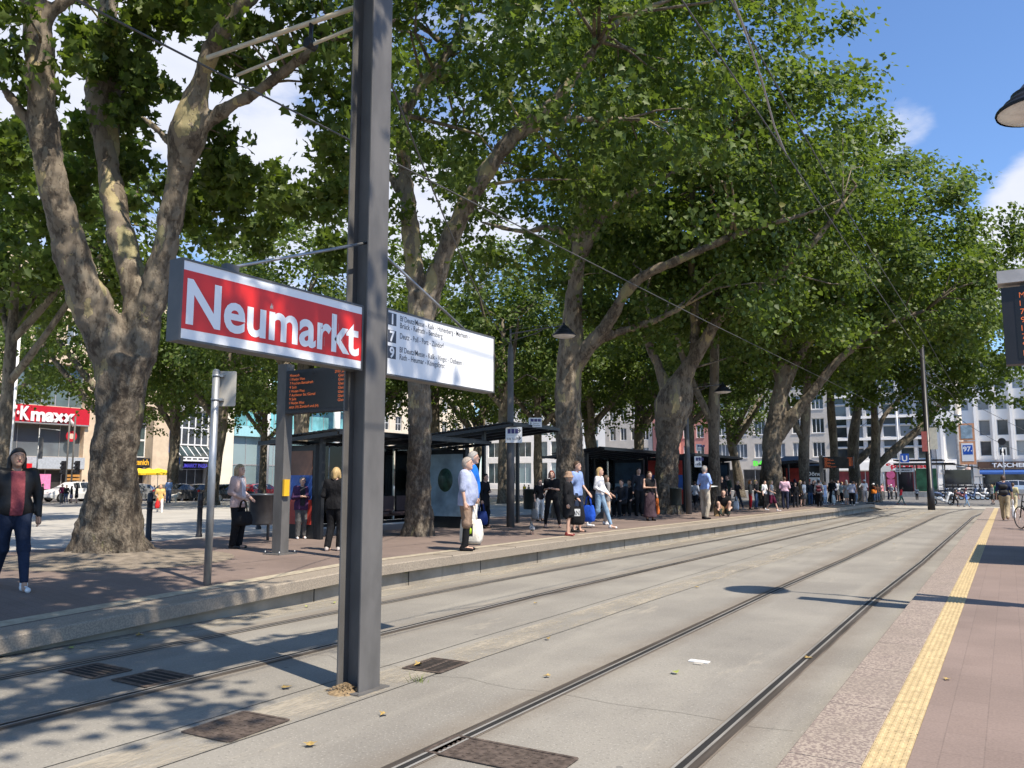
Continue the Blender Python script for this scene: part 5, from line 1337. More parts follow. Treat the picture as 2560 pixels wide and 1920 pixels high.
SKINS = {'l': (.55, .34, .25), 'm': (.42, .25, .17), 'b': (.13, .075, .05)}
def cloth(c):
    k = 'cloth_%02d_%02d_%02d' % tuple(int(x * 99) for x in c)
    return M(k, c, .85, var=.26, scale=4, bump=.9, bdist=.03, spec=.1, mapping=(1, 1, .55))
def skinm(s): return M('skin_' + {'l': 'fair', 'm': 'tan', 'b': 'brown'}[s], SKINS[s], .5, var=.06, scale=9)
LIP = M('lips', (.35, .10, .09), .5); EYE = M('eye_dark', (.03, .025, .02), .3)
ARM = {'down': ((.245, .03, 1.14), (.255, -.03, .89)), 'phone': ((.235, .02, 1.14), (.075, -.27, 1.18)), 'hip': ((.37, .07, 1.17), (.20, -.04, 1.0)), 'fore': ((.24, .04, 1.15), (.14, -.19, 1.03)),
       'up': ((.26, -.12, 1.22), (.11, -.20, 1.47)), 'back': ((.26, .13, 1.16), (.25, .22, .93)), 'fwd': ((.25, -.03, 1.15), (.22, -.20, .96)), 'fold': ((.24, -.02, 1.16), (-.05, -.21, 1.16)), 'knee': ((.27, -.2, 1.08), (.2, -.42, 1.0)), 'out': ((.33, -.10, 1.2), (.42, -.3, 1.1))}
PEOPLE = []


def person(pos, hgt, face, label, pose='stand', arms=('down', 'down'), top=(.1, .1, .1), sleeve=2, hem=.88, inner=None, bot=('trousers', (.03, .03, .035)), shoe=(.04, .04, .04), sock=None,
           hair=('short', (.05, .03, .02)), skin='l', fat=1.0, res=.03, group='people waiting on the platform', hat=None, loose=0.0, lean=0.0, pack=None, name='person', dress=False):
    """res = grid step in metres for a body 1.75 m tall; face = 0 looks at the camera, 90 looks to the photo's right"""
    S = hgt / 1.75
    th = math.atan2(-pos[0], pos[1]) + rad(face)
    t = thing(name, label, 'person', pos, th, group); t.scale = (S, S, S)
    rg = random.Random(len(PEOPLE) * 7 + 1); PEOPLE.append(t)
    j = lambda a: rg.uniform(-a, a)
    if pose == 'walk': LEG = {1: ((.09, 0, .92), (.10, -.16, .51), (.10, -.30, .09)), -1: ((-.09, 0, .92), (-.09, .03, .50), (-.09, .30, .14))}
    elif pose == 'sit': LEG = {1: ((.09, 0, .50), (.11, -.43, .52), (.11, -.40, .09)), -1: ((-.09, 0, .50), (-.11, -.43, .52), (-.11, -.38, .09))}
    elif pose == 'crouch': LEG = {1: ((.09, .05, .16), (.20, -.36, .48), (.14, -.36, .09)), -1: ((-.09, .05, .16), (-.18, -.36, .46), (-.12, -.38, .09))}
    elif pose == 'run': LEG = {1: ((.09, 0, .90), (.10, -.24, .56), (.10, -.20, .16)), -1: ((-.09, 0, .90), (-.09, .10, .48), (-.09, .42, .30))}
    elif pose == 'wide': LEG = {1: ((.10, 0, .92), (.17, -.04, .50), (.24, .0, .09)), -1: ((-.10, 0, .92), (-.15, -.04, .50), (-.20, .0, .09))}
    else:
        a = j(.03); LEG = {1: ((.09, 0, .92), (.105 + j(.015), -.02 + j(.03), .50), (.11 + j(.02), .02 + a, .09)), -1: ((-.09, 0, .92), (-.105 + j(.015), -.02 + j(.03), .50), (-.11 + j(.02), .02 - a, .09))}
    dz = LEG[1][0][2] - .92; dy = LEG[1][0][1]
    def U(p):   # upper body follows the pelvis and leans forward
        x, y, z = p; k = z - .95; return np.array([x, y + dy - math.sin(lean) * k, .95 + math.cos(lean) * k + dz])
    A = {}
    for s, nm in ((1, arms[0]), (-1, arms[1])):
        e, w_ = ARM[nm]; A[s] = [U((s * .185, .01, 1.425)), U((s * e[0] * (fat * .4 + .6), e[1] + j(.02), e[2])), U((s * w_[0] * (fat * .3 + .7) if nm != 'fold' else s * w_[0], w_[1] * (1 + (fat - 1) * .6), w_[2]))]
    fq = fat
    def torso(P, e):
        return smin([seg(P, U((-.075, 0, .95)), U((.075, 0, .95)), .112 * fq + e, .112 * fq + e, .80), seg(P, U((0, -.012 * fq * fq - (fq - 1) * .09, 1.05)), U((0, -.012 - (fq - 1) * .11, 1.16)), .128 * fq * fq + e, .120 * fq * fq + e, .80), seg(P, U((-.085, .0, 1.31)), U((.085, 0, 1.31)), .115 * fq + e, .115 * fq + e, .82), seg(P, U((-.14, .012, 1.405)), U((.14, .012, 1.405)), .06 + e, .06 + e)], .07)
    def arm(P, e, upto=2):
        out = []
        for s in (1, -1):
            a, b, c = A[s]; out.append(seg(P, a, b, .054 * (fq * .5 + .5) + e, .042 * (fq * .5 + .5) + e))
            if upto == 2: out.append(seg(P, b, c, .042 + e, .029 + e))
            elif upto < 1: out[-1] = seg(P, a, a + (b - a) * upto, .056 + e, .052 + e)
        return out
    def legs(P, e0, e1, down=1.0):
        out = []
        for s in (1, -1):
            a, b, c = (np.array(q) for q in LEG[s])
            out.append(seg(P, a, b, .088 * (fq * .6 + .4) + e0, .058 + (e0 + e1) / 2)); out.append(seg(P, b, b + (c - b) * down, .058 + (e0 + e1) / 2, .038 + e1))
        return smin([smin(out[:2], .04), smin(out[2:], .04)], .03)
    hc = U((0, -.015, 1.615)) + np.array([0, -.02 * math.sin(lean), 0])
    def headf(P):
        Q = P - hc
        sk = np.linalg.norm(Q / np.array([.078, .096, .112]) , axis=1); sk = (sk - 1) * .08
        jaw = seg(Q, (0, -.03, -.06), (0, -.068, -.088), .052, .032); nose = seg(Q, (0, -.088, .012), (0, -.110, -.022), .010, .014)
        d = smin([sk, jaw], .03); d = smin([d, nose], .012); brow = seg(Q, (-.03, -.083, .028), (.03, -.083, .028), .012, .012); d = smin([d, brow], .015)
        for s in (1, -1):
            d = smin([d, seg(Q, (s * .078, .008, .012), (s * .078, .012, -.022), .012, .009)], .008)
            d = np.maximum(d, -(np.linalg.norm(Q - np.array([s * .031, -.097, .006]), axis=1) - .014))
        lip = seg(Q, (-.02, -.094, -.052), (.02, -.094, -.052), .009, .009); return smin([d, lip], .008)
    def body(P):
        L = [torso(P, -.012), seg(P, U((0, .015, 1.42)), U((0, 0, 1.56)), .058, .05), legs(P, -.008, -.004)] + [smin(arm(P, -.006)[2 * i:2 * i + 2], .03) for i in (0, 1)]
        for s in (1, -1):
            a = np.array(LEG[s][2]); L.append(seg(P, a + (0, .03, -.05), a + (0, -.12, -.06), .035, .03))
            w_, e = A[s][2], A[s][1]; d = (w_ - e) / np.linalg.norm(w_ - e); L.append(seg(P, w_ + d * .02, w_ + d * .08, .030, .034, 1.0))
        return smin([smin(L, .03), headf(P)], .02)
    far = res > .022
    R = .55 + (.25 if pose in ('walk', 'run', 'sit', 'crouch') else 0)
    lo, hi = (-.5, -R, -.02), (.5, R * .95, 1.78 + dz)
    mb = MB(); sk = skinm(skin)
    V, F = snet(body, lo, hi, res if not far else res)
    mb.add(V, F, 0, True)
    if not far:      # finer head, hands and eyes joined into the same body
        V, F = snet(headf, hc - .16, hc + .16, .008 if res < .016 else .012); k = len(mb.f); mb.add(V, F, 0, True)
        for i in range(k, len(mb.f)):
            q = np.mean([mb.v[a] for a in mb.f[i]], 0) - hc
            if q[1] < -.085 and abs(q[0]) < .022 and -.062 < q[2] < -.043: mb.m[i] = 1
            if q[1] < -.07 and .016 < abs(q[0]) < .046 and (-.003 < q[2] < .012): mb.m[i] = 2
            if q[1] < -.07 and .014 < abs(q[0]) < .05 and (.030 < q[2] < .038): mb.m[i] = 2
        for s in (1, -1):
            w_, e = A[s][2], A[s][1]; d = (w_ - e) / np.linalg.norm(w_ - e); sd = np.array([s * 1.0, 0, 0]) if abs(d[2]) < .8 else np.array([0, -1.0, 0])
            pn = np.cross(d, sd); pn /= np.linalg.norm(pn); sd = np.cross(pn, d); cl = np.array([-s * .5, -.2, 0]) if abs(d[2]) > .8 else np.array([0, 0, -.6])
            def hand(P):
                L = [smin([seg(P, w_ + d * .015 + sd * o, w_ + d * .085 + sd * o * 1.25, .015, .013) for o in (-.02, 0, .02)], .015)]
                for i, (o, ln) in enumerate(((-.033, .055), (-.011, .07), (.011, .075), (.032, .068))):
                    a = w_ + d * .085 + sd * o; b = a + (d * .8 + cl * .35) * ln * .55; c = b + (d * .5 + cl * .9) * ln * .5; L += [seg(P, a, b, .0095, .0088), seg(P, b, c, .0088, .0075)]
                a = w_ + d * .03 + sd * .028; b = a + d * .035 + sd * .028; L += [seg(P, a, b, .012, .0105), seg(P, b, b + d * .035 + cl * .012, .0105, .0085)]
                return smin(L, .006)
            c = w_ + d * .09; V, F = snet(hand, c - .15, c + .15, .0075 if res < .016 else .011); mb.add(V, F, 0, True)
    mb.build('body', [sk, LIP, EYE], t)
    # clothes
    def part(nm, f, m, lo_=lo, hi_=hi, r=None):
        V, F = snet(f, lo_, hi_, r or res)
        if len(F):
            q = MB(); q.add(V, F, 0, True); return q.build(nm, m, t)
    nl = U((0, 0, 1.475))[2]
    lz = loose
    def topf(P):
        e = .010 + lz
        d = torso(P, e)
        if sleeve: d = smin([d] + arm(P, .010 + lz * .5, {1: .62, 2: 1, 3: 2}[sleeve]), .03)
        if hem < .9:
            w_ = .135 * fq + e + (.9 - hem) * .12; d = smin([d, seg(P, U((-.05, 0, .97)), U((-.05, 0, hem)), w_ - .02, w_ - .0, .75), seg(P, U((.05, 0, .97)), U((.05, 0, hem)), w_ - .02, w_, .75)], .03)
        q_ = (P - U((0, -.03, 1.515))) / np.array([.085, .085, .075]); d = np.maximum(np.maximum(d, P[:, 2] - nl - .03), -(np.linalg.norm(q_, axis=1) - 1) * .06); hz = U((0, 0, hem))[2]
        low = np.where(np.abs(P[:, 0]) < .21 * fq, hz - P[:, 2], -1) if pose != 'crouch' else hz - P[:, 2]
        return np.maximum(d, low)
    part({True: 'dress', False: 'top'}[dress], topf, M('black_leather', (.009, .0085, .009), .48, var=.3, scale=5, bump=.25, bdist=.015, spec=.3) if 'leather' in label else cloth(top))
    if inner:
        part('shirt', lambda P: np.maximum(np.maximum(torso(P, .016 + lz), np.abs(P[:, 0]) - .075 - .02 * (P[:, 2] - 1.1)), np.maximum(P[:, 1] + .02, np.maximum(P[:, 2] - nl + .03, U((0, 0, .90))[2] - P[:, 2]))), cloth(inner))
    kind, bc = bot
    if kind in ('trousers', 'slim', 'shorts'):
        down = {'trousers': .97, 'slim': .90, 'shorts': .05}[kind]; e1 = {'trousers': .032, 'slim': .010, 'shorts': .03}[kind]
        def botf(P):
            d = legs(P, .014, e1 + (.01 if kind == 'shorts' else 0), down)
            d = smin([d, seg(P, U((-.075, 0, .96)), U((.075, 0, .96)), .118 * fq, .118 * fq, .82)], .03)
            d = np.maximum(d, P[:, 2] - U((0, 0, 1.02))[2])
            return d
        part('trousers' if kind != 'shorts' else 'shorts', botf, cloth(bc))
    elif kind == 'skirt' or kind == 'longskirt':
        zb = .5 if kind == 'skirt' else .12
        part('skirt', lambda P: np.maximum(np.maximum(seg(P, U((0, 0, 1.0)), U((0, 0, zb)), .155 * fq, .20 if kind == 'skirt' else .25, .8), zb - P[:, 2]), P[:, 2] - 1.02), cloth(bc))
    if sock: part('socks', lambda P: np.maximum(legs(P, .0, .006), P[:, 2] - .42), cloth(sock))
    def shoef(P, s):
        a = np.array(LEG[s][2])
        return np.maximum(smin([seg(P, a + (0, .045, -.052), a + (s * .012, -.15, -.062), .040, .032), seg(P, a + (0, .03, -.03), a + (0, .02, 0), .042, .045)], .02), -P[:, 2])
    for s in (1, -1): a = np.array(LEG[s][2]); part('shoe', lambda P, s=s: shoef(P, s), cloth(shoe), a + (-.12, -.26, -.13), a + (.12, .16, .12), min(res, .022))
    # hair and hats
    hk, hcol = hair
    HM = M('hair_%02d%02d%02d' % tuple(int(x * 99) for x in hcol), hcol, .55, var=.35, scale=22, mapping=(3, 3, .5), bump=.4)
    def hairf(P):
        Q = P - hc
        d = (np.linalg.norm(Q / np.array([.092, .110, .125]), axis=1) - 1) * .095
        cut = np.maximum(-(Q[:, 1] + .030 + np.clip((Q[:, 2] - .03) * 1.3, -.03, .10)), -.10 - Q[:, 2] if hk == 'bob' else -.055 - Q[:, 2] + np.clip(-Q[:, 1], -.02, .1))
        d = np.maximum(d, cut)
        if hk == 'long': d = smin([d, np.maximum(seg(Q, (0, .06, -.02), (0, .105, -.28), .075, .06, .6), -.34 - Q[:, 2]), seg(Q, (-.075, .03, -.02), (-.085, .03, -.24), .03, .03), seg(Q, (.075, .03, -.02), (.085, .03, -.24), .03, .03)], .03)
        if hk == 'bob': d = smin([d, seg(Q, (-.08, .02, .0), (-.085, .0, -.10), .028, .028), seg(Q, (.08, .02, 0), (.085, .0, -.10), .028, .028), seg(Q, (0, .07, 0), (0, .08, -.10), .05, .045)], .03)
        if hk == 'bun': d = smin([d, np.linalg.norm(Q - np.array([0, .09, .09]), axis=1) - .045], .02)
        if hk == 'grey' or hk == 'bald': d = np.maximum(d, Q[:, 2] - .045) if hk == 'bald' else d
        return d
    part('hair', hairf, HM, hc - np.array([.2, .22, .42]), hc + np.array([.2, .24, .2]), min(res, .02) if not far else .024)
    if hat:
        mb = MB(); br = .15 if hat[0] == 'sun' else .112
        if hat[0] == 'sun': mb.lathe([(br, -.02), (.105, .045), (.10, .08), (.085, .125), (.04, .145), (0, .147)], 20, tuple(hc + (0, .005, .02)))
        else:
            mb.lathe([(.102, .03), (.103, .06), (.09, .115), (.05, .14), (0, .145)], 18, tuple(hc + (0, .005, 0)))
            if hat[0] == 'cap': mb.add([tuple(hc + q) for q in ((-.07, -.085, .045), (.07, -.085, .045), (.06, -.19, .03), (-.06, -.19, .03))], [(0, 1, 2, 3)])
        mb.build('hat', cloth(hat[1]), t)
    if pack:
        pk = M('pack_%02d%02d%02d' % tuple(int(x * 99) for x in pack), pack, .7, var=.2, scale=8)
        def packf(P): return smin([seg(P, U((-.07, .17, 1.08)), U((.07, .17, 1.08)), .10, .10), seg(P, U((-.07, .16, 1.30)), U((.07, .16, 1.30)), .09, .09)], .05)
        V, F = snet(packf, U((-.25, 0, .9)) - .05, U((.25, .4, 1.5)) + .05, .025); q = MB(); q.add(V, F, 0, True)
        q.v = [tuple(a) for a in q.v]; o = q.build('backpack', pk); o.parent = None
        o.matrix_world = Matrix.Translation(Vector(pos)) @ Matrix.Rotation(th, 4, 'Z') @ Matrix.Scale(S, 4); tag(o, 'backpack on the back of the ' + ' '.join(label.replace(',', '').split()[:9]), 'backpack')
    t['_f'] = [list(map(float, A[1][2])), list(map(float, A[-1][2]))]
    return t


def hand_at(t, side=1, drop=.1):
    v = Vector(t['_f'][0 if side == 1 else 1]) + Vector((0, 0, -drop))
    return Matrix.Translation(t.location) @ Matrix.Rotation(t.rotation_euler.z, 4, 'Z') @ Matrix.Scale(t.scale.x, 4) @ v


def bag(t, side, label, w_, h_, d_, col, name='shopping_bag', drop=.08, strap=.22, cat='bag', logo=None, rz=None, mat=None):
    """a soft bag hanging from a hand"""
    p = hand_at(t, side, drop); o = thing(name, label, cat, p, t.rotation_euler.z + (HP if rz is None else rz))
    mb = MB(); z1 = -strap; z0 = -strap - h_
    rg = random.Random(hash(label) % 999); n = 24
    lv = [(.0, .50, .30), (.03, .80, .72), (.12, .95, .96), (.4, 1.0, 1.0), (.75, .92, .78), (.95, .84, .42), (1.0, .80, .26), (.97, .72, .12)]
    vs = []
    for k, (f, a, b) in enumerate(lv):
        for i in range(n):
            q = 2 * math.pi * i / n; c, s = math.cos(q), math.sin(q)
            x = math.copysign(abs(c) ** .55, c) * w_ / 2 * a; y = math.copysign(abs(s) ** .6, s) * d_ / 2 * b
            u = 1 + .06 * math.sin(3 * q + k * 1.1 + rg.random()); vs.append((x * u, y * u, z0 + (z1 - z0) * f))
    mb.add(vs, [(k * n + i, k * n + (i + 1) % n, k * n + n + (i + 1) % n, k * n + n + i) for k in range(len(lv) - 1) for i in range(n)] + [tuple(range(n))[::-1]], 0, True)
    mb.build('pouch', mat or cloth(col), o)
    mb = MB()
    for y in (-.02, .02): mb.tube([(-w_ * .25, y, z1 - .02), (-w_ * .12, y, -.03), (0, y * .3, .0), (w_ * .12, y, -.03), (w_ * .25, y, z1 - .02)], .009, 6)
    mb.build('handles', mat or cloth(col), o)
    if logo:
        for s in (-1, 1):
            mb = MB()
            if logo[0] == 'AN':
                mb.box((-.09, s * d_ * .52 - .004, z1 - .22), (.10, s * d_ * .52 + .004, z1 - .06)); mb.text('AN', .15, (0, s * (d_ * .52 + .006), z1 - .2), (-s * -1.0 if s < 0 else -1, 0, 0), Z, 1, align='CENTER', width=.15)
            else: mb.box((-.05, s * d_ * .51 - .004, z1 - .30), (.07, s * d_ * .51 + .004, z1 - .08), 1); mb.lathe([(0, 0), (.04, .02), (.04, .1), (0, .14)], 10, (.01, s * d_ * .51, z1 - .27), 0)
            mb.build('logo', [cloth(logo[1]), cloth(logo[2])], o)
    return o


def at(px, py, ptop, z=.38):
    p = G(px, py, z); d = FWD @ (p - np.array([0, 0, H])); return p, (py - ptop) * d / 2000 * .99


def put(px, py, ptop, face, label, z=.38, **kw):
    if z == 'p':
        z = 0.0
        for _ in range(8): z = zp(G(px, py, z)[0])
    p, h = at(px, py, ptop, z); d = FWD @ p
    kw.setdefault('res', .013 if d < 17 else .019 if d < 24 else .027 if d < 45 else .034)
    return person(p, h, face, label, **kw)


BK = (.016, .016, .018); DK = (.03, .032, .04); NAVY = (.025, .03, .06); JEAN = (.045, .075, .14); JEANL = (.20, .30, .42); WH = (.72, .72, .72); GR = (.13, .13, .13); BGE = (.42, .34, .24)
BRH = (.07, .04, .022); BLK = (.014, .012, .011); BLO = (.42, .29, .13); GRH = (.32, .30, .28); RDH = (.28, .09, .03)
p = G(20, 1475, .34)
w1 = person(p, 1.69, 12, 'woman in black leather jacket and maroon top walking at the left edge of the photo', 'walk', ('down', 'down'), BK, 3, .90, (.24, .06, .072), ('slim', (.022, .03, .055)), (.75, .75, .75), None, ('long', BLK), 'm', 1.14, .011)
t = put(590, 1371, 1157, 62, 'woman in pale pink jacket over a white shirt carrying a black handbag', arms=('fore', 'fore'), top=(.52, .38, .35), sleeve=3, hem=.84, inner=(.74, .70, .74), bot=('trousers', BK), hair=('bob', (.38, .26, .14)), fat=1.08)
bag(t, -1, 'black handbag hanging from the arm of the woman in the pink jacket', .34, .26, .16, BK, 'handbag', .04, .20)
put(752, 1347, 1190, 8, 'elderly person in purple jacket looking at a phone near the brown and blue poster', arms=('phone', 'phone'), top=(.075, .035, .085), sleeve=3, hem=.80, inner=DK, bot=('trousers', (.12, .12, .12)), shoe=WH, hair=('short', GRH), fat=1.1)
put(835, 1377, 1165, 160, 'blonde woman all in black half hidden by the grey sign post', arms=('fore', 'fore'), top=BK, sleeve=3, hem=.86, bot=('trousers', BK), shoe=(.5, .45, .42), hair=('bob', BLO), fat=1.12)
m1 = put(1165, 1377, 1139, 78, 'heavy man in light blue shirt, brown knee shorts and black socks at the platform edge', arms=('down', 'down'), top=(.36, .40, .55), sleeve=2, hem=.83, bot=('shorts', (.24, .165, .12)), sock=BK, shoe=BK, hair=('short', (.35, .30, .26)), fat=1.28, loose=.01)
m2 = put(1180, 1362, 1124, 95, 'tall man in bright blue shirt standing behind the heavy man', arms=('down', 'down'), top=(.02, .16, .62), sleeve=2, hem=.86, bot=('trousers', (.62, .62, .60)), shoe=GR, hair=('short', GRH), fat=1.1)
bag(m1, 1, 'white cotton tote bag with a green print held by the heavy man in shorts', .44, .44, .16, (.66, .62, .54), 'tote_bag', .05, .26, logo=('x', (.30, .42, .03), BK))
put(1212, 1320, 1182, 60, 'masked person in black coat with a blue bag in front of the pale poster', arms=('fold', 'down'), top=BK, sleeve=3, hem=.70, bot=('trousers', BK), hair=('short', BLK))
bag(PEOPLE[-1], -1, 'dark blue shopping bag held by the masked person in black', .34, .36, .12, (.02, .04, .16))
t = put(1120, 1312, 1185, -20, 'woman in dark top and lilac trousers standing inside the nearest shelter', arms=('down', 'fore'), top=BK, sleeve=2, hem=.9, bot=('slim', (.36, .28, .55)), hair=('long', BLK), shoe=WH)
put(1092, 1310, 1222, 25, 'seated person in dark clothes on the bench of the nearest shelter', pose='sit', arms=('knee', 'knee'), top=DK, sleeve=3, bot=('trousers', (.16, .08, .05)), shoe=WH, hair=('long', BRH))
t = put(1350, 1303, 1196, 30, 'woman in white trousers and dark top with a grey bag by the stout trunk', arms=('fore', 'down'), top=BK, sleeve=2, bot=('slim', (.66, .66, .64)), hair=('long', BLK))
bag(t, -1, 'grey tote bag of the woman in white trousers', .30, .32, .10, (.30, .29, .28))
put(1380, 1319, 1174, -8, 'woman in black with feet apart reading her phone', pose='wide', arms=('phone', 'phone'), top=BK, sleeve=2, hem=.87, bot=('slim', BK), shoe=(.4, .26, .2), hair=('bob', (.20, .05, .03)))
t = put(1422, 1340, 1180, 75, 'woman in brown sun hat and black coat carrying a black bag with a white square', arms=('fore', 'down'), top=BK, sleeve=3, hem=.56, bot=('skirt', BK), shoe=(.20, .04, .04), hair=('short', GRH), hat=('sun', (.30, .20, .14)), fat=1.08, loose=.012)
bag(t, 1, 'black carrier bag with a white AN square held by the woman in the sun hat', .36, .42, .12, BK, drop=.02, strap=.16, logo=('AN', WH, BK))
t = put(1443, 1331, 1150, 60, 'man in blue shirt with bare legs behind the woman in the sun hat', arms=('fwd', 'down'), top=(.22, .30, .52), sleeve=2, bot=('shorts', NAVY), hair=('short', BRH))
bag(t, 1, 'bright blue plastic bag held by the man behind the sun hat', .34, .40, .14, (.02, .08, .45))
t = put(1500, 1321, 1166, 70, 'young woman with long fair hair in white blouse and light jeans', arms=('fwd', 'fore'), top=(.66, .66, .68), sleeve=3, hem=.93, bot=('slim', JEANL), shoe=(.7, .7, .7), hair=('long', BLO), pose='walk')
put(1516, 1312, 1186, 120, 'woman in black and white patterned blouse beside the fair haired one', arms=('down', 'fore'), top=(.22, .21, .21), sleeve=2, hem=.82, bot=('slim', (.52, .42, .34)), shoe=WH, hair=('long', BRH))
t = put(1626, 1302, 1176, 25, 'woman in black sleeveless top and long dark floral skirt', arms=('down', 'fold'), top=BK, sleeve=0, hem=.96, bot=('longskirt', (.07, .045, .055)), shoe=BK, hair=('long', BRH), pose='stand')
bag(t, 1, 'bright orange carrier bag hanging beside the floral skirt', .22, .30, .10, (.75, .20, .05))
t = put(1764, 1298, 1162, 130, 'man in light blue shirt and beige trousers with his hand on his hip', arms=('fore', 'hip'), top=(.30, .42, .75), sleeve=2, hem=.95, bot=('trousers', (.42, .37, .30)), shoe=BK, hair=('short', GRH), fat=1.06)
mb = MB(); v = [(-.2, 0, 0), (.2, .02, .02), (.2, -.28, .05), (-.2, -.30, .03)]; mb.add([(a, b, c + k) for k in (0, .006) for a, b, c in v], [(3, 2, 1, 0), (4, 5, 6, 7), (0, 1, 5, 4), (1, 2, 6, 5), (2, 3, 7, 6), (3, 0, 4, 7)])
o = mb.build('newspaper', WHITE); o.location = hand_at(t, 1, .0); o.rotation_euler = (0, 0, t.rotation_euler.z); tag(o, 'folded newspaper held out by the man in beige trousers', 'newspaper')
put(1810, 1290, 1238, 0, 'man in dark clothes squatting on the platform beside a paper bag', pose='crouch', arms=('knee', 'knee'), top=BK, sleeve=2, bot=('trousers', (.06, .075, .06)), hair=('short', BLK), lean=.35, hem=.9)
PEOPLE[-1].scale = (1.0,) * 3
p = G(1798, 1290, .38); t = thing('paper_bag', 'upright brown paper bag standing next to the squatting man', 'bag', p, .4)
mb = MB(); mb.box((-.17, -.1, 0), (.17, .1, .42)); mb.build('bag_body', M('kraft_paper', (.36, .24, .12), .8, bump=.3), t); mb = MB(); mb.tube([(-.07, -.1, .42), (-.05, -.1, .5), (.05, -.1, .5), (.07, -.1, .42)], .008, 6); mb.build('handle', MATS['kraft_paper'], t)
put(1806, 1279, 1190, 5, 'young man in black T-shirt standing behind the squatting man', top=BK, sleeve=2, bot=('trousers', DK), hair=('short', BRH))
put(1822, 1277, 1186, -60, 'dark haired person half hidden behind the young man in the black T-shirt', top=(.03, .045, .035), sleeve=2, bot=('trousers', DK), hair=('short', BRH))
t = put(1845, 1274, 1200, 60, 'woman in loose black clothes holding a phone to her face', pose='walk', arms=('up', 'down'), top=BK, sleeve=2, hem=.78, bot=('slim', DK), hair=('bob', (.34, .22, .12)), shoe=(.4, .38, .36))
bag(t, -1, 'white carrier bag beside the woman with the phone at her face', .26, .36, .10, WH)
put(1739, 1276, 1202, 160, 'man in white shirt and dark trousers walking in front of the red and blue advert', pose='walk', top=(.62, .66, .72), sleeve=2, bot=('trousers', DK), hair=('short', BRH))
put(1877, 1274, 1199, 95, 'woman with short red hair and bright red trousers', top=(.20, .17, .13), sleeve=3, bot=('slim', (.55, .03, .035)), hair=('bob', (.45, .16, .04)))
put(1891, 1273, 1199, 80, 'woman with long fair hair, black top and blue jeans beside the red trousers', arms=('fore', 'fore'), top=BK, sleeve=1, bot=('slim', JEAN), hair=('long', BLO))
put(1913, 1272, 1200, 60, 'person in white shirt with a green backpack by the pale barked trunk', arms=('fold', 'down'), top=WH, sleeve=2, bot=('trousers', BK), hair=('short', BLK), pack=(.06, .13, .03))
put(1930, 1278, 1199, 75, 'woman in grey sleeveless top and maroon shorts stepping to the right', pose='walk', arms=('fold', 'fore'), top=(.30, .31, .33), sleeve=0, bot=('shorts', (.10, .015, .04)), shoe=WH, hair=('bob', BLO))
put(1964, 1273, 1191, 175, 'broad man in pale pink shirt and dark trousers seen from behind', arms=('fore', 'fore'), top=(.70, .46, .56), sleeve=2, hem=.95, bot=('trousers', (.03, .035, .06)), hair=('short', BRH), fat=1.15)
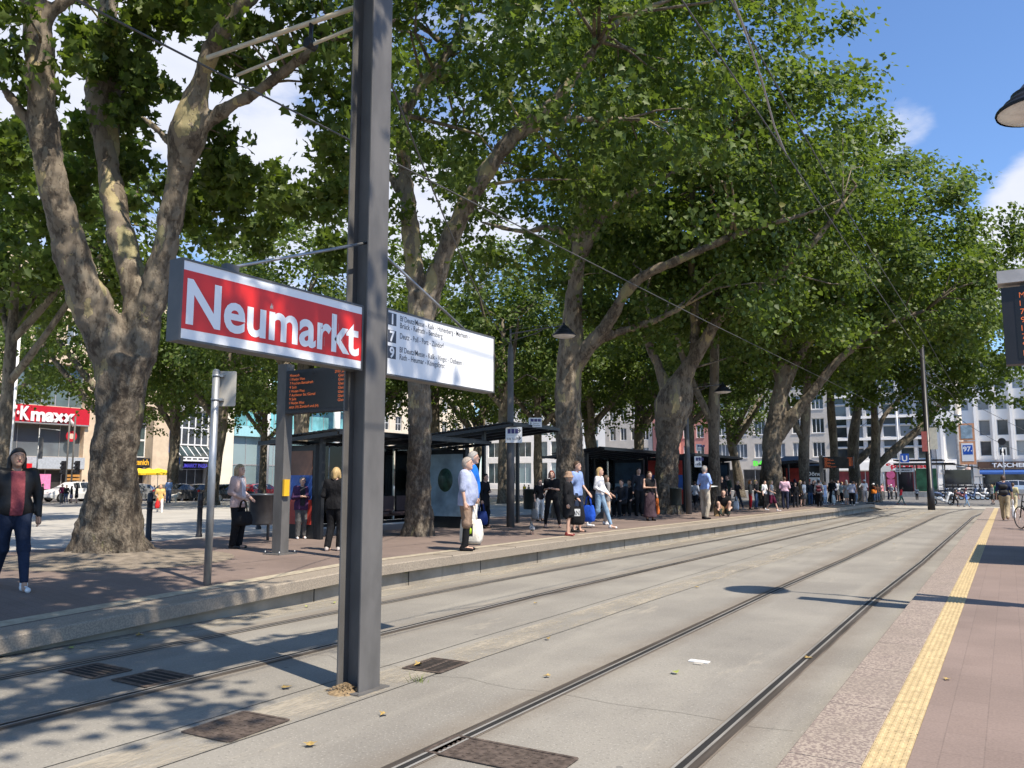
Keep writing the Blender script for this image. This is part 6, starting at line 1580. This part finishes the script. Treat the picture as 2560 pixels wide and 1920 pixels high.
FAR = [  # px, foot, top, facing, label, keywords
    (1990, 1270, 1205, 20, 'person in black left of the bright barked tree', dict(top=BK, sleeve=3)),
    (2003, 1268, 1200, 90, 'person in brown and black in front of the bright barked tree', dict(top=(.10, .07, .04), sleeve=3, hair=('long', BLO), bot=('skirt', BK))),
    (2012, 1266, 1201, 70, 'woman in white top with grey skirt right of the bright barked tree', dict(top=WH, sleeve=2, bot=('skirt', GR), hair=('bob', BRH))),
    (2026, 1263, 1202, 40, 'person in dark jacket and blue jeans in the crowd left of the red backpack', dict(top=DK, sleeve=3, bot=('trousers', JEAN))),
    (2036, 1262, 1200, -30, 'dark dressed person below the kiosk letters', dict(top=BK, sleeve=3, bot=('trousers', BK), hair=('long', BLK))),
    (2049, 1268, 1199, 178, 'man in grey hoodie carrying a dark red backpack, seen from behind', dict(pose='walk', top=(.30, .30, .31), sleeve=3, bot=('trousers', BK), hair=('short', BLK), pack=(.09, .015, .025))),
    (2063, 1263, 1203, 60, 'woman in pale blue dress right of the red backpack', dict(top=(.45, .52, .66), sleeve=2, hem=.6, dress=True, bot=('slim', JEANL), shoe=WH, hair=('bob', BLO))),
    (2082, 1262, 1197, -20, 'dark skinned woman in black carrying a pale bag', dict(top=BK, sleeve=3, bot=('slim', DK), shoe=WH, skin='b', hair=('long', BLK), arms=('fore', 'down'))),
    (2105, 1260, 1205, 120, 'person in white T-shirt left of the striped dress', dict(top=(.60, .66, .64), sleeve=2, bot=('slim', BK), shoe=WH)),
    (2117, 1262, 1204, 40, 'woman in grey summer dress with bare legs', dict(top=(.25, .24, .22), sleeve=2, hem=.55, dress=True, bot=('skirt', (.25, .24, .22)), shoe=BK, hair=('bob', BLO))),
    (2131, 1264, 1201, 165, 'man in white T-shirt and black trousers with his back turned', dict(top=(.64, .62, .70), sleeve=2, bot=('trousers', BK), shoe=WH, hair=('short', BLK), fat=1.08)),
    (2141, 1258, 1206, 100, 'person in brown top and blue jeans right of the white T-shirt', dict(top=(.12, .07, .05), sleeve=2, bot=('slim', JEANL), shoe=WH)),
    (2163, 1255, 1199, 20, 'man in white T-shirt and white cap beside the twin stemmed tree', dict(top=WH, sleeve=2, bot=('trousers', (.30, .30, .31)), shoe=WH, skin='b', hat=('cap', WH), arms=('down', 'hip'))),
    (2186, 1255, 1208, -60, 'person in brown shirt and white cap with an orange cloth at the waist', dict(top=(.13, .045, .025), sleeve=2, bot=('slim', JEAN), skin='b', hat=('cap', WH), hair=('short', BLK))),
    (2195, 1254, 1210, 30, 'dark skinned person in brown behind the orange cloth', dict(top=(.07, .04, .03), sleeve=3, bot=('slim', JEAN), skin='b')),
    (2207, 1249, 1208, 60, 'person in pink top on the far crossing', dict(top=(.70, .30, .32), sleeve=1, bot=('trousers', GR), z=.05)),
    (2222, 1249, 1211, 100, 'person in dark blue left of the pale cap', dict(top=NAVY, sleeve=2, bot=('trousers', NAVY), z=.05)),
    (2230, 1248, 1211, -40, 'person in grey with a pale cap near the round pink sign', dict(top=(.36, .38, .42), sleeve=2, bot=('trousers', GR), hat=('cap', WH), z=.05)),
    (2241, 1249, 1213, 90, 'person in grey top behind the red shirted walker', dict(top=(.24, .25, .28), sleeve=2, bot=('trousers', BK), z=.05)),
    (2293, 1250, 1219, 175, 'person in blue grey sitting height in front of the green advert', dict(top=(.13, .17, .24), sleeve=2, bot=('trousers', BK), skin='b', z=.02)),
]
for px, pf, pt, fc, lb, kw in FAR:
    z = kw.pop('z', .36); put(px, pf, pt, fc, lb, z=z, **kw)
bag(PEOPLE[-13], 1, 'pale carrier bag held by the dark skinned woman in black', .36, .42, .14, (.55, .57, .54))
mb = MB(); mb.lathe([(.135, 0), (.15, .08), (.135, .2), (.12, .22)], 14); o = mb.build('orange_cloth', cloth((.75, .22, .03))); tag(o, 'orange cloth worn round the waist of the person in brown shirt', 'cloth'); q = PEOPLE[-7].location; o.location = (q.x, q.y, q.z + .50)
CR = 'dark figures deep in the waiting crowd'
rc_ = random.Random(4)
for i in range(16):      # the back rows of the crowd, each a copy of someone in front
    src = PEOPLE[-20 + (i * 7) % 15]; px = 1982 + i * 10.5 + rc_.uniform(-4, 4); p = G(px, 1258 - i * .45, .36)
    dup(src, (p[0], p[1], .37), src.rotation_euler.z + rc_.uniform(-2.5, 2.5), 'dark dressed figure deep in the waiting crowd at the far end', CR, scale=src.scale.x * rc_.uniform(.97, 1.05), swap={src.children[1].data.materials[0].name: cloth(rc_.choice((BK, DK, NAVY, (.09, .05, .04), GR, (.2, .2, .22))))})
for px, py, lb in ((1555, 1291, 'dark figure sitting in the middle shelter behind the young woman'), (1575, 1289, 'second dark figure sitting in the middle shelter'), (1598, 1290, 'dark figure standing at the glass end of the middle shelter')):
    p = G(px, py, .38); person(p, 1.7, rc_.uniform(-60, 60), lb, pose='stand' if px == 1598 else 'sit', arms=('knee', 'knee') if px < 1598 else ('fore', 'down'), top=DK, sleeve=3, bot=('trousers', BK), hair=('short', BLK), res=.03)
WK = 'people walking in the square'
put(2253, 1262, 1216, 80, 'person in bright red shirt and green trousers striding past the platform end', z=.0, pose='walk', lean=.22, top=(.68, .04, .05), sleeve=3, bot=('slim', (.12, .20, .17)), shoe=(.5, .2, .15), hair=('short', BLK), skin='b', group=WK)
put(2388, 1268, 1222, 75, 'woman in black hurrying across the tracks after a child', z=.0, pose='run', lean=.2, arms=('fwd', 'out'), top=BK, sleeve=2, hem=.72, bot=('slim', BK), hair=('bun', BLK), skin='m', group=WK)
put(2417, 1268, 1230, 95, 'child in blue shirt and white hat running across the tracks', z=.0, pose='walk', arms=('fwd', 'back'), top=(.09, .18, .50), sleeve=2, bot=('slim', JEANL), hat=('sun', WH), group=WK)
t = put(2515, 1301, 1187, 175, 'man in khaki trousers with black backpack walking away on the right platform', z=.12, pose='walk', arms=('down', 'down'), top=(.03, .045, .10), sleeve=2, hem=.9, bot=('trousers', (.38, .31, .20)), shoe=(.20, .13, .08), hair=('short', BRH), fat=1.12, pack=BK, group=WK)
bag(t, -1, 'white plastic bag carried by the man with the black backpack', .24, .5, .12, WH)
put(2491, 1262, 1206, 100, 'person in bright green T-shirt and dark shorts beyond the right platform', z=.05, pose='walk', top=(.05, .48, .24), sleeve=2, bot=('shorts', BK), shoe=GR, hair=('short', BLK), group=WK)
put(2483, 1261, 1211, -60, 'person in white beside the green T-shirt', z=.05, top=WH, sleeve=2, bot=('shorts', GR), hair=('long', BLO), group=WK)
put(2537, 1283, 1206, 165, 'person in pale yellow top and cream trousers ahead of the man with backpack', z=.12, pose='walk', top=(.55, .50, .28), sleeve=2, bot=('trousers', (.60, .52, .34)), shoe=(.25, .16, .10), hair=('short', BRH), group=WK)
# people on the square and in front of the shops
p_, h_ = at(398, 1288, 1218, .0); t = person(p_, 1.45, 5, 'fair haired woman in yellow top and white trousers with a red bag on the square', 'walk', ('down', 'fore'), (.62, .42, .16), 2, .8, None, ('slim', (.70, .66, .62)), WH, None, ('long', BLO), group=WK)
bag(t, -1, 'red bag of the woman in the yellow top', .40, .36, .2, (.62, .03, .03), strap=.1)
for px, pf, pt, fc, lb, kw in (
    (421, 1248, 1188, 150, 'man in light blue shirt and jeans standing with a white dog', dict(top=(.30, .42, .68), sleeve=2, bot=('trousers', (.10, .14, .24)), hair=('bald', GRH), fat=1.1)),
    (105, 1247, 1197, 90, 'person in dark suit at the front of the white car', dict(top=BK, sleeve=3, hem=.7, bot=('trousers', BK))),
    (154, 1246, 1198, 40, 'person in maroon top in the group behind the big trunk', dict(top=(.14, .02, .06), sleeve=3, bot=('trousers', GR))),
    (165, 1246, 1200, -30, 'person in black and jeans beside the maroon top', dict(top=BK, sleeve=3, bot=('slim', JEAN), shoe=WH)),
    (178, 1246, 1202, 100, 'woman in violet skirt in front of the white car', dict(top=BK, sleeve=3, bot=('skirt', (.16, .14, .22)), hair=('long', BRH))),
    (191, 1246, 1199, -80, 'dark dressed person with bare legs near the white car', dict(top=BK, sleeve=3, hem=.6, dress=True, bot=('skirt', BK), hair=('long', BLK))),
    (206, 1245, 1192, 60, 'tall person in navy jacket at the rear of the white car', dict(top=NAVY, sleeve=3, bot=('trousers', JEAN))),
    (352, 1245, 1205, 60, 'person in white at the café next to the big trunk', dict(top=WH, sleeve=2, hair=('short', BRH))),
    (374, 1241, 1200, 20, 'person in bright yellow shirt under the parasols', dict(top=(.72, .45, .02), sleeve=2, hair=('bob', BLO))),
    (385, 1242, 1203, -40, 'pale pink dressed person under the parasols', dict(top=(.66, .45, .42), sleeve=2, hair=('bald', GRH))),
    (402, 1241, 1205, 70, 'person in red shirt at the edge of the café', dict(top=(.60, .04, .07), sleeve=2)),
    (461, 1240, 1203, 60, 'person in lilac white in front of the arcade', dict(top=(.62, .52, .62), sleeve=2, hair=('long', BRH))),
    (470, 1240, 1205, -60, 'person in pink blouse in front of the arcade', dict(top=(.62, .30, .40), sleeve=2, hair=('bob', BRH))),
    (489, 1241, 1206, 80, 'person in orange top by the arcade corner', dict(top=(.62, .24, .12), sleeve=2)),
    (548, 1240, 1205, 20, 'person in coral top left of the glass building', dict(top=(.62, .16, .12), sleeve=2)),
    (645, 1240, 1206, 90, 'person in violet in front of the glass building', dict(top=(.28, .10, .36), sleeve=2)),
    (999, 1243, 1207, 90, 'person in red walking behind the nearest shelter', dict(top=(.5, .06, .05), sleeve=2)),
    (1295, 1240, 1206, 60, 'person in white on the square beyond the lamp pole', dict(top=WH, sleeve=2)),
    (1311, 1240, 1206, -40, 'person in yellow vest on the square beyond the lamp pole', dict(top=(.75, .55, .02), sleeve=1)),
    (1322, 1240, 1207, 120, 'person in pale grey on the square left of the stout trunk', dict(top=(.5, .48, .5), sleeve=2))):
    z = -.02
    p = D(px, pf, 68 if pf < 1246 else 60); p[2] = zp(p[0]); d = FWD @ p
    person(p, (pf - pt) * d / 2000, fc, lb, res=.04, group='people in front of the shops', **kw)
# ------------------------------------------------------------------ cars, two-wheelers, animals, leaves
TYRE = M('tyre', (.02, .02, .021), .85); RIM = M('rim', (.42, .42, .43), .3, .8); CHR = M('chrome', (.5, .5, .5), .2, .9)
CGL = GL('car_glass', (.02, .025, .03), .04, .9); LIGHTW = M('headlight', (.7, .72, .74), .15); LIGHTR = M('taillight', (.45, .01, .01), .2)
def paint(n, c, metal=.2): return M(n, c, .28, metal, var=.03, spec=.6, coat=.6)


def car(label, loc, rz, mt, kind='hatch', group='cars in front of the shops'):
    """local x = forwards"""
    t = thing('parked_car', label, 'car', loc, rz, group)
    L, W_, Hc = {'hatch': (4.1, 1.76, 1.47), 'suv': (4.5, 1.86, 1.62), 'sedan': (4.6, 1.8, 1.44)}[kind]
    x = lambda f: (f - .5) * L
    # stations: x fraction, lower edge, belt height, roof height, half width at belt, half width at roof
    if kind == 'sedan': st = [(0, .45, .80, .80, .78, .70), (.03, .32, .92, .93, .84, .72), (.17, .28, .97, .98, .88, .66), (.27, .26, .97, 1.40, .90, .60), (.45, .24, .95, 1.44, .90, .62), (.58, .24, .93, 1.40, .90, .60), (.74, .26, .90, .92, .90, .70), (.90, .28, .80, .81, .86, .72), (.98, .34, .66, .67, .80, .7), (1, .42, .56, .57, .7, .65)]
    else:
        k = Hc / 1.47; st = [(0, .42, .80, .82, .80, .70), (.02, .32, .98 * k, 1.05 * k, .84, .70), (.10, .28, 1.0 * k, 1.38 * k, .87, .60), (.25, .25, .98 * k, 1.45 * k, .88, .62), (.45, .23, .96 * k, 1.47 * k, .88, .63), (.58, .23, .95 * k, 1.42 * k, .88, .61), (.77, .25, .93 * k, .95 * k, .88, .70), (.90, .27, .84 * k, .86 * k, .85, .70), (.98, .33, .68 * k, .70 * k, .79, .65), (1, .42, .56 * k, .58 * k, .70, .6)]
    kw = W_ / 1.78; mb = MB(); gl = MB()
    R = []
    for f, lo, be, ro, wb, wr in st:
        wb *= kw; wr *= kw
        R.append([(x(f), -wb * .93, lo), (x(f), -wb, (lo + be) * .5), (x(f), -wb * .97, be), (x(f), -wr, ro - (.05 if ro - be > .2 else 0)), (x(f), -wr * .7, ro), (x(f), wr * .7, ro), (x(f), wr, ro - (.05 if ro - be > .2 else 0)), (x(f), wb * .97, be), (x(f), wb, (lo + be) * .5), (x(f), wb * .93, lo)])
    n = 10
    for i in range(len(R) - 1):
        for j in range(n - 1): mb.add([R[i][j], R[i + 1][j], R[i + 1][j + 1], R[i][j + 1]], [(0, 1, 2, 3)], 0, True)
        mb.add([R[i][9], R[i + 1][9], R[i + 1][0], R[i][0]], [(0, 1, 2, 3)], 0)
    mb.add(R[0], [tuple(range(n))[::-1]]); mb.add(R[-1], [tuple(range(n))])
    mb.build('body', mt, t)
    def lift(a, b, c, d, m=.10, o=.012):     # a pane a little in front of the body quad
        q = [Vector(v) for v in (a, b, c, d)]; cen = sum(q, Vector()) / 4; nrm = (q[1] - q[0]).cross(q[3] - q[0]).normalized()
        if nrm.dot(cen - Vector((cen.x * .3, 0, .7))) < 0: nrm = -nrm
        return [tuple(v + (cen - v) * m + nrm * o) for v in q]
    i0, i1 = (3, 5) if kind == 'sedan' else (2, 5)
    for s in (2, 6):
        for i in range(i0, i1): q = MB(); q.add(lift(R[i][s], R[i + 1][s], R[i + 1][s + 1], R[i][s + 1]), [(0, 1, 2, 3)]); q.build('side_window', CGL, t)
    q = MB(); q.add(lift(R[5][3], R[6][3], R[6][6], R[5][6], .08), [(0, 1, 2, 3)]); q.build('windscreen', CGL, t)
    j = 2 if kind == 'sedan' else 1
    q = MB(); q.add(lift(R[j][3], R[j + 1][3], R[j + 1][6], R[j][6], .1), [(0, 1, 2, 3)]); q.build('rear_window', CGL, t)
    wr_ = .33 if kind != 'suv' else .37
    for fx in (.185, .81):
        for s in (-1, 1):
            q = MB(); q.wheel((x(fx), s * (W_ / 2 - .10), wr_), wr_, .22, 1); q.build('wheel', [TYRE, RIM], t)
    for s in (-1, 1):
        q = MB(); q.cbox((x(.955), s * W_ * .36, .70), (.12, .30, .13)); q.build('headlight', LIGHTW, t)
        q = MB(); q.cbox((x(.012), s * W_ * .38, .86), (.08, .22, .2)); q.build('taillight', LIGHTR, t)
        q = MB(); q.cbox((x(.66), s * (W_ / 2 + .08), 1.0), (.12, .18, .12)); q.build('wing_mirror', mt, t)
        q = MB()
        for fx in (.40, .56): q.cbox((x(fx), s * (W_ * .5 * .985), .86), (.16, .03, .03))
        q.build('door_handle', CHR, t)
    q = MB(); q.cbox((x(0) - .005, 0, .55), (.03, .5, .11)); q.cbox((x(1) + .0, 0, .45), (.03, .5, .11)); q.build('number_plate', WHITE, t)
    return t
def carat(px, label, mt, kind, rz, dep=70):
    q = D(px, 1245, dep); car(label, (q[0], q[1], -.125), rz, mt, kind)
carat(178, 'white off-road car standing beneath the red store sign', paint('car_white', (.78, .78, .78), 0), 'suv', -HP + .05, 66)
carat(352, 'silver hatchback half hidden behind the big near trunk', paint('car_silver', (.55, .57, .60), .6), 'hatch', HP, 66)
carat(450, 'dark grey hatchback in front of the arcade', paint('car_grey', (.11, .11, .115), .5), 'hatch', HP + .04, 66)
carat(497, 'low black saloon partly behind the tree beside the arcade', paint('car_black', (.015, .015, .018)), 'sedan', HP, 68)
carat(568, 'black saloon in front of the cream wall', MATS['car_black'], 'sedan', HP, 66)
carat(655, 'red hatchback seen behind the grey litter bin', paint('car_red', (.50, .02, .03)), 'hatch', HP, 70)
carat(960, 'pale car parked on the street behind the nearest shelter', paint('car_pale', (.5, .52, .54), .4), 'hatch', HP, 76)
carat(1050, 'dark blue car parked farther along the street', paint('car_blue', (.03, .05, .12), .3), 'sedan', HP, 80)
carat(1560, 'white car glimpsed through the glass of the middle shelter', MATS['car_white'], 'suv', 0, 88)
q = G(2556, 1233, .0); q = D(2552, 1232, 86); car('silver car parked before the white building at the right edge', (q[0], q[1], .0), .1, MATS['car_silver'], 'suv')


def scooter(label, loc, rz, mt, group='scooters parked in a row', s=1.0):
    t = thing('motor_scooter', label, 'scooter', loc, rz, group); t.scale = (s,) * 3
    mb = MB(); f = lambda P: smin([seg(P, (-.62, 0, .62), (-.05, 0, .50), .10, .14), seg(P, (-.05, 0, .42), (.32, 0, .30), .10, .10), seg(P, (.32, 0, .30), (.50, 0, .85), .12, .10, 1.2), seg(P, (.5, 0, .85), (.60, 0, .95), .10, .06)], .08)
    V, F = snet(f, (-.9, -.3, .1), (.9, .3, 1.2), .035); mb.add(V, F, 0, True); mb.build('body', mt, t)
    mb = MB(); mb.rbox((-.70, -.13, .74), (-.02, .13, .84), .05, axis=1); mb.build('seat', BLACK, t)
    for x in (-.58, .66): mb = MB(); mb.wheel((x, 0, .26), .26, .12, 1, 16); mb.build('wheel', [TYRE, RIM], t)
    mb = MB(); mb.tube([(.66, 0, .26), (.52, 0, .95), (.48, 0, 1.05)], .035, 8); mb.tube([(.42, -.33, 1.08), (.50, 0, 1.04), (.42, .33, 1.08)], .022, 8); mb.build('handlebar', BLACK, t)
    mb = MB(); mb.tube([(.44, -.25, 1.08), (.46, -.3, 1.24)], .012, 6); mb.cbox((.46, -.32, 1.28), (.03, .13, .08)); mb.tube([(.44, .25, 1.08), (.46, .3, 1.24)], .012, 6); mb.cbox((.46, .32, 1.28), (.03, .13, .08)); mb.build('mirrors', BLACK, t)
    mb = MB(); mb.add([(.56, -.17, .98), (.56, .17, .98), (.46, .13, 1.32), (.46, -.13, 1.32)], [(0, 1, 2, 3)]); mb.build('windshield', CGL, t)
    mb = MB(); mb.tube([(.64, 0, .90), (.67, 0, .90)], .07, 12); mb.build('headlight', LIGHTW, t)
    return t
sw = (paint('scooter_white', (.7, .7, .7), 0), paint('scooter_blue', (.05, .08, .16), .2), paint('scooter_black', (.02, .02, .022)), paint('scooter_red', (.14, .04, .04)))
for i, (px, m, lb, rz) in enumerate(((2352, 1, 'blue scooter left end of the scooter row', .6), (2368, 2, 'black scooter behind the running woman', .5), (2384, 0, 'white scooter second behind the running woman', .7), (2423, 1, 'dark blue scooter just right of the child', .4), (2436, 2, 'black scooter below the orange poster frame', .55), (2449, 0, 'white and black scooter in the middle of the row', .6), (2461, 2, 'black scooter beside the rightmost white one', .5), (2474, 0, 'rightmost white scooter of the row', .35), (2400, 3, 'dark red scooter left of the cream mast', .6))):
    q = D(px, 1246, 66); scooter(lb, (q[0], q[1], .0), rz, sw[m])
q = G(2355, 1263, 0); scooter('small white motorbike standing on the crossing by the black mast', (q[0], q[1], .0), .1, sw[0], 'motorbikes on the crossing', .8)


def bike(label, loc, rz, mt):
    t = thing('bicycle', label, 'bicycle', loc, rz)
    for x in (-.53, .53):
        mb = MB(); n = 26; mb.tube([(x + .33 * math.cos(a), 0, .34 + .33 * math.sin(a)) for a in np.linspace(0, 2 * math.pi, n)], .018, 8)
        w_ = mb.build('wheel', TYRE, t)
        mb = MB()
        for k in range(12): a = k * math.pi / 6; mb.tube([(x, .02 * (-1) ** k, .34), (x + .32 * math.cos(a), 0, .34 + .32 * math.sin(a))], .003, 4)
        mb.build('spokes', RIM, w_)
    mb = MB(); A, B, C_, D_, E_ = (-.53, 0, .34), (-.05, 0, .30), (-.18, 0, .82), (.36, 0, .84), (.53, 0, .34)
    for a, b in ((A, B), (A, C_), (B, C_), (C_, D_), (B, (.38, 0, .72)), ((.34, 0, .95), E_)): mb.tube([a, b], .019, 8)
    mb.build('frame', mt, t)
    mb = MB(); mb.tube([(.34, 0, .95), (.32, 0, 1.04)], .016, 8); mb.tube([(.22, -.31, 1.05), (.33, -.1, 1.06), (.33, .1, 1.06), (.22, .31, 1.05)], .015, 8); mb.build('handlebar', BLACK, t)
    mb = MB(); mb.tube([C_, (-.21, 0, .94)], .015, 8); mb.rbox((-.34, -.08, .93), (-.06, .08, .98), .03, axis=1); mb.build('saddle', BLACK, t)
    mb = MB(); mb.tube([(-.05, -.09, .30), (-.05, .09, .30)], .02, 8); mb.cbox((.06, -.13, .22), (.1, .09, .03)); mb.cbox((-.16, .13, .38), (.1, .09, .03)); mb.tube([(-.05, -.08, .3), (.06, -.08, .22)], .012, 6); mb.tube([(-.05, .08, .3), (-.16, .08, .38)], .012, 6); mb.build('pedals', BLACK, t)
    mb = MB(); mb.box((-.75, -.17, .68), (-.35, .17, .70)); mb.box((-.7, -.22, .35), (-.38, -.1, .66)); mb.build('pannier', BLACK, t)
q = G(2552, 1325, .12); bike('black bicycle cut off by the right edge of the photo', (q[0] + .27, q[1] + .4, .12), HP + .5, M('bike_black', (.02, .02, .022), .35))
q = D(408, 1236, 66); bike('bicycle parked beside the silver hatchback', (q[0], q[1], -.12), HP + .3, MATS['bike_black'])


# pigeon and dog
def blob_animal(name, label, cat, loc, rz, parts, mats, h, ext, s=1.0):
    t = thing(name, label, cat, loc, rz); t.scale = (s,) * 3; mb = MB()
    V, F = snet(lambda P: smin([seg(P, *q) for q in parts], .03 if s > .5 else .02), *ext, h); mb.add(V, F, 0, True)
    for i in range(len(mb.f)):
        c = np.mean([mb.v[a] for a in mb.f[i]], 0); mb.m[i] = mats[1](c)
    mb.build('body', mats[0], t); return t
p = G(1330, 1336, .38)
t = blob_animal('pigeon', 'grey pigeon walking on the platform near the edge', 'pigeon', p, 2.2, [((0, 0, .14), (.10, 0, .17), .055, .05), ((.10, 0, .17), (.15, 0, .25), .038, .027), ((.155, 0, .265), (.165, 0, .268), .026, .024), ((.18, 0, .265), (.205, 0, .258), .008, .004), ((-.02, 0, .14), (-.20, 0, .09), .045, .014, 1.0), ((-.03, .045, .15), (-.15, .03, .11), .02, .008), ((-.03, -.045, .15), (-.15, -.03, .11), .02, .008)], ([M('pigeon_grey', (.16, .17, .19), .6), M('pigeon_dark', (.05, .055, .06), .5), M('pigeon_pale', (.38, .38, .40), .6)], lambda c: 1 if c[0] > .11 or c[0] < -.14 else 2 if abs(c[1]) > .03 and c[0] < 0 else 0), .011, ((-.26, -.1, .02), (.24, .1, .33)))
mb = MB()
for s in (-1, 1): mb.tube([(.03, s * .025, .10), (.03 + s * .03, s * .025, .0)], .006, 6); mb.cbox((.05 + s * .03, s * .025, .004), (.05, .02, .008))
mb.build('legs', M('pigeon_leg', (.45, .13, .12), .6), t)
q = D(433, 1248, 61); q[2] = zp(q[0])
t = blob_animal('dog', 'white dog standing beside the man in the light blue shirt', 'dog', q, .6, [((-.28, 0, .48), (.22, 0, .50), .12, .15), ((.22, 0, .55), (.40, 0, .70), .10, .075), ((.42, 0, .72), (.60, 0, .68), .075, .04), ((.40, .06, .76), (.37, .08, .66), .03, .02), ((.40, -.06, .76), (.37, -.08, .66), .03, .02), ((-.34, 0, .54), (-.55, 0, .68), .03, .02)] + [((x, s * .09, .45), (x + k, s * .09, .24), .065, .035) for x, k in ((.20, 0), (-.28, .06)) for s in (-1, 1)] + [((x + k, s * .09, .24), (x + k2, s * .09, .03), .035, .028) for x, k, k2 in ((.20, 0, .02), (-.28, .06, -.06)) for s in (-1, 1)], ([M('dog_white', (.70, .66, .58), .8), M('dog_nose', (.02, .02, .02), .5)], lambda c: 1 if c[0] > .61 else 0), .03, ((-.7, -.25, -.02), (.72, .25, .9)))

# fallen leaves, each a thing; small weeds
LFM = M('fallen_leaf', (.36, .25, .085), .8, var=.3, scale=40); LFG = M('fallen_leaf_green', (.34, .38, .09), .8)
for i, (px, py, m, lb) in enumerate(((768, 1516, 1, 'large yellow green leaf by the platform wall'), (835, 1507, 1, 'small yellow green leaf right of the large one'), (958, 1786, 0, 'orange leaf below and right of the grey post'), (776, 1860, 0, 'small orange leaf left of the long cover'), (718, 1718, 0, 'tan leaf left of the grey post foot'), (1044, 1663, 0, 'orange leaf lying on the gully grate'), (2367, 1698, 0, 'curled yellow leaf on the right platform pavers'), (1340, 1508, 0, 'tan leaf on the left track'), (1368, 1597, 0, 'yellow leaf on the pale strip'), (1686, 1681, 1, 'yellow leaf just below the white marker'), (2023, 1645, 0, 'pale leaf resting in the right rail'), (2236, 1360, 0, 'yellow leaf between the right rails far ahead'), (2078, 1378, 0, 'tan leaf near the lamp shadow'), (1952, 1368, 0, 'small tan leaf on the middle strip'), (1741, 1468, 0, 'tan leaf left of the lamp shadow'), (177, 1620, 1, 'yellow leaf in the shade of the left track'), (350, 1589, 0, 'brown leaf by the shaded rail'), (1366, 1690, 0, 'small orange leaf in mid track'))):
    z = .125 if px == 2367 else .012
    p = G(px, py, z); V = LV.copy(); a = random.uniform(0, 6.3); s = random.uniform(.05, .09); V[:, 2] = np.abs(V[:, 0]) * random.uniform(.2, .7) + .04
    R_ = np.array([[math.cos(a), -math.sin(a), 0], [math.sin(a), math.cos(a), 0], [0, 0, 1]]); mb = MB(); mb.add((V * s) @ R_.T, LF)
    o = mb.build('fallen_leaf', LFG if m else LFM); o.location = p; tag(o, lb, 'leaf', 'fallen leaves on the paving')
mb = MB()
for k in range(26):
    a = random.uniform(0, 6.3); x, y = random.gauss(0, .04), random.gauss(0, .03); l = random.uniform(.02, .07); mb.add([(x - .004, y, 0), (x + .004, y, 0), (x + l * math.cos(a), y + l * math.sin(a), l)], [(0, 1, 2)])
o = mb.build('weed', M('weed_green', (.16, .20, .05), .8)); o.location = (-4.2, 5.35, 0); tag(o, 'tiny dry weed growing right of the grey sign post', 'weed')
p = G(1078, 1432, .23); mb = MB()
for k in range(18):
    a = random.uniform(0, 6.3); l = random.uniform(.03, .07); x, z = random.gauss(0, .025), random.gauss(0, .03); mb.add([(-.01, x - .008, z), (-.01, x + .008, z), (.035, x + l * .4 * math.cos(a), z + l * .5 * math.sin(a))], [(0, 1, 2)])
o = mb.build('weed', MATS['weed_green']); o.location = (edge_x(p[1]) - .10, p[1], .2); tag(o, 'small green weed growing out of the platform wall joint', 'weed')
